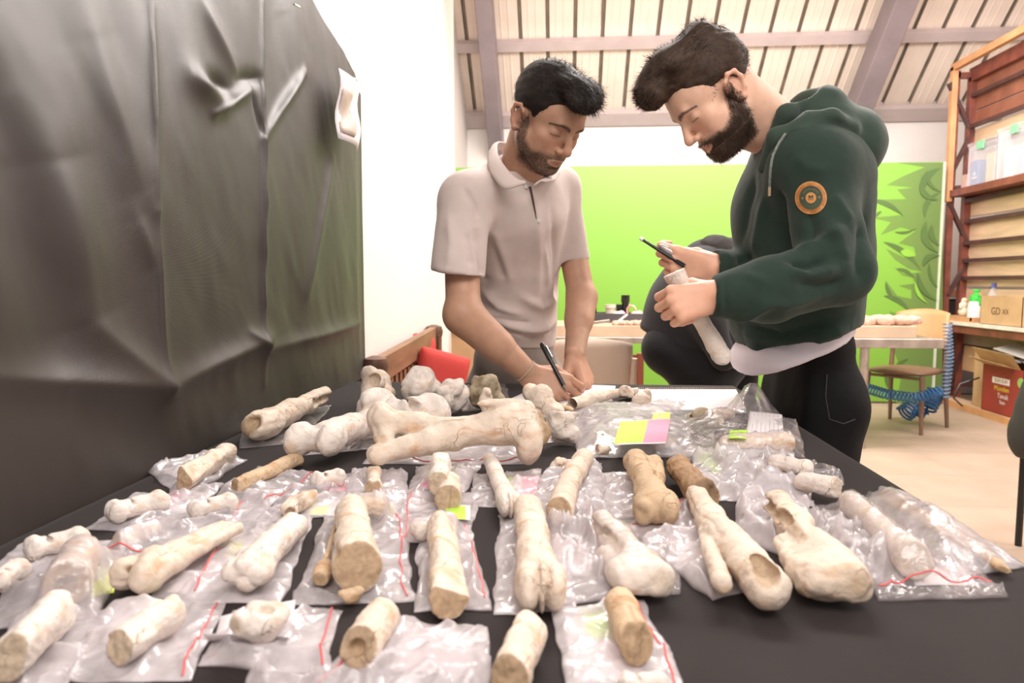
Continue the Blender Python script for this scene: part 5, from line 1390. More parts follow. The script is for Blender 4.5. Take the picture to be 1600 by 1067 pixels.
o, V, Q = garment(v_, 'hair', m_hair, pC, (.012, 25), 23); o.location = -Vector(OC)
v_ = Vol(K(1060, 470) - [.0, .20, .0], K(1180, 380) + [.05, .20, .03], .009); v_.cap(K(1085, 412, 3.0), K(1140, 415, 3.0), .06, .07, flat=(Yd, 1.5)); v_.cap(K(1120, 420, 3.05), K(1150, 440, 3.0), .05)
o, V, Q = garment(v_, 'collar', m_blkc, pC, (.008, 10), 24); o.location = -Vector(OC)
v_ = Vol(K(1110, 480) - [.0, .16, .0], K(1180, 400) + [.05, .16, .05], .007); v_.cap(K(1125, 412, 3.0), K(1140, 440, 3.02), .055, .05); V, Q, _ = v_.mesh(1)
link('body', vmesh('body', V - OC, Q, m_skin, True, {'tint': skin_tint(V, SK_R)}), pC)
for x, y in ((1088, 3.0), (1150, 3.2)):
    q_ = K(x, 640, y); vv = Vol((-.08, -.22, -.005), (.08, .10, .12), .008); vv.cap((0, .03, .045), (0, -.12, .035), .045, .038); vv.plane((0, 0, 0), (0, 0, -1)); V, Q, _ = vv.mesh(1); link('shoe', vmesh('shoe', V, Q, m_shoe), pC, (q_[0] - OC[0], y - OC[1], 0))
# =================================================================== FOSSIL BONES
def bone_mat(name, col, stain, cutc):
    m, N, L, b = newmat(name); tc = N.new('ShaderNodeTexCoord')
    def noise(s, d=5, st=None):
        n = N.new('ShaderNodeTexNoise'); n.inputs['Scale'].default_value = s; n.inputs['Detail'].default_value = d
        if st:
            mp = N.new('ShaderNodeMapping'); mp.inputs['Scale'].default_value = st; L.new(tc.outputs['Object'], mp.inputs[0]); L.new(mp.outputs[0], n.inputs[0])
        else: L.new(tc.outputs['Object'], n.inputs[0])
        return n
    def ramp(src, p0, p1, c0=(0, 0, 0, 1), c1=(1, 1, 1, 1)):
        r = N.new('ShaderNodeValToRGB'); r.color_ramp.elements[0].position = p0; r.color_ramp.elements[1].position = p1; r.color_ramp.elements[0].color = c0; r.color_ramp.elements[1].color = c1; L.new(src, r.inputs[0]); return r.outputs[0]
    def mix(f, a, c, ty='MIX'):
        x = N.new('ShaderNodeMix'); x.data_type = 'RGBA'; x.blend_type = ty
        for i, v in ((0, f), (6, a), (7, c)):
            if isinstance(v, (int, float)): x.inputs[i].default_value = v
            elif isinstance(v, tuple): x.inputs[i].default_value = (*v, 1)
            else: L.new(v, x.inputs[i])
        return x.outputs[2]
    oi = N.new('ShaderNodeObjectInfo'); n1 = noise(26, 6); n2 = noise(70, 5, (.35, 1, 1)); n3 = noise(240, 3)
    c = mix(ramp(n1.outputs[0], .35, .68), tuple(x * .82 for x in col), col)
    c = mix(ramp(n2.outputs[0], .55, .74), c, stain)
    vo = N.new('ShaderNodeTexVoronoi'); vo.feature = 'DISTANCE_TO_EDGE'; vo.inputs['Scale'].default_value = 34
    mp = N.new('ShaderNodeMapping'); mp.inputs['Scale'].default_value = (1, .5, .5); mx = N.new('ShaderNodeVectorMath'); L.new(tc.outputs['Object'], mp.inputs[0]); ns = noise(40, 3); sc_ = N.new('ShaderNodeVectorMath'); sc_.operation = 'SCALE'; sc_.inputs['Scale'].default_value = .03; L.new(ns.outputs['Color'], sc_.inputs[0]); L.new(mp.outputs[0], mx.inputs[0]); L.new(sc_.outputs[0], mx.inputs[1]); L.new(mx.outputs[0], vo.inputs[0])
    ck = ramp(vo.outputs[0], .003, .012, (1, 1, 1, 1), (0, 0, 0, 1)); msk = ramp(noise(18, 2).outputs[0], .55, .68)
    mul = N.new('ShaderNodeMath'); mul.operation = 'MULTIPLY'; L.new(ck, mul.inputs[0]); L.new(msk, mul.inputs[1])
    c = mix(mul.outputs[0], c, tuple(x * .60 for x in stain))
    a = N.new('ShaderNodeAttribute'); a.attribute_name = 'cut'
    cc = mix(ramp(n3.outputs[0], .35, .65), tuple(x * .8 for x in cutc), cutc)
    c = mix(a.outputs['Fac'], c, cc)
    L.new(c, b.inputs['Base Color']); b.inputs['Roughness'].default_value = .68; b.inputs['Specular IOR Level'].default_value = .35
    b.inputs['Subsurface Weight'].default_value = .0
    bp = N.new('ShaderNodeBump'); bp.inputs['Strength'].default_value = .8; bp.inputs['Distance'].default_value = .0014; ad = N.new('ShaderNodeMath'); ad.operation = 'SUBTRACT'; L.new(n3.outputs[0], ad.inputs[0]); L.new(mul.outputs[0], ad.inputs[1]); L.new(ad.outputs[0], bp.inputs['Height']); L.new(bp.outputs[0], b.inputs['Normal'])
    return m


BM = {'pale': bone_mat('bone_pale', (.82, .73, .66), (.66, .48, .34), (.56, .44, .32)), 'cream': bone_mat('bone_cream', (.78, .655, .54), (.62, .38, .22), (.46, .32, .20)),
      'tan': bone_mat('bone_tan', (.66, .48, .31), (.44, .24, .11), (.36, .24, .14)), 'brown': bone_mat('bone_brown', (.44, .28, .16), (.30, .16, .08), (.22, .14, .08)), 'grey': bone_mat('bone_greyish', (.46, .38, .26), (.30, .22, .12), (.25, .19, .11))}
BONES = {}


def mkbone(key, label, A, B, wpx, fn, col='cream', z0=.003, seed=0, rough=1.0, name='fossil_bone', lift=(0, 0), grp=None, h=None):
    """A, B: the two ends in pixels on the table; wpx: width in pixels; fn builds the solid in (v, L, r); lift raises ends A and B"""
    ym = (A[1] + B[1]) / 2; d0 = on((A[0] + B[0]) / 2, ym, TZ + .02).y; r = wpx / 2 * d0 / F * .87
    a, b_ = on(*A, TZ + z0 + r * .8), on(*B, TZ + z0 + r * .8); a.z += lift[0]; b_.z += lift[1]
    L = (b_ - a).length; mid = (a + b_) / 2; x = (b_ - a).normalized(); y = Vector((0, 0, 1)).cross(x).normalized(); z = x.cross(y); M = Matrix((x, y, z)).transposed()
    m_ = max(r * 1.9, .01); hh = h or max(.0012, min(L, .3) / 110)
    v = Vol((-L / 2 - m_, -m_ * 1.3, -m_ * 1.2), (L / 2 + m_, m_ * 1.3, m_ * 1.5), hh)
    fn(v, L, r); V, Q, t = v.mesh(1); n = vnormals(V, Q)
    V = V + n * (r * rough * (.24 * vn(V, .55 / r, seed, 2) + .12 * vn(V, 1.7 / r, seed + 3, 2) * (1 + 1.5 * t) + .05 * vn(V, 5 / r, seed + 5, 1) - .22 * np.clip(.10 - np.abs(vn(V * [.4, 1, 1], .9 / r, seed + 7, 1)), 0, .1) * 2))[:, None]
    W = V @ np.array(M).T; zmin = W[:, 2].min(); loc = Vector((mid.x, mid.y, TZ + z0 - zmin + min(lift)))
    o = link(name, vmesh(name, W, Q, BM[col], True, {'cut': np.clip(t, 0, 1)}), None, loc); tag(o, label, 'bone', grp or 'fossil bones on the table'); BONES[key] = (o, W + np.array(loc), Q); return o


def sh(cutA=True, cutB=True, fa=1.12, fb=1.0, waist=.9, ta=.15, tb=-.2, flat=1.0):
    def f(v, L, r):
        v.chain([(-L * .62, 0, 0), (-L * .3, 0, 0), (L * .2, 0, 0), (L * .62, 0, 0)], [r * fa, r * waist, r * waist, r * fb], k=r * .4, flat=((0, 0, 1), flat))
        rs = np.random.RandomState(int(L * 1e6) % 99991); v.ell((0, r * .1, r * .45), (L * .45, r * .35, r * .5), k=r * .4)
        for q in range(4):
            a = rs.uniform(0, 6.28); v.ell((rs.uniform(-.45, .45) * L, math.cos(a) * r * .5, math.sin(a) * r * .5), (L * rs.uniform(.08, .2), r * rs.uniform(.4, .62), r * rs.uniform(.4, .62)), k=r * .25)
        for q in range(3):
            a = rs.uniform(-.3, 3.4); n_ = np.array((rs.uniform(-.12, .12), math.cos(a), math.sin(a))); v.plane(n_ * r * rs.uniform(.72, .86), n_, r * .22)
        if cutA: v.plane((-L * .5, 0, 0), (-1, ta, .25), r * .05, 1.0)
        if cutB: v.plane((L * .5, 0, 0), (1, tb, .1), r * .15, .6)
    return f


def phal(v, L, r):
    v.chain([(-L * .34, 0, 0), (0, 0, 0), (L * .32, 0, 0)], [r * .82, r * .72, r * .92], k=r * .4)
    for s in (-1, 1):
        v.ell((-L * .36, s * r * .48, 0), (L * .16, r * .50, r * .88), k=r * .12); v.ell((L * .34, s * r * .42, 0), (L * .16, r * .58, r * .85), k=r * .2)
    v.ell((-L * .20, 0, r * .95), (L * .08, r * .8, r * .25), k=r * .15, op='-')
    v.cap((-L * .12, -r * 1.0, r * .5), (-L * .12, r * 1.0, r * .5), r * .14, k=r * .2, op='-')


def phal_cut(v, L, r): phal(v, L, r); v.plane((-L * .42, 0, 0), (-1, .1, .3), r * .15, 1.0)


def metap(v, L, r):
    v.chain([(-L * .36, 0, 0), (-L * .1, 0, 0), (L * .6, 0, 0)], [r * 1.05, r * .78, r * .80], k=r * .5)
    for s in (-1, 1): v.ell((-L * .41, s * r * .56, 0), (L * .10, r * .52, r * .95), k=r * .12)
    v.ell((-L * .42, 0, 0), (L * .09, r * .12, r * 1.05), k=r * .1); v.cap((-L * .3, 0, r * 1.02), (L * .1, 0, r * .85), r * .10, k=r * .2, op='-')
    v.plane((L * .5, 0, 0), (1, .2, .1), r * .15, .8)


def twoprong(v, L, r):
    v.chain([(L * .52, 0, 0), (L * .2, 0, 0), (-L * .05, r * .1, 0)], [r * .50, r * .55, r * .68], k=r * .3)
    v.chain([(-L * .05, -r * .1, 0), (-L * .44, -r * .52, 0)], [r * .62, r * .70], k=r * .25); v.chain([(L * .02, r * .65, 0), (-L * .42, r * .86, -r * .1)], [r * .26, r * .36], k=r * .08)
    v.ell((-L * .40, -r * .45, -r * .1), (L * .12, r * .55, r * .62), k=r * .2); v.cap((-L * .10, r * .50, r * .4), (-L * .48, r * .55, r * .3), r * .10, k=r * .05, op='-')
    v.ell((-L * .50, -r * .40, r * .50), (L * .16, r * .40, r * .40), k=r * .1, op='-', tagv=.8); v.cap((L * .06, -r * .7, r * .55), (L * .12, r * .7, r * .50), r * .05, k=r * .03, op='-')


def distal_wide(v, L, r):
    v.chain([(L * .55, r * .25, 0), (L * .15, r * .1, 0), (-L * .25, -r * .05, 0)], [r * .45, r * .50, r * .62], k=r * .4)
    v.chain([(-L * .02, r * .72, -r * .1), (-L * .34, r * .62, -r * .1)], [r * .26, r * .40], k=r * .15)
    v.ell((-L * .34, 0, -r * .1), (L * .17, r * .95, r * .58), k=r * .3); v.ell((-L * .44, -r * .5, -.1 * r), (L * .10, r * .45, r * .5), k=r * .2); v.ell((-L * .40, r * .5, -.1 * r), (L * .10, r * .42, r * .45), k=r * .2)
    v.cap((L * .2, r * .45, r * .3), (-L * .2, r * .42, r * .5), r * .11, k=r * .1, op='-', tagv=.9); v.cap((L * .48, r * .55, .1 * r), (L * .15, r * .55, r * .2), r * .12, k=r * .1, op='-', tagv=.9)
    v.plane((-L * .52, 0, 0), (-1, -.2, .35), r * .3, .9); v.plane((L * .5, 0, 0), (1, 0, 0), r * .1, .6)


def columns(v, L, r):
    for y, z, k in ((-.58, 0, .34), (0, .22, .36), (.56, 0, .34)):
        v.chain([(L * .56, y * r * .75, 0), (L * .1, y * r, z * r), (-L * .25, y * r, z * r)], [r * k * .8, r * k, r * k * 1.15], k=r * .06)
    v.cap((L * .5, 0, -.1 * r), (-L * .2, 0, -.1 * r), r * .45, k=r * .1)
    v.ell((-L * .34, -r * .42, 0), (L * .15, r * .52, r * .72), k=r * .2); v.ell((-L * .36, r * .45, -.05 * r), (L * .13, r * .50, r * .62), k=r * .12); v.ell((-L * .22, -r * .1, r * .45), (L * .10, r * .45, r * .35), k=r * .2)
    v.ell((-L * .17, -r * .08, r * .82), (L * .035, r * .18, r * .2), k=r * .05, op='-', tagv=1); v.cap((-L * .50, r * .05, r * .6), (-L * .38, r * .05, r * .1), r * .12, k=r * .1, op='-', tagv=.8)
    v.plane((-L * .49, 0, 0), (-1, 0, .3), r * .2, .5)


def knobby(v, L, r):
    v.chain([(L * .55, 0, 0), (0, 0, 0), (-L * .25, 0, 0)], [r * .62, r * .60, r * .75], k=r * .3)
    for y, z in ((-.55, .0), (.5, .05), (0, .35), (-.1, -.3)): v.ell((-L * .36, y * r, z * r), (L * .12, r * .46, r * .45), k=r * .12)
    v.ell((-L * .20, r * .55, .1 * r), (L * .10, r * .35, r * .4), k=r * .15); v.plane((L * .5, 0, 0), (1, 0, .3), r * .2, .4); v.plane((-L * .47, 0, 0), (-1, 0, .1), r * .25)


def chunk(seed, n=6, cuts=1, tall=1.0):
    def f(v, L, r):
        rs = np.random.RandomState(seed)
        v.ell((0, 0, 0), (L * .40, r * .72, r * .72 * tall), k=r * .1)
        for i in range(n):
            c = rs.uniform(-1, 1, 3) * (L * .34, r * .55, r * .55 * tall); q = rs.uniform(.35, .62, 3) * (min(L, 2 * r) * .55, r, r * tall); v.ell(c, q, np.array(Euler(rs.uniform(0, 3, 3)).to_matrix()), k=r * .18)
        for i in range(2): c = rs.uniform(-1, 1, 3) * (L * .4, r * .9, r * .9); v.ell(c, (r * .35, r * .3, r * .35), k=r * .15, op='-', tagv=.5)
        if cuts: v.plane((-L * .42, 0, 0), (-1, rs.uniform(-.4, .4), rs.uniform(-.2, .5)), r * .12, 1)
        if cuts > 1: v.plane((0, 0, r * .6), (rs.uniform(-.3, .3), rs.uniform(-.3, .3), 1), r * .12, .7)
    return f


def brokenflare(v, L, r):
    v.chain([(L * .55, r * .3, r * .3), (L * .2, r * .1, r * .1), (-L * .15, 0, 0)], [r * .52, r * .56, r * .66], k=r * .3)
    v.ell((-L * .32, 0, 0), (L * .2, r * .95, r * .78), k=r * .3); v.ell((-L * .28, -r * .3, r * .5), (L * .14, r * .4, r * .3), k=r * .2); v.ell((-L * .02, 0, r * .45), (L * .1, r * .4, r * .3), k=r * .25)
    v.ell((-L * .54, -r * .1, r * .35), (L * .13, r * .55, r * .5), k=r * .1, op='-', tagv=1); v.plane((-L * .48, 0, 0), (-1, .3, .1), r * .15, 1)
    v.plane((L * .5, 0, 0), (1, .2, -.2), r * .1, .9); v.cap((L * .2, -r * .4, r * .2), (L * .5, -r * .3, r * .1), r * .22, k=r * .15, op='-', tagv=.5)


def humerus(v, L, r):
    v.chain([(-L * .3, 0, 0), (0, 0, 0), (L * .28, 0, 0)], [r * .58, r * .46, r * .62], k=r * .4)
    for s in (-1, 1): v.ell((-L * .40, s * r * .62, .0 if s > 0 else r * .1), (L * .12, r * .5, r * .62), k=r * .12)
    v.cap((-L * .4, -r * .5, 0), (-L * .4, r * .5, 0), r * .42, k=r * .1)
    v.ell((L * .40, r * .35, r * .35), (L * .17, r * .72, r * .72), k=r * .2); v.ell((L * .30, -r * .55, r * .3), (L * .13, r * .48, r * .5), k=r * .2); v.ell((L * .24, 0, r * .85), (L * .12, r * .45, r * .42), k=r * .2)


def femur(v, L, r):
    # A = left pronged end, B = massive right end
    v.chain([(-L * .40, r * .45, r * .45), (-L * .22, r * .3, r * .25), (0, 0, .1 * r), (L * .22, 0, r * .15)], [r * .36, r * .38, r * .40, r * .58], k=r * .35)
    v.chain([(-L * .44, -r * .60, -r * .35), (-L * .15, -r * .25, -r * .12), (0, 0, 0)], [r * .32, r * .34, r * .34], k=r * .2)
    v.ell((-L * .42, r * .5, r * .5), (L * .075, r * .45, r * .52), k=r * .15); v.ell((-L * .40, r * .1, 0), (L * .06, r * .5, r * .3), k=r * .2)
    v.ell((L * .30, 0, r * .25), (L * .15, r * .78, r * .70), k=r * .3); v.ell((L * .40, -r * .55, -r * .15), (L * .085, r * .58, r * .82), k=r * .15); v.ell((L * .40, r * .1, r * .55), (L * .08, r * .6, r * .48), k=r * .2)
    v.ell((L * .48, r * .3, r * .2), (L * .06, r * .45, r * .5), k=r * .1, tagv=1.0); v.ell((L * .50, -.1 * r, 0), (L * .05, r * .4, r * .45), k=r * .08, tagv=1.0)
    v.cap((L * .18, -r * .1, r * .92), (L * .34, r * .1, r * 1.02), r * .12, k=r * .1, op='-', tagv=.7); v.ell((L * .25, .2 * r, r * .95), (L * .13, r * .32, r * .16), k=r * .1)
    v.cap((-L * .2, -r * .2, r * .45), (L * .12, -r * .3, r * .6), r * .05, k=r * .05, op='-', tagv=.9)


def vert_proc(v, L, r):
    v.ell((0, 0, -r * .3), (L * .45, r * .6, r * .6), k=r * .1); v.chain([(-L * .1, 0, 0), (-L * .22, 0, r * .9), (-L * .20, 0, r * 1.35)], [r * .42, r * .26, r * .20], k=r * .3)
    v.ell((L * .15, r * .1, r * .35), (L * .28, r * .4, r * .42), k=r * .2); v.cap((-L * .22, -r * .3, r * 1.3), (-L * .16, r * .3, r * 1.3), r * .13, k=r * .1); v.cap((0, 0, -.2 * r), (L * .46, -r * .2, -r * .3), r * .34, r * .2, k=r * .2)


def bentshaft(v, L, r):
    v.chain([(-L * .56, -r * .1, 0), (-L * .2, r * .15, 0), (L * .15, r * .1, 0), (L * .42, -r * .25, 0)], [r * .95, r * .86, r * .80, r * .75], k=r * .3)
    v.ell((L * .40, -r * .1, r * .1), (L * .12, r * .8, r * .7), k=r * .15); v.ell((L * .36, r * .5, 0), (L * .08, r * .3, r * .5), k=r * .15); v.plane((-L * .48, 0, 0), (-1, .3, .5), r * .1, 1)


def twolobe(v, L, r):
    v.chain([(L * .45, r * .2, 0), (0, r * .05, .1 * r), (-L * .35, 0, 0)], [r * .60, r * .55, r * .62], k=r * .15)
    v.chain([(L * .44, -r * .6, 0), (L * .1, -r * .45, 0), (-L * .1, -r * .3, 0)], [r * .40, r * .34, r * .22], k=r * .06); v.ell((-L * .36, r * .45, -.1 * r), (L * .12, r * .4, r * .5), k=r * .12); v.ell((-L * .36, -r * .4, 0), (L * .10, r * .4, r * .55), k=r * .12)
    v.plane((-L * .46, 0, 0), (-1, .1, .2), r * .15, .7); v.cap((L * .5, -r * .25, r * .5), (-L * .1, -r * .2, r * .5), r * .08, k=r * .06, op='-', tagv=.5)


def bigtibia(v, L, r):
    v.chain([(L * .56, .05 * r, 0), (0, 0, 0), (-L * .42, 0, 0)], [r * .72, r * .80, r * 1.0], k=r * .4); v.ell((-L * .30, r * .45, -r * .1), (L * .16, r * .5, r * .62), k=r * .2)
    v.plane((-L * .44, 0, 0), (-1, -.1, .42), r * .04, 1.0); v.cap((-L * .2, r * .95, r * .6), (-L * .5, r * .85, r * .6), r * .2, k=r * .1, op='-', tagv=1)


def face_round(v, L, r):
    v.chain([(-L * .5, 0, 0), (L * .5, 0, 0)], [r * 1.0, r * .92], k=r * .3); v.plane((-L * .42, 0, 0), (-1, 0, .35), r * .04, .9)


def hollow(v, L, r):
    face_round(v, L, r); v.ell((-L * .50, r * .1, -.05 * r), (L * .22, r * .5, r * .45), k=r * .1, op='-', tagv=1)


def splitshaft(v, L, r):
    v.chain([(L * .5, 0, 0), (-L * .5, 0, 0)], [r * .86, r * .9], k=r * .3); v.plane((-L * .36, 0, 0), (-1, -.35, .5), r * .12, .9); v.ell((-L * .40, -r * .4, r * .4), (L * .12, r * .4, r * .4), k=r * .1, op='-', tagv=1)
    v.ell((-L * .36, r * .3, -.2 * r), (L * .1, r * .4, r * .5), k=r * .1, tagv=.8); v.cap((L * .1, -r * .2, r * .9), (-L * .4, -r * .1, r * .9), r * .07, k=r * .05, op='-', tagv=.8)


def handbone(v, L, r):
    v.chain([(-L * .5, 0, 0), (-L * .30, 0, 0), (0, 0, 0), (L * .3, 0, 0)], [r * 1.0, r * .85, r * .72, r * .85], k=r * .3)
    for s in (-1, 1): v.ell((L * .40, s * r * .42, 0), (L * .10, r * .56, r * .85), k=r * .35)
    v.ell((L * .30, 0, 0), (L * .14, r * .8, r * .7), k=r * .4); v.cap((L * .34, 0, -r), (L * .5, 0, -r * .9), r * .12, k=r * .15, op='-'); v.plane((-L * .49, 0, 0), (-1, .1, .1), r * .1, .3)


B = mkbone
# back rows
B('b1', 'large tan bone with a broken hollow flared end at the back left beside the drape', (388, 672), (512, 622), 62, brokenflare, 'cream', seed=1)
B('b2', 'pale humerus like bone with rounded knobs leaning beside the broken flared bone', (476, 688), (612, 640), 90, humerus, 'pale', seed=2, z0=.012)
B('b3', 'jagged upright bone lump standing behind the pale knobbed bone near the bench', (566, 630), (608, 612), 62, chunk(3, 7, 0, 1.7), 'cream', seed=3)
B('b4', 'smooth pale joint bone at the back in front of the bench rail', (630, 622), (680, 608), 66, chunk(11, 5, 0, 1.45), 'pale', seed=4)
B('b5', 'pale knuckle bone with two ridges in front of the smooth joint bone', (612, 660), (684, 650), 84, phal, 'pale', seed=5, z0=.008)
B('b5b', 'flat reddish bone piece lying under the pale ridged knuckle bone', (606, 664), (650, 664), 30, chunk(17, 4, 1, .6), 'cream', seed=6)
B('b6', 'small lumpy bone on a bag in front of the red cushion', (682, 630), (726, 624), 58, chunk(21, 5, 0, 1.6), 'pale', seed=7)
B('b7', 'dark greyish bones in a bag touching the trousers of the writing man', (730, 626), (782, 618), 60, chunk(23, 7, 1, 1.4), 'grey', seed=8)
B('b8', 'vertebra with a tall forked process behind the largest bone', (740, 662), (806, 655), 74, vert_proc, 'cream', seed=9)
B('b9', 'largest bone of all, a long femur lying crosswise with a massive right end', (572, 692), (845, 680), 104, femur, 'cream', seed=10, z0=.010, h=.0021)
B('b10', 'squat ribbed vertebra directly below the writing hand', (822, 640), (868, 636), 60, chunk(31, 5, 0, 1.5), 'cream', seed=11)
B('b10b', 'tapering piece leaning on the squat vertebra below the writing hand', (858, 630), (900, 640), 22, chunk(33, 4, 0, .8), 'tan', seed=12, z0=.012)
B('b11', 'square bone block with pits at the right end of the largest bone', (850, 676), (902, 670), 66, chunk(35, 6, 2, 1.25), 'pale', seed=13)
B('c1', 'long low bone lying on the white page beside the writing hand', (905, 634), (978, 614), 26, sh(False, False, .8, 1.3, .8), 'cream', seed=14)
B('c1b', 'small round bone at the right end of the long low bone on the page', (962, 612), (990, 612), 28, chunk(37, 4, 0), 'cream', seed=15, z0=.012)
B('c2', 'pinkish bone knob in front of the spiral notebook left end', (985, 630), (1020, 628), 34, chunk(39, 4, 0), 'cream', seed=16)
B('c3', 'crumbly olive brown lump under the edge of the bag with the neon labels', (918, 686), (952, 684), 34, chunk(41, 8, 0, 1.0), 'grey', seed=17, rough=2.2)
B('c4', 'small triangular bone chip beside the crumbly olive lump', (930, 705), (958, 702), 24, chunk(43, 3, 1), 'cream', seed=18)
B('d1', 'dark brown round knob of a bone in front of the notebook', (1080, 650), (1110, 645), 30, chunk(45, 4, 0, 1.2), 'grey', seed=19)
B('d1b', 'reddish cream bone next to the dark brown knob inside the clear bag', (1105, 655), (1150, 645), 34, chunk(47, 5, 0, .9), 'cream', seed=20)
B('d2', 'short bone with a pink stain inside the peaked clear bag by the dark jeans', (1145, 700), (1215, 698), 38, sh(False, False, .9, 1.1, .85), 'cream', seed=21)
B('d3', 'long bone under the neon labelled bag with only its left part showing', (1000, 700), (1060, 690), 26, chunk(49, 4, 0), 'cream', seed=22)
B('e1', 'small knobbly bone at the right table edge, the farther of two', (1206, 722), (1268, 735), 34, phal, 'pale', seed=23, z0=.008)
B('e2', 'small blocky bone at the right table edge, the nearer of two', (1250, 752), (1310, 765), 42, sh(True, True, 1.0, 1.0, .9), 'pale', seed=24, z0=.006)
# second row
B('f1', 'smooth shaft with a round flat cut end at the far left by the drape', (288, 752), (348, 716), 44, sh(True, False), 'cream', seed=30)
B('f2', 'slender shaft with a dark cut end right of the round cut shaft', (370, 762), (454, 724), 31, sh(True, False, 1.0, 1.05, .85), 'tan', seed=31)
B('f3', 'tiny spool shaped bone with a pink label beside it', (490, 752), (536, 745), 38, phal, 'pale', seed=32)
B('f4', 'small upright tooth like bone on the white slip behind the big cut shaft', (584, 768), (584, 738), 32, phal_cut, 'cream', seed=33)
B('f5', 'short cream cylinder standing behind the round end piece', (688, 762), (690, 728), 42, sh(True, False, 1.0, 1.0, .95), 'pale', seed=34, z0=.012)
B('f6', 'short piece showing a flat round tan face in the middle of the table', (700, 788), (702, 760), 48, face_round, 'cream', seed=35)
B('f7', 'tapering shaft with a broken lower end in the middle of the table', (800, 802), (765, 722), 40, metap, 'pale', seed=36)
B('f8', 'curved cracked shaft with a grainy broken end beside the tapering shaft', (872, 806), (912, 712), 50, bentshaft, 'cream', seed=37, z0=.006)
B('f9', 'small stained bone lump half hidden behind the curved cracked shaft', (856, 730), (892, 722), 34, chunk(53, 5, 0), 'cream', seed=38)
B('g1', 'brown two lobed bone, the largest brown piece near the table middle', (1030, 800), (1000, 712), 88, twolobe, 'tan', seed=39)
B('g2', 'brown ragged bone lying right of the two lobed brown bone', (1112, 790), (1060, 735), 60, splitshaft, 'brown', seed=40, rough=1.6)
# third row
B('h1', 'pale double knuckle bone at the left, farther of the two by the black cloth', (168, 805), (262, 782), 48, phal, 'pale', seed=41)
B('h2', 'cream knuckle bone behind the three column bone', (296, 800), (368, 784), 42, phal, 'pale', seed=42)
B('h3', 'wedge shaped bone with a dark broken end behind the knobby bone', (435, 800), (490, 768), 56, chunk(57, 3, 2, .9), 'cream', seed=43)
B('h4', 'cream knuckle bone inside a crumpled bag behind the big cut shaft', (536, 794), (600, 790), 50, phal, 'cream', seed=44)
B('h5', 'small bone with dark specks in a bag in front of the round face piece', (645, 832), (712, 815), 42, phal, 'pale', seed=45)
B('h6', 'pale double knuckle bone at the left edge, nearer of the two', (40, 862), (136, 842), 54, phal, 'pale', seed=46)
B('h7', 'small pale bone under clear plastic beside the nearer left knuckle bone', (180, 850), (232, 832), 40, sh(True, False, 1, .9), 'pale', seed=47)
B('h8', 'short hollow bone with a stained open end at the left', (104, 925), (128, 872), 80, hollow, 'cream', seed=48)
B('h9', 'pale rounded bone cut off by the left edge of the picture', (-12, 915), (34, 888), 52, phal, 'pale', seed=49)
B('i1', 'long bone made of three fused columns ending in a rough knobbed head', (188, 908), (350, 828), 92, columns, 'cream', seed=50, h=.0016)
B('i2', 'knobby white bone lying alone on a big clear bag', (372, 908), (462, 818), 90, knobby, 'pale', seed=51)
B('i3', 'big shaft with a wide flat brown cut face in the front middle', (560, 905), (550, 806), 84, bigtibia, 'cream', seed=52, h=.0016)
B('i4', 'thin splinter with a lumpy end left of the big brown faced shaft', (500, 912), (524, 820), 40, lambda v, L, r: (v.chain([(L * .5, 0, 0), (-L * .2, 0, 0)], [r * .18, r * .35], k=r * .2), v.ell((-L * .34, 0, 0), (L * .17, r * .95, r * .8), k=r * .3), v.plane((-L * .46, 0, 0), (-1, .3, .3), r * .1, .8)), 'tan', seed=53)
B('i5', 'small crumb of bone in front of the big brown faced shaft', (530, 935), (568, 925), 40, chunk(61, 5, 0), 'tan', seed=54)
B('i6', 'smooth cream cylinder with a pale cut end in the front middle', (702, 942), (692, 835), 70, sh(True, False, 1.05, .92, .86, .0), 'cream', seed=55)
B('j1', 'long cracked bone ending in grooved twin condyles right of the smooth cylinder', (848, 945), (824, 800), 80, metap, 'cream', seed=56, h=.0016)
B('j2', 'broad white bone with a ridge and wide swollen end inside a bag', (1012, 905), (948, 812), 106, distal_wide, 'pale', seed=57, h=.0017)
B('j3', 'split bone with a narrow detached prong and a broken face at the front right', (1180, 925), (1088, 775), 98, twoprong, 'cream', seed=58, h=.0018)
B('j4', 'large rough bone with an orange stained groove at the right front', (1310, 908), (1222, 782), 122, distal_wide, 'cream', seed=59, h=.0020, rough=1.4)
B('j5', 'long smooth bone wrapped in clear plastic near the right corner', (1436, 886), (1322, 782), 68, lambda v, L, r: (v.chain([(L * .42, 0, 0), (0, 0, 0), (-L * .3, 0, 0), (-L * .5, 0, 0)], [r * .72, r * .56, r * .78, r * .95], k=r * .3), v.plane((-L * .45, 0, 0), (-1, 0, .25), r * .1, .4)), 'pale', seed=60)
B('j6', 'long bone rolled in a plastic tube, rough yellow tip at the far right corner', (1572, 884), (1390, 780), 34, sh(True, False, 1.1, .9, .8), 'tan', seed=61, rough=1.8)
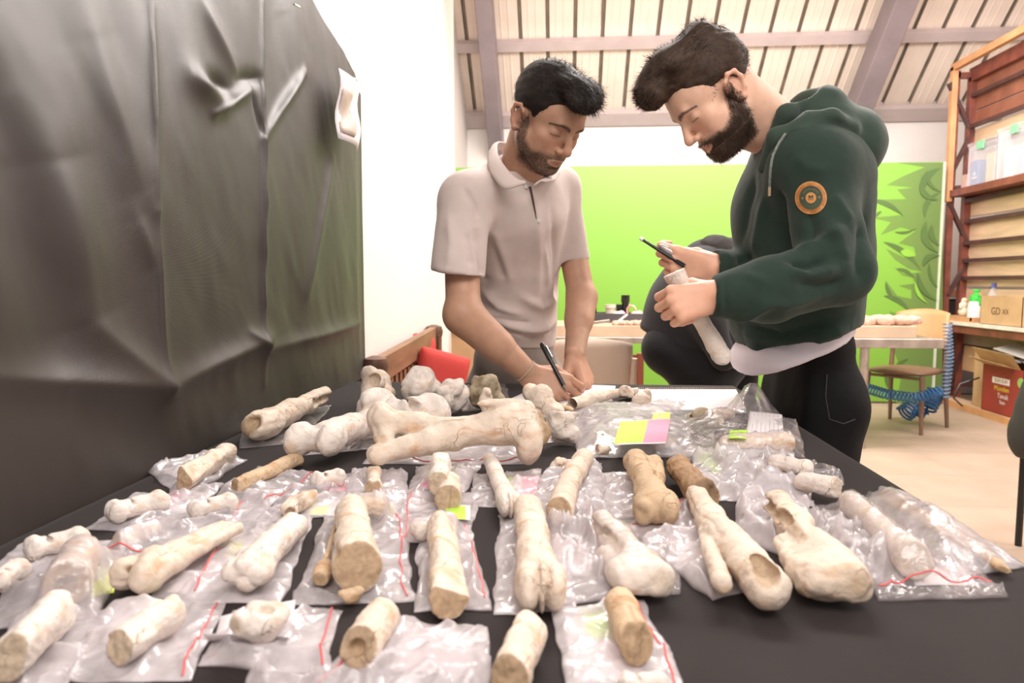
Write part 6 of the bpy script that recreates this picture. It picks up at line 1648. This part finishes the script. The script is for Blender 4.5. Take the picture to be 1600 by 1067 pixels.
# front row
B('k1', 'large plain shaft lying across the bottom left corner', (12, 1040), (96, 960), 92, sh(True, True, 1.0, .95, .95), 'pale', seed=70, h=.0016)
B('k2', 'half shaft with a tan end on a yellow smeared bag at the bottom left', (186, 1015), (276, 958), 78, lambda v, L, r: (sh(True, True, 1.0, .9, .95)(v, L, r), v.ell((L * .1, r * .8, r * .7), (L * .3, r * .4, r * .3), k=r * .1, op='-')), 'pale', seed=71)
B('k3', 'ridged pale bone with a flat square facet on a white paper slip', (370, 1000), (456, 950), 108, chunk(67, 3, 2, .8), 'pale', seed=72, z0=.006)
B('k4', 'stout bone with a brown hollow cut end at the bottom middle', (556, 1022), (598, 968), 76, hollow, 'cream', seed=73)
B('k5', 'cream bone with a scalloped top cut off by the bottom edge', (795, 1075), (818, 1008), 84, sh(True, False, 1.0, 1.05, .9), 'cream', seed=74)
B('k6', 'cracked tan shaft with a broken face on a white bag at the bottom right', (1000, 1022), (968, 945), 76, splitshaft, 'tan', seed=75, h=.0014)
B('k7', 'pale rounded bone peeking in at the bottom edge in front of the cracked tan shaft', (970, 1072), (1040, 1070), 50, phal, 'pale', seed=76)
# the bone held by the man in the hoodie
a, c = Vector(P_(1052, 424, 1.262)), Vector(P_(1134, 568, 1.275)); L_ = (c - a).length; r_ = 17 * 1.265 / F
v = Vol((-L_ / 2 - .03, -.035, -.035), (L_ / 2 + .03, .035, .035), .0014); handbone(v, L_, r_); V, Q, t = v.mesh(1); V = V + vnormals(V, Q) * (r_ * (.15 * vn(V, 40, 5, 2) + .1 * vn(V, 160, 6, 2)))[:, None]
x = (c - a).normalized(); y = Vector((0, 1, 0)); y = (y - x * y.dot(x)).normalized(); M = np.array(Matrix((x, y, x.cross(y))).transposed())
hb = link('fossil_bone', vmesh('fossil_bone', V @ M.T, Q, BM['pale'], True, {'cut': np.clip(t, 0, 1)}), None, (a + c) / 2); tag(hb, 'long white bone held upright in the hands of the man in the green hoodie', 'bone')
# =================================================================== CLEAR BAGS, SLIPS AND PAPERS
def bag_mat(name, milk=.30, tint=(.93, .87, .89), var=.22, gl=.16):
    m = bpy.data.materials.new(name); m.use_nodes = True; N, L = m.node_tree.nodes, m.node_tree.links; N.clear(); out = N.new('ShaderNodeOutputMaterial')
    tr = N.new('ShaderNodeBsdfTransparent'); tr.inputs[0].default_value = (.98, .965, .965, 1); df = N.new('ShaderNodeBsdfDiffuse'); df.inputs[0].default_value = (*tint, 1); tl = N.new('ShaderNodeBsdfTranslucent'); tl.inputs[0].default_value = (*tint, 1)
    m1 = N.new('ShaderNodeMixShader'); m1.inputs[0].default_value = .45; L.new(df.outputs[0], m1.inputs[1]); L.new(tl.outputs[0], m1.inputs[2])
    tc = N.new('ShaderNodeTexCoord'); n = N.new('ShaderNodeTexNoise'); n.inputs['Scale'].default_value = 45; n.inputs['Detail'].default_value = 5; L.new(tc.outputs['Object'], n.inputs[0])
    mr = N.new('ShaderNodeMapRange'); mr.inputs[1].default_value = .3; mr.inputs[2].default_value = .7; mr.inputs[3].default_value = milk - var * .5; mr.inputs[4].default_value = milk + var * .5; L.new(n.outputs[0], mr.inputs[0])
    m2 = N.new('ShaderNodeMixShader'); L.new(mr.outputs[0], m2.inputs[0]); L.new(tr.outputs[0], m2.inputs[1]); L.new(m1.outputs[0], m2.inputs[2])
    g = N.new('ShaderNodeBsdfGlossy'); g.inputs['Roughness'].default_value = gl; fr = N.new('ShaderNodeLayerWeight'); fr.inputs[0].default_value = .5; pw = N.new('ShaderNodeMath'); pw.operation = 'POWER'; pw.inputs[1].default_value = 3.0; L.new(fr.outputs['Facing'], pw.inputs[0]); mu = N.new('ShaderNodeMath'); mu.operation = 'MULTIPLY_ADD'; mu.inputs[1].default_value = .40; mu.inputs[2].default_value = .07; L.new(pw.outputs[0], mu.inputs[0])
    n2 = N.new('ShaderNodeTexNoise'); n2.inputs['Scale'].default_value = 110; n2.inputs['Detail'].default_value = 3; n2.inputs['Distortion'].default_value = 1.2; L.new(tc.outputs['Object'], n2.inputs[0]); bp = N.new('ShaderNodeBump'); bp.inputs['Strength'].default_value = .8; bp.inputs['Distance'].default_value = .0012; L.new(n2.outputs[0], bp.inputs['Height']); L.new(bp.outputs[0], g.inputs['Normal']); L.new(bp.outputs[0], fr.inputs['Normal'])
    m3 = N.new('ShaderNodeMixShader'); L.new(mu.outputs[0], m3.inputs[0]); L.new(m2.outputs[0], m3.inputs[1]); L.new(g.outputs[0], m3.inputs[2]); L.new(m3.outputs[0], out.inputs[0]); return m


M_bag = bag_mat('clear_bag', .46, var=.34); M_bagm = bag_mat('milky_bag', .62, var=.34); M_bagc = bag_mat('very_clear_bag', .15, var=.14, gl=.12)
M_zip = mat('red_zip_line', (.80, .12, .12), .4, .05); M_neon = mat('neon_green', (.50, .85, .06), .6, .05); M_yel = mat('neon_yellow', (.78, .90, .12), .6, .05); M_pink = mat('neon_pink', (.95, .28, .42), .6, .05)
# bones as one search tree for draping
Vs, Qs, b0 = [], [], 0
for o, V, Q in BONES.values(): Vs.append(V); Qs.append(Q + b0); b0 += len(V)
ALLV = np.concatenate(Vs); ALLB = BVHTree.FromPolygons(ALLV.tolist(), np.concatenate(Qs).tolist())
TREES = {}
def tree(k):
    if k not in TREES: TREES[k] = BVHTree.FromPolygons(BONES[k][1].tolist(), BONES[k][2].tolist())
    return TREES[k]


def bilin(c, u, v): return (c[0] * (1 - u) + c[1] * u) * (1 - v) + (c[3] * (1 - u) + c[2] * u) * v


def bag(label, quad, inside=(), seed=0, m=None, puff=.003, crumple=.006, zipe=None, n=52, lift=None, grp='clear zip bags under the fossils'):
    """quad: corners in pixels on the table plane, in order; inside: bones the plastic covers; zipe: (edge index) with the red zip line"""
    c = [np.array(on(*p, TZ + .002)) for p in quad]; ctr = sum(c) / 4; U, W = np.meshgrid(np.linspace(0, 1, n), np.linspace(0, 1, n), indexing='ij'); U, W = U.ravel(), W.ravel()
    P = bilin([x[None, :] for x in c], U[:, None], W[:, None]); e = np.minimum(np.minimum(U, 1 - U), np.minimum(W, 1 - W)) * 2
    # wavy outline
    s_ = np.c_[P[:, 0], P[:, 1], np.full(len(P), seed * .37)]; amp = .0055
    P[:, 0] += amp * vn(s_, 26, seed, 2) * 2; P[:, 1] += amp * vn(s_, 26, seed + 9, 2) * 2
    ridg = 1 - np.abs(2 * vn(s_ * [1, 1, 1], 22, seed + 2, 1)) * 2; r2 = 1 - np.abs(2 * vn(s_ @ np.array([[.8, .6, 0], [-.6, .8, 0], [0, 0, 1]]), 48, seed + 5, 1)) * 2
    r3 = 1 - np.abs(2 * vn(s_ @ np.array([[.5, -.86, 0], [.86, .5, 0], [0, 0, 1]]) * [.45, 1.6, 1], 30, seed + 8, 1)) * 2
    ed = np.clip(e * 7, 0, 1); z = .0010 + puff * np.sin(np.pi * np.clip(e, 0, 1) * .5) + crumple * 1.5 * (np.clip(ridg, 0, 1) ** 5 + .5 * np.clip(r2, 0, 1) ** 4 + .35 * np.clip(r3, 0, 1) ** 6) * (.35 + .65 * ed)
    if lift is not None: z = z + lift(U, W)
    z = z.reshape(n, n); hb_ = np.full(n * n, -1.0); cap_ = np.full(n * n, 9.0)
    for k in inside:
        t = tree(k)
        for i in range(n * n):
            h_ = t.ray_cast(Vector((P[i, 0], P[i, 1], TZ + .3)), Vector((0, 0, -1)))
            if h_[0]: hb_[i] = max(hb_[i], h_[0].z - TZ + .0018)
    others = set(inside)
    ins_pts = {k for k in inside}
    for i in range(n * n):
        if hb_[i] > 0: continue
        h_ = ALLB.ray_cast(Vector((P[i, 0], P[i, 1], TZ + .0002)), Vector((0, 0, 1)), .05)
        if h_[0]: cap_[i] = max(.0016, h_[0].z - TZ - .0008)
    hb_ = hb_.reshape(n, n); cap_ = cap_.reshape(n, n); zz = z
    if inside:
        zz = np.maximum(z, hb_)
        for _ in range(16):
            q = zz.copy(); q[1:-1, 1:-1] = (zz[2:, 1:-1] + zz[:-2, 1:-1] + zz[1:-1, 2:] + zz[1:-1, :-2]) / 4; zz = np.maximum(np.maximum(q, hb_), z * .6)
            zz[0], zz[-1], zz[:, 0], zz[:, -1] = z[0], z[-1], z[:, 0], z[:, -1]
        zz = zz + crumple * .35 * (np.clip(r2, 0, 1) ** 2).reshape(n, n)
    if not inside:
        zz = np.minimum(zz, cap_)
        for _ in range(2):
            q = zz.copy(); q[1:-1, 1:-1] = (zz[2:, 1:-1] + zz[:-2, 1:-1] + zz[1:-1, 2:] + zz[1:-1, :-2]) / 8 + zz[1:-1, 1:-1] / 2; zz = np.minimum(q, cap_)
    top = np.c_[P[:, :2], TZ + zz.ravel()]; bot = np.c_[P[:, :2], np.full(n * n, TZ + .0007) + (np.minimum(lift(U, W), .9 * zz.ravel()) if lift is not None else 0)]
    i, j = np.meshgrid(np.arange(n - 1), np.arange(n - 1), indexing='ij'); q = (i * n + j).ravel(); Q = np.c_[q, q + n, q + n + 1, q + 1]; Qb = Q[:, ::-1] + n * n
    rim = [(k, 0) for k in range(n)] + [(n - 1, k) for k in range(1, n)] + [(k, n - 1) for k in range(n - 2, -1, -1)] + [(0, k) for k in range(n - 2, 0, -1)]
    R = np.array([a * n + b_ for a, b_ in rim]); R2 = np.roll(R, -1); Qr = np.c_[R, R + n * n, R2 + n * n, R2]
    V = np.concatenate([top, bot]) - ctr; o = link('plastic_bag', vmesh('plastic_bag', V, np.concatenate([Q, Qb, Qr]), m or M_bag), None, ctr); tag(o, label, 'bag', grp)
    if zipe is not None:
        T = top.reshape(n, n, 3) - ctr; k = 4; ln = {0: T[:, k], 1: T[n - 1 - k, :], 2: T[:, n - 1 - k], 3: T[k, :]}[zipe]
        MB().tube([Vector(p) + Vector((0, 0, .0007)) for p in ln[2:-2]], .0008, 6, flat=1.0).build('zip_strip', M_zip, o, smooth=True)
    return o


def slip(label, quad, m=None, z=.0011, marks=(), lines=0, cat='paper', name='paper_slip', curl=0.0, th=.0003):
    c = [np.array(on(*p, TZ + z)) for p in quad]; ctr = sum(c) / 4; n = 10; U, W = np.meshgrid(np.linspace(0, 1, n), np.linspace(0, 1, n), indexing='ij'); U, W = U.ravel(), W.ravel()
    def zf(U, W): return curl * (np.abs(U - .5) * 2) ** 2 + .0006 * np.sin(U * 5 + W * 4)
    P = bilin([x[None, :] for x in c], U[:, None], W[:, None]); P[:, 2] += zf(U, W); i, j = np.meshgrid(np.arange(n - 1), np.arange(n - 1), indexing='ij'); q = (i * n + j).ravel()
    o = link(name, vmesh(name, P - ctr, np.c_[q, q + n, q + n + 1, q + 1], m or m_paper), None, ctr); tag(o, label, cat); md = o.modifiers.new('t', 'SOLIDIFY'); md.thickness = th; md.offset = 0
    for u0, v0, u1, v1, mm in marks:
        k = 6; U, W = np.meshgrid(np.linspace(u0, u1, k), np.linspace(v0, v1, k), indexing='ij'); U, W = U.ravel(), W.ravel(); P = bilin([x[None, :] for x in c], U[:, None], W[:, None]); P[:, 2] += zf(U, W) + .0004; i, j = np.meshgrid(np.arange(k - 1), np.arange(k - 1), indexing='ij'); q = (i * k + j).ravel()
        link('coloured_tab', vmesh('coloured_tab', P - ctr, np.c_[q, q + k, q + k + 1, q + 1], mm), o)
    if lines:
        ms = MB()
        for k in range(lines):
            v0 = .14 + .72 * k / max(1, lines - 1)
            for u0, u1 in ((.12, .42 + .3 * ((k * 37) % 10) / 10), (.8, .9)):
                p = [bilin(c, u, v0) for u in (u0, u1)]; q0, q1 = Vector(p[0] - ctr), Vector(p[1] - ctr); w_ = (c[3] - c[0]) * .012; ww = Vector(w_)
                ms.add([q0 + Vector((0, 0, .0006 + zf(u0, v0))), q1 + Vector((0, 0, .0006 + zf(u1, v0))), q1 + ww + Vector((0, 0, .0006 + zf(u1, v0))), q0 + ww + Vector((0, 0, .0006 + zf(u0, v0)))], [(0, 1, 2, 3)])
        ms.build('ruled_lines', M_line, o)['kind'] = 'stuff'
    return o


M_line = mat('grey_print', (.40, .37, .42), .7, .05)
Gb = bag
Gb('clear bag with a raised corner under the smooth cut shaft by the drape', [(228, 733), (318, 712), (388, 719), (282, 782)], seed=1, crumple=.010)
Gb('narrow folded bag beneath the slender dark ended shaft', [(338, 778), (400, 727), (500, 745), (415, 792)], seed=2, crumple=.008, zipe=2)
Gb('bag with a toothed edge under the tiny spool shaped bone', [(400, 815), (445, 765), (568, 733), (560, 802)], seed=3, crumple=.008)
Gb('crumpled bag round the knuckle bone behind the big cut shaft', [(528, 815), (552, 735), (636, 738), (640, 812)], ('h4',), seed=4, m=M_bagm, crumple=.009)
Gb('bag under the short cream cylinder with a pink tab', [(636, 768), (652, 730), (752, 724), (728, 772)], seed=5, crumple=.010)
Gb('bag with the speckled bone, red zip line at its left side', [(622, 845), (634, 768), (748, 768), (738, 848)], ('h5',), seed=6, m=M_bagm, zipe=0)
Gb('bag under the farther pale knuckle bone at the left', [(128, 826), (215, 780), (352, 758), (262, 832)], seed=7, crumple=.008)
Gb('clear bag over the small pale bone beside the nearer left knuckle', [(150, 872), (205, 815), (345, 795), (262, 872)], ('h7',), seed=8, zipe=3)
Gb('bag under the cream knuckle bone behind the three column bone', [(262, 835), (300, 800), (420, 772), (352, 835)], seed=9)
Gb('bag under the nearer pale knuckle bone at the left edge', [(-20, 895), (30, 850), (218, 842), (160, 905)], seed=10, m=M_bagm)
Gb('shiny bag wrapped over the hollow stained bone at the left', [(-30, 985), (20, 885), (205, 862), (150, 970)], ('h8',), seed=11, m=M_bag, puff=.006, crumple=.010)
Gb('rolled bag end showing under the three column bone', [(222, 935), (320, 852), (395, 862), (290, 938)], seed=12, crumple=.006)
Gb('large flat clear bag under the knobby white bone', [(286, 938), (372, 778), (492, 808), (438, 944)], seed=13, m=M_bagm, crumple=.005, zipe=0)
Gb('large bag under the big brown faced shaft, red zip line at the right', [(458, 942), (505, 805), (628, 798), (650, 938)], seed=14, m=M_bag, crumple=.007, puff=.004, zipe=2)
Gb('long bag under the smooth cream cylinder', [(650, 955), (655, 838), (730, 822), (768, 950)], seed=15, m=M_bagm, crumple=.007, zipe=2)
Gb('bag under the twin condyle bone, glossy at its left edge', [(770, 958), (776, 806), (880, 796), (900, 952)], seed=16, m=M_bagm, crumple=.009)
Gb('crumpled bag heap between the twin condyle bone and the broad white bone', [(862, 950), (850, 810), (930, 790), (958, 935)], seed=17, m=M_bag, crumple=.016, puff=.010)
Gb('bag with neon green and pink slip behind the tapering shaft', [(735, 790), (738, 742), (848, 732), (842, 795)], seed=18, crumple=.008)
Gb('bag under the curved cracked shaft, standing up at its sides', [(820, 812), (848, 742), (940, 722), (948, 806)], seed=19, m=M_bagm, crumple=.013, puff=.006)
Gb('milky bag lying left of the brown two lobed bone', [(942, 812), (940, 738), (1020, 735), (1050, 806)], seed=20, m=M_bagm, crumple=.008)
Gb('bag wrapped tightly over the broad white bone', [(900, 925), (898, 795), (1052, 792), (1062, 925)], ('j2',), seed=21, m=M_bagc, crumple=.006)
Gb('long glossy bag under the split bone, zip strips along its left', [(975, 820), (1070, 775), (1238, 905), (1110, 938)], seed=22, m=M_bagm, crumple=.010, puff=.004, zipe=0)
Gb('puffed milky bag behind the split bone at the right', [(1085, 778), (1080, 705), (1235, 705), (1275, 790)], seed=23, m=M_bagm, crumple=.018, puff=.016)
Gb('glossy bag between the split bone and the large rough bone', [(1140, 835), (1160, 775), (1262, 785), (1290, 895)], seed=24, m=M_bagm, crumple=.014, puff=.008)
Gb('bag bunched against the right side of the large rough bone', [(1290, 912), (1262, 800), (1370, 800), (1420, 915)], seed=25, m=M_bag, crumple=.018, puff=.012)
Gb('clear bag wrapped over the long smooth bone near the right corner', [(1370, 935), (1270, 790), (1400, 765), (1580, 932)], ('j5',), seed=26, m=M_bagc, crumple=.009, zipe=3)
Gb('rolled plastic tube over the yellow tipped bone at the far right', [(1490, 905), (1345, 790), (1375, 760), (1602, 882)], ('j6',), seed=27, m=M_bag, crumple=.006, puff=.024)
Gb('small clear roll beside the nearer small bone at the right table edge', [(1225, 758), (1225, 722), (1300, 728), (1318, 756)], seed=28, m=M_bagc, crumple=.008, puff=.010)
Gb('large clear bag holding the neon green and pink label', [(902, 715), (888, 628), (1075, 632), (1082, 712)], ('c3', 'd3'), seed=29, m=M_bag, crumple=.012, puff=.022)
pk_ = lambda U, W: .070 * np.clip(1 - ((U - .88) ** 2 + (W - .72) ** 2) / .035, 0, 1) ** .8 + .028 * np.clip(1 - ((U - .35) ** 2 + (W - .97) ** 2) / .05, 0, 1)
Gb('tall peaked clear bag in front of the dark jeans with a pink stained bone', [(1048, 722), (1050, 652), (1215, 642), (1262, 715)], ('d2', 'd1b'), seed=30, m=M_bagc, crumple=.012, puff=.016, lift=pk_)
Gb('flat bag sticking out in front of the largest bone', [(566, 724), (592, 690), (852, 684), (822, 724)], seed=31, m=M_bagm, crumple=.005, zipe=3)
Gb('milky sheet of bag right of the pale knobbed bone', [(468, 712), (545, 668), (612, 660), (582, 700)], seed=32, m=M_bagm, crumple=.007)
Gb('dark looking clear bag under the broken flared bone', [(372, 700), (380, 660), (520, 632), (470, 690)], seed=33, m=M_bagc)
Gb('small clear bag under the lumpy bone before the red cushion', [(664, 640), (688, 612), (738, 608), (742, 638)], seed=34, m=M_bag, crumple=.010)
Gb('clear bag over the dark greyish bones by the trousers', [(722, 642), (722, 604), (790, 600), (800, 636)], ('b7',), seed=35, m=M_bagc, crumple=.008)
Gb('clear bag under the square pitted block', [(838, 692), (850, 650), (908, 650), (912, 688)], seed=36, m=M_bag, crumple=.008)
Gb('thin bag corner under the pale ridged knuckle bone', [(600, 682), (622, 650), (700, 652), (672, 680)], seed=37, m=M_bag)
Gb('bag sheet filling the bottom left corner under the plain shaft', [(-30, 1075), (30, 950), (180, 960), (100, 1075)], seed=38, m=M_bagm, crumple=.008)
Gb('creased bag with a yellow smear under the half shaft', [(98, 1062), (170, 945), (350, 940), (298, 1062)], seed=39, m=M_bagm, crumple=.007, zipe=2)
Gb('bag with a white slip and a red zip under the ridged pale bone', [(305, 1040), (362, 952), (536, 952), (512, 1052)], seed=40, m=M_bagm, crumple=.006, zipe=2)
Gb('bag with bubbled plastic right of the stout hollow bone', [(470, 1080), (590, 965), (758, 980), (765, 1080)], seed=41, m=M_bagm, crumple=.012, puff=.008, zipe=0)
Gb('white backed bag under the cracked tan shaft at the bottom right', [(888, 1080), (862, 948), (1012, 940), (1072, 1080)], seed=42, m=M_bagm, crumple=.006, zipe=2)
Gb('bag crumpled at the bottom edge between the ridged bone and the stout bone', [(380, 1085), (392, 1048), (500, 1052), (520, 1085)], seed=43, m=M_bag, crumple=.012)
# slips inside the bags
S = slip
S('paper slip with a green tab under the smooth cut shaft by the drape', [(250, 735), (300, 722), (330, 726), (285, 752)], marks=[(.5, .0, .9, .5, M_neon)], lines=3)
S('paper slip with a pink tab under the farther left knuckle bone', [(225, 800), (275, 768), (335, 770), (300, 800)], marks=[(.5, .0, .95, .3, M_pink)], lines=3)
S('folded slip with a pink edge beside the tiny spool shaped bone', [(505, 768), (520, 748), (562, 745), (548, 768)], marks=[(.0, .0, .5, .8, M_pink), (.6, .0, 1, .5, M_yel)])
S('paper slip with a yellow tab beside the wedge shaped bone', [(470, 806), (490, 785), (545, 780), (530, 806)], marks=[(.05, .2, .6, .6, M_yel)])
S('ruled white slip behind the small tooth like bone', [(592, 768), (594, 738), (626, 738), (632, 768)], lines=8)
S('slip with a yellow corner behind the big cut shaft', [(585, 812), (590, 790), (620, 788), (620, 812)], marks=[(.2, .2, .9, .8, M_yel)])
S('slip with a pink tab and a green tab by the short cream cylinder', [(648, 765), (662, 734), (745, 732), (725, 765)], marks=[(.05, .1, .35, .6, M_pink), (.75, .1, 1, .7, M_yel)], lines=2)
S('slip with a neon tab in front of the round face piece', [(700, 812), (695, 788), (735, 790), (735, 812)], marks=[(.0, .0, .9, .8, M_neon)], z=.010)
S('white paper piece left of the round face piece', [(632, 800), (640, 775), (672, 772), (668, 800)])
S('neon green and pink slip behind the tapering shaft', [(785, 790), (788, 746), (842, 744), (836, 790)], marks=[(.0, .0, 1, .25, M_neon), (.3, .55, 1, 1, M_pink)], z=.002)
S('small green tab sheet behind the curved cracked shaft', [(868, 732), (872, 718), (898, 718), (896, 732)], marks=[(0, 0, 1, .5, M_yel)], z=.006)
S('slip with a pale green square beside the knobby white bone', [(345, 880), (362, 835), (408, 838), (392, 880)], marks=[(.1, .1, .7, .5, M_yel)])
S('yellow green smear slip beside the hollow stained bone', [(140, 935), (150, 888), (185, 885), (178, 925)], m=M_yel)
S('pinkish paper under the three column bone', [(258, 925), (330, 862), (380, 872), (300, 930)])
S('white slip under the half shaft at the bottom left', [(158, 1005), (190, 935), (290, 940), (280, 1000)], marks=[(.75, .55, 1, .95, M_yel)], lines=3)
S('wide curled white slip under the ridged pale bone', [(318, 1015), (345, 985), (462, 960), (450, 1018)], curl=.012, lines=2)
S('white paper slip right of the stout hollow bone', [(610, 1050), (622, 978), (740, 990), (740, 1055)])
S('white slip with a green patch under the cracked tan shaft', [(898, 1070), (878, 962), (965, 960), (1010, 1065)], marks=[(.62, .38, 1, .75, M_neon)], lines=2)
S('green and pink label card on top of the large clear bag', [(958, 696), (1040, 692), (1048, 654), (970, 657)], marks=[(.0, .05, .55, .95, M_neon), (.55, .05, 1, .95, M_pink)], z=.030)
S('small yellow tab near the left end of the spiral notebook', [(1018, 655), (1022, 645), (1048, 645), (1046, 655)], m=M_yel, z=.026)
S('neon green tab inside the peaked clear bag', [(1138, 685), (1140, 672), (1168, 672), (1166, 685)], m=M_neon, z=.034)
S('ruled paper inside the peaked clear bag', [(1165, 680), (1172, 642), (1222, 648), (1225, 684)], lines=7, z=.030)
S('green striped slip poking out behind the brown ragged bone', [(1090, 722), (1100, 706), (1130, 735), (1118, 740)], m=M_neon, z=.004)
S('slip under the split bone', [(1010, 815), (1060, 800), (1110, 880), (1085, 900)])
S('pale slip in the bag right of the broad white bone', [(868, 900), (872, 850), (922, 848), (925, 900)], lines=3, z=.002)
S('slip inside the long smooth bone bag at the right corner', [(1430, 915), (1420, 890), (1500, 880), (1530, 915)], lines=2)
# pages and notebook at the far end
S('white page under the writing hand', [(872, 632), (880, 600), (962, 603), (955, 634)], z=.002, lines=4)
S('white page left of the squat vertebra', [(785, 630), (820, 612), (850, 612), (838, 634)], z=.002, lines=2)
nbk = thing('spiral_notebook', 'open spiral notebook lying in front of the green hoodie man', 'notebook', on(1060, 625, TZ))
O_ = Vector(nbk.location); c = [on(x, y, TZ + .014) - O_ for x, y in ((985, 640), (995, 607), (1150, 607), (1166, 638))]
MB().prism([Vector((p.x * 1.015, p.y * 1.02, .0012)) for p in c], (0, 0, .003)).build('cover', mat('dark_cover', (.03, .03, .035), .5), nbk)
ms = MB().prism([Vector((p.x, p.y, .0045)) for p in c], (0, 0, .008)); ms.build('page_block', m_paper, nbk)
a, b_ = c[1], c[2]
for k in range(52):
    p = a.lerp(b_, (k + .5) / 52); p.z = .009; pts = [p + Vector((0, .006 * math.cos(t) + .002, .0075 * math.sin(t))) for t in np.linspace(0, 6.0, 10)]
    MB().tube(pts, .0008, 5).build('spiral_ring', m_steelw, nbk)
pc_ = MB().tube([on(800, 642, TZ + .006), on(868, 652, TZ + .006)], .0042, 8); o = pc_.build('grey_pencil', mat('grey_lilac', (.32, .29, .33), .4), None, smooth=True); tag(o, 'grey pencil lying between the vertebra and the square pitted block', 'pencil')
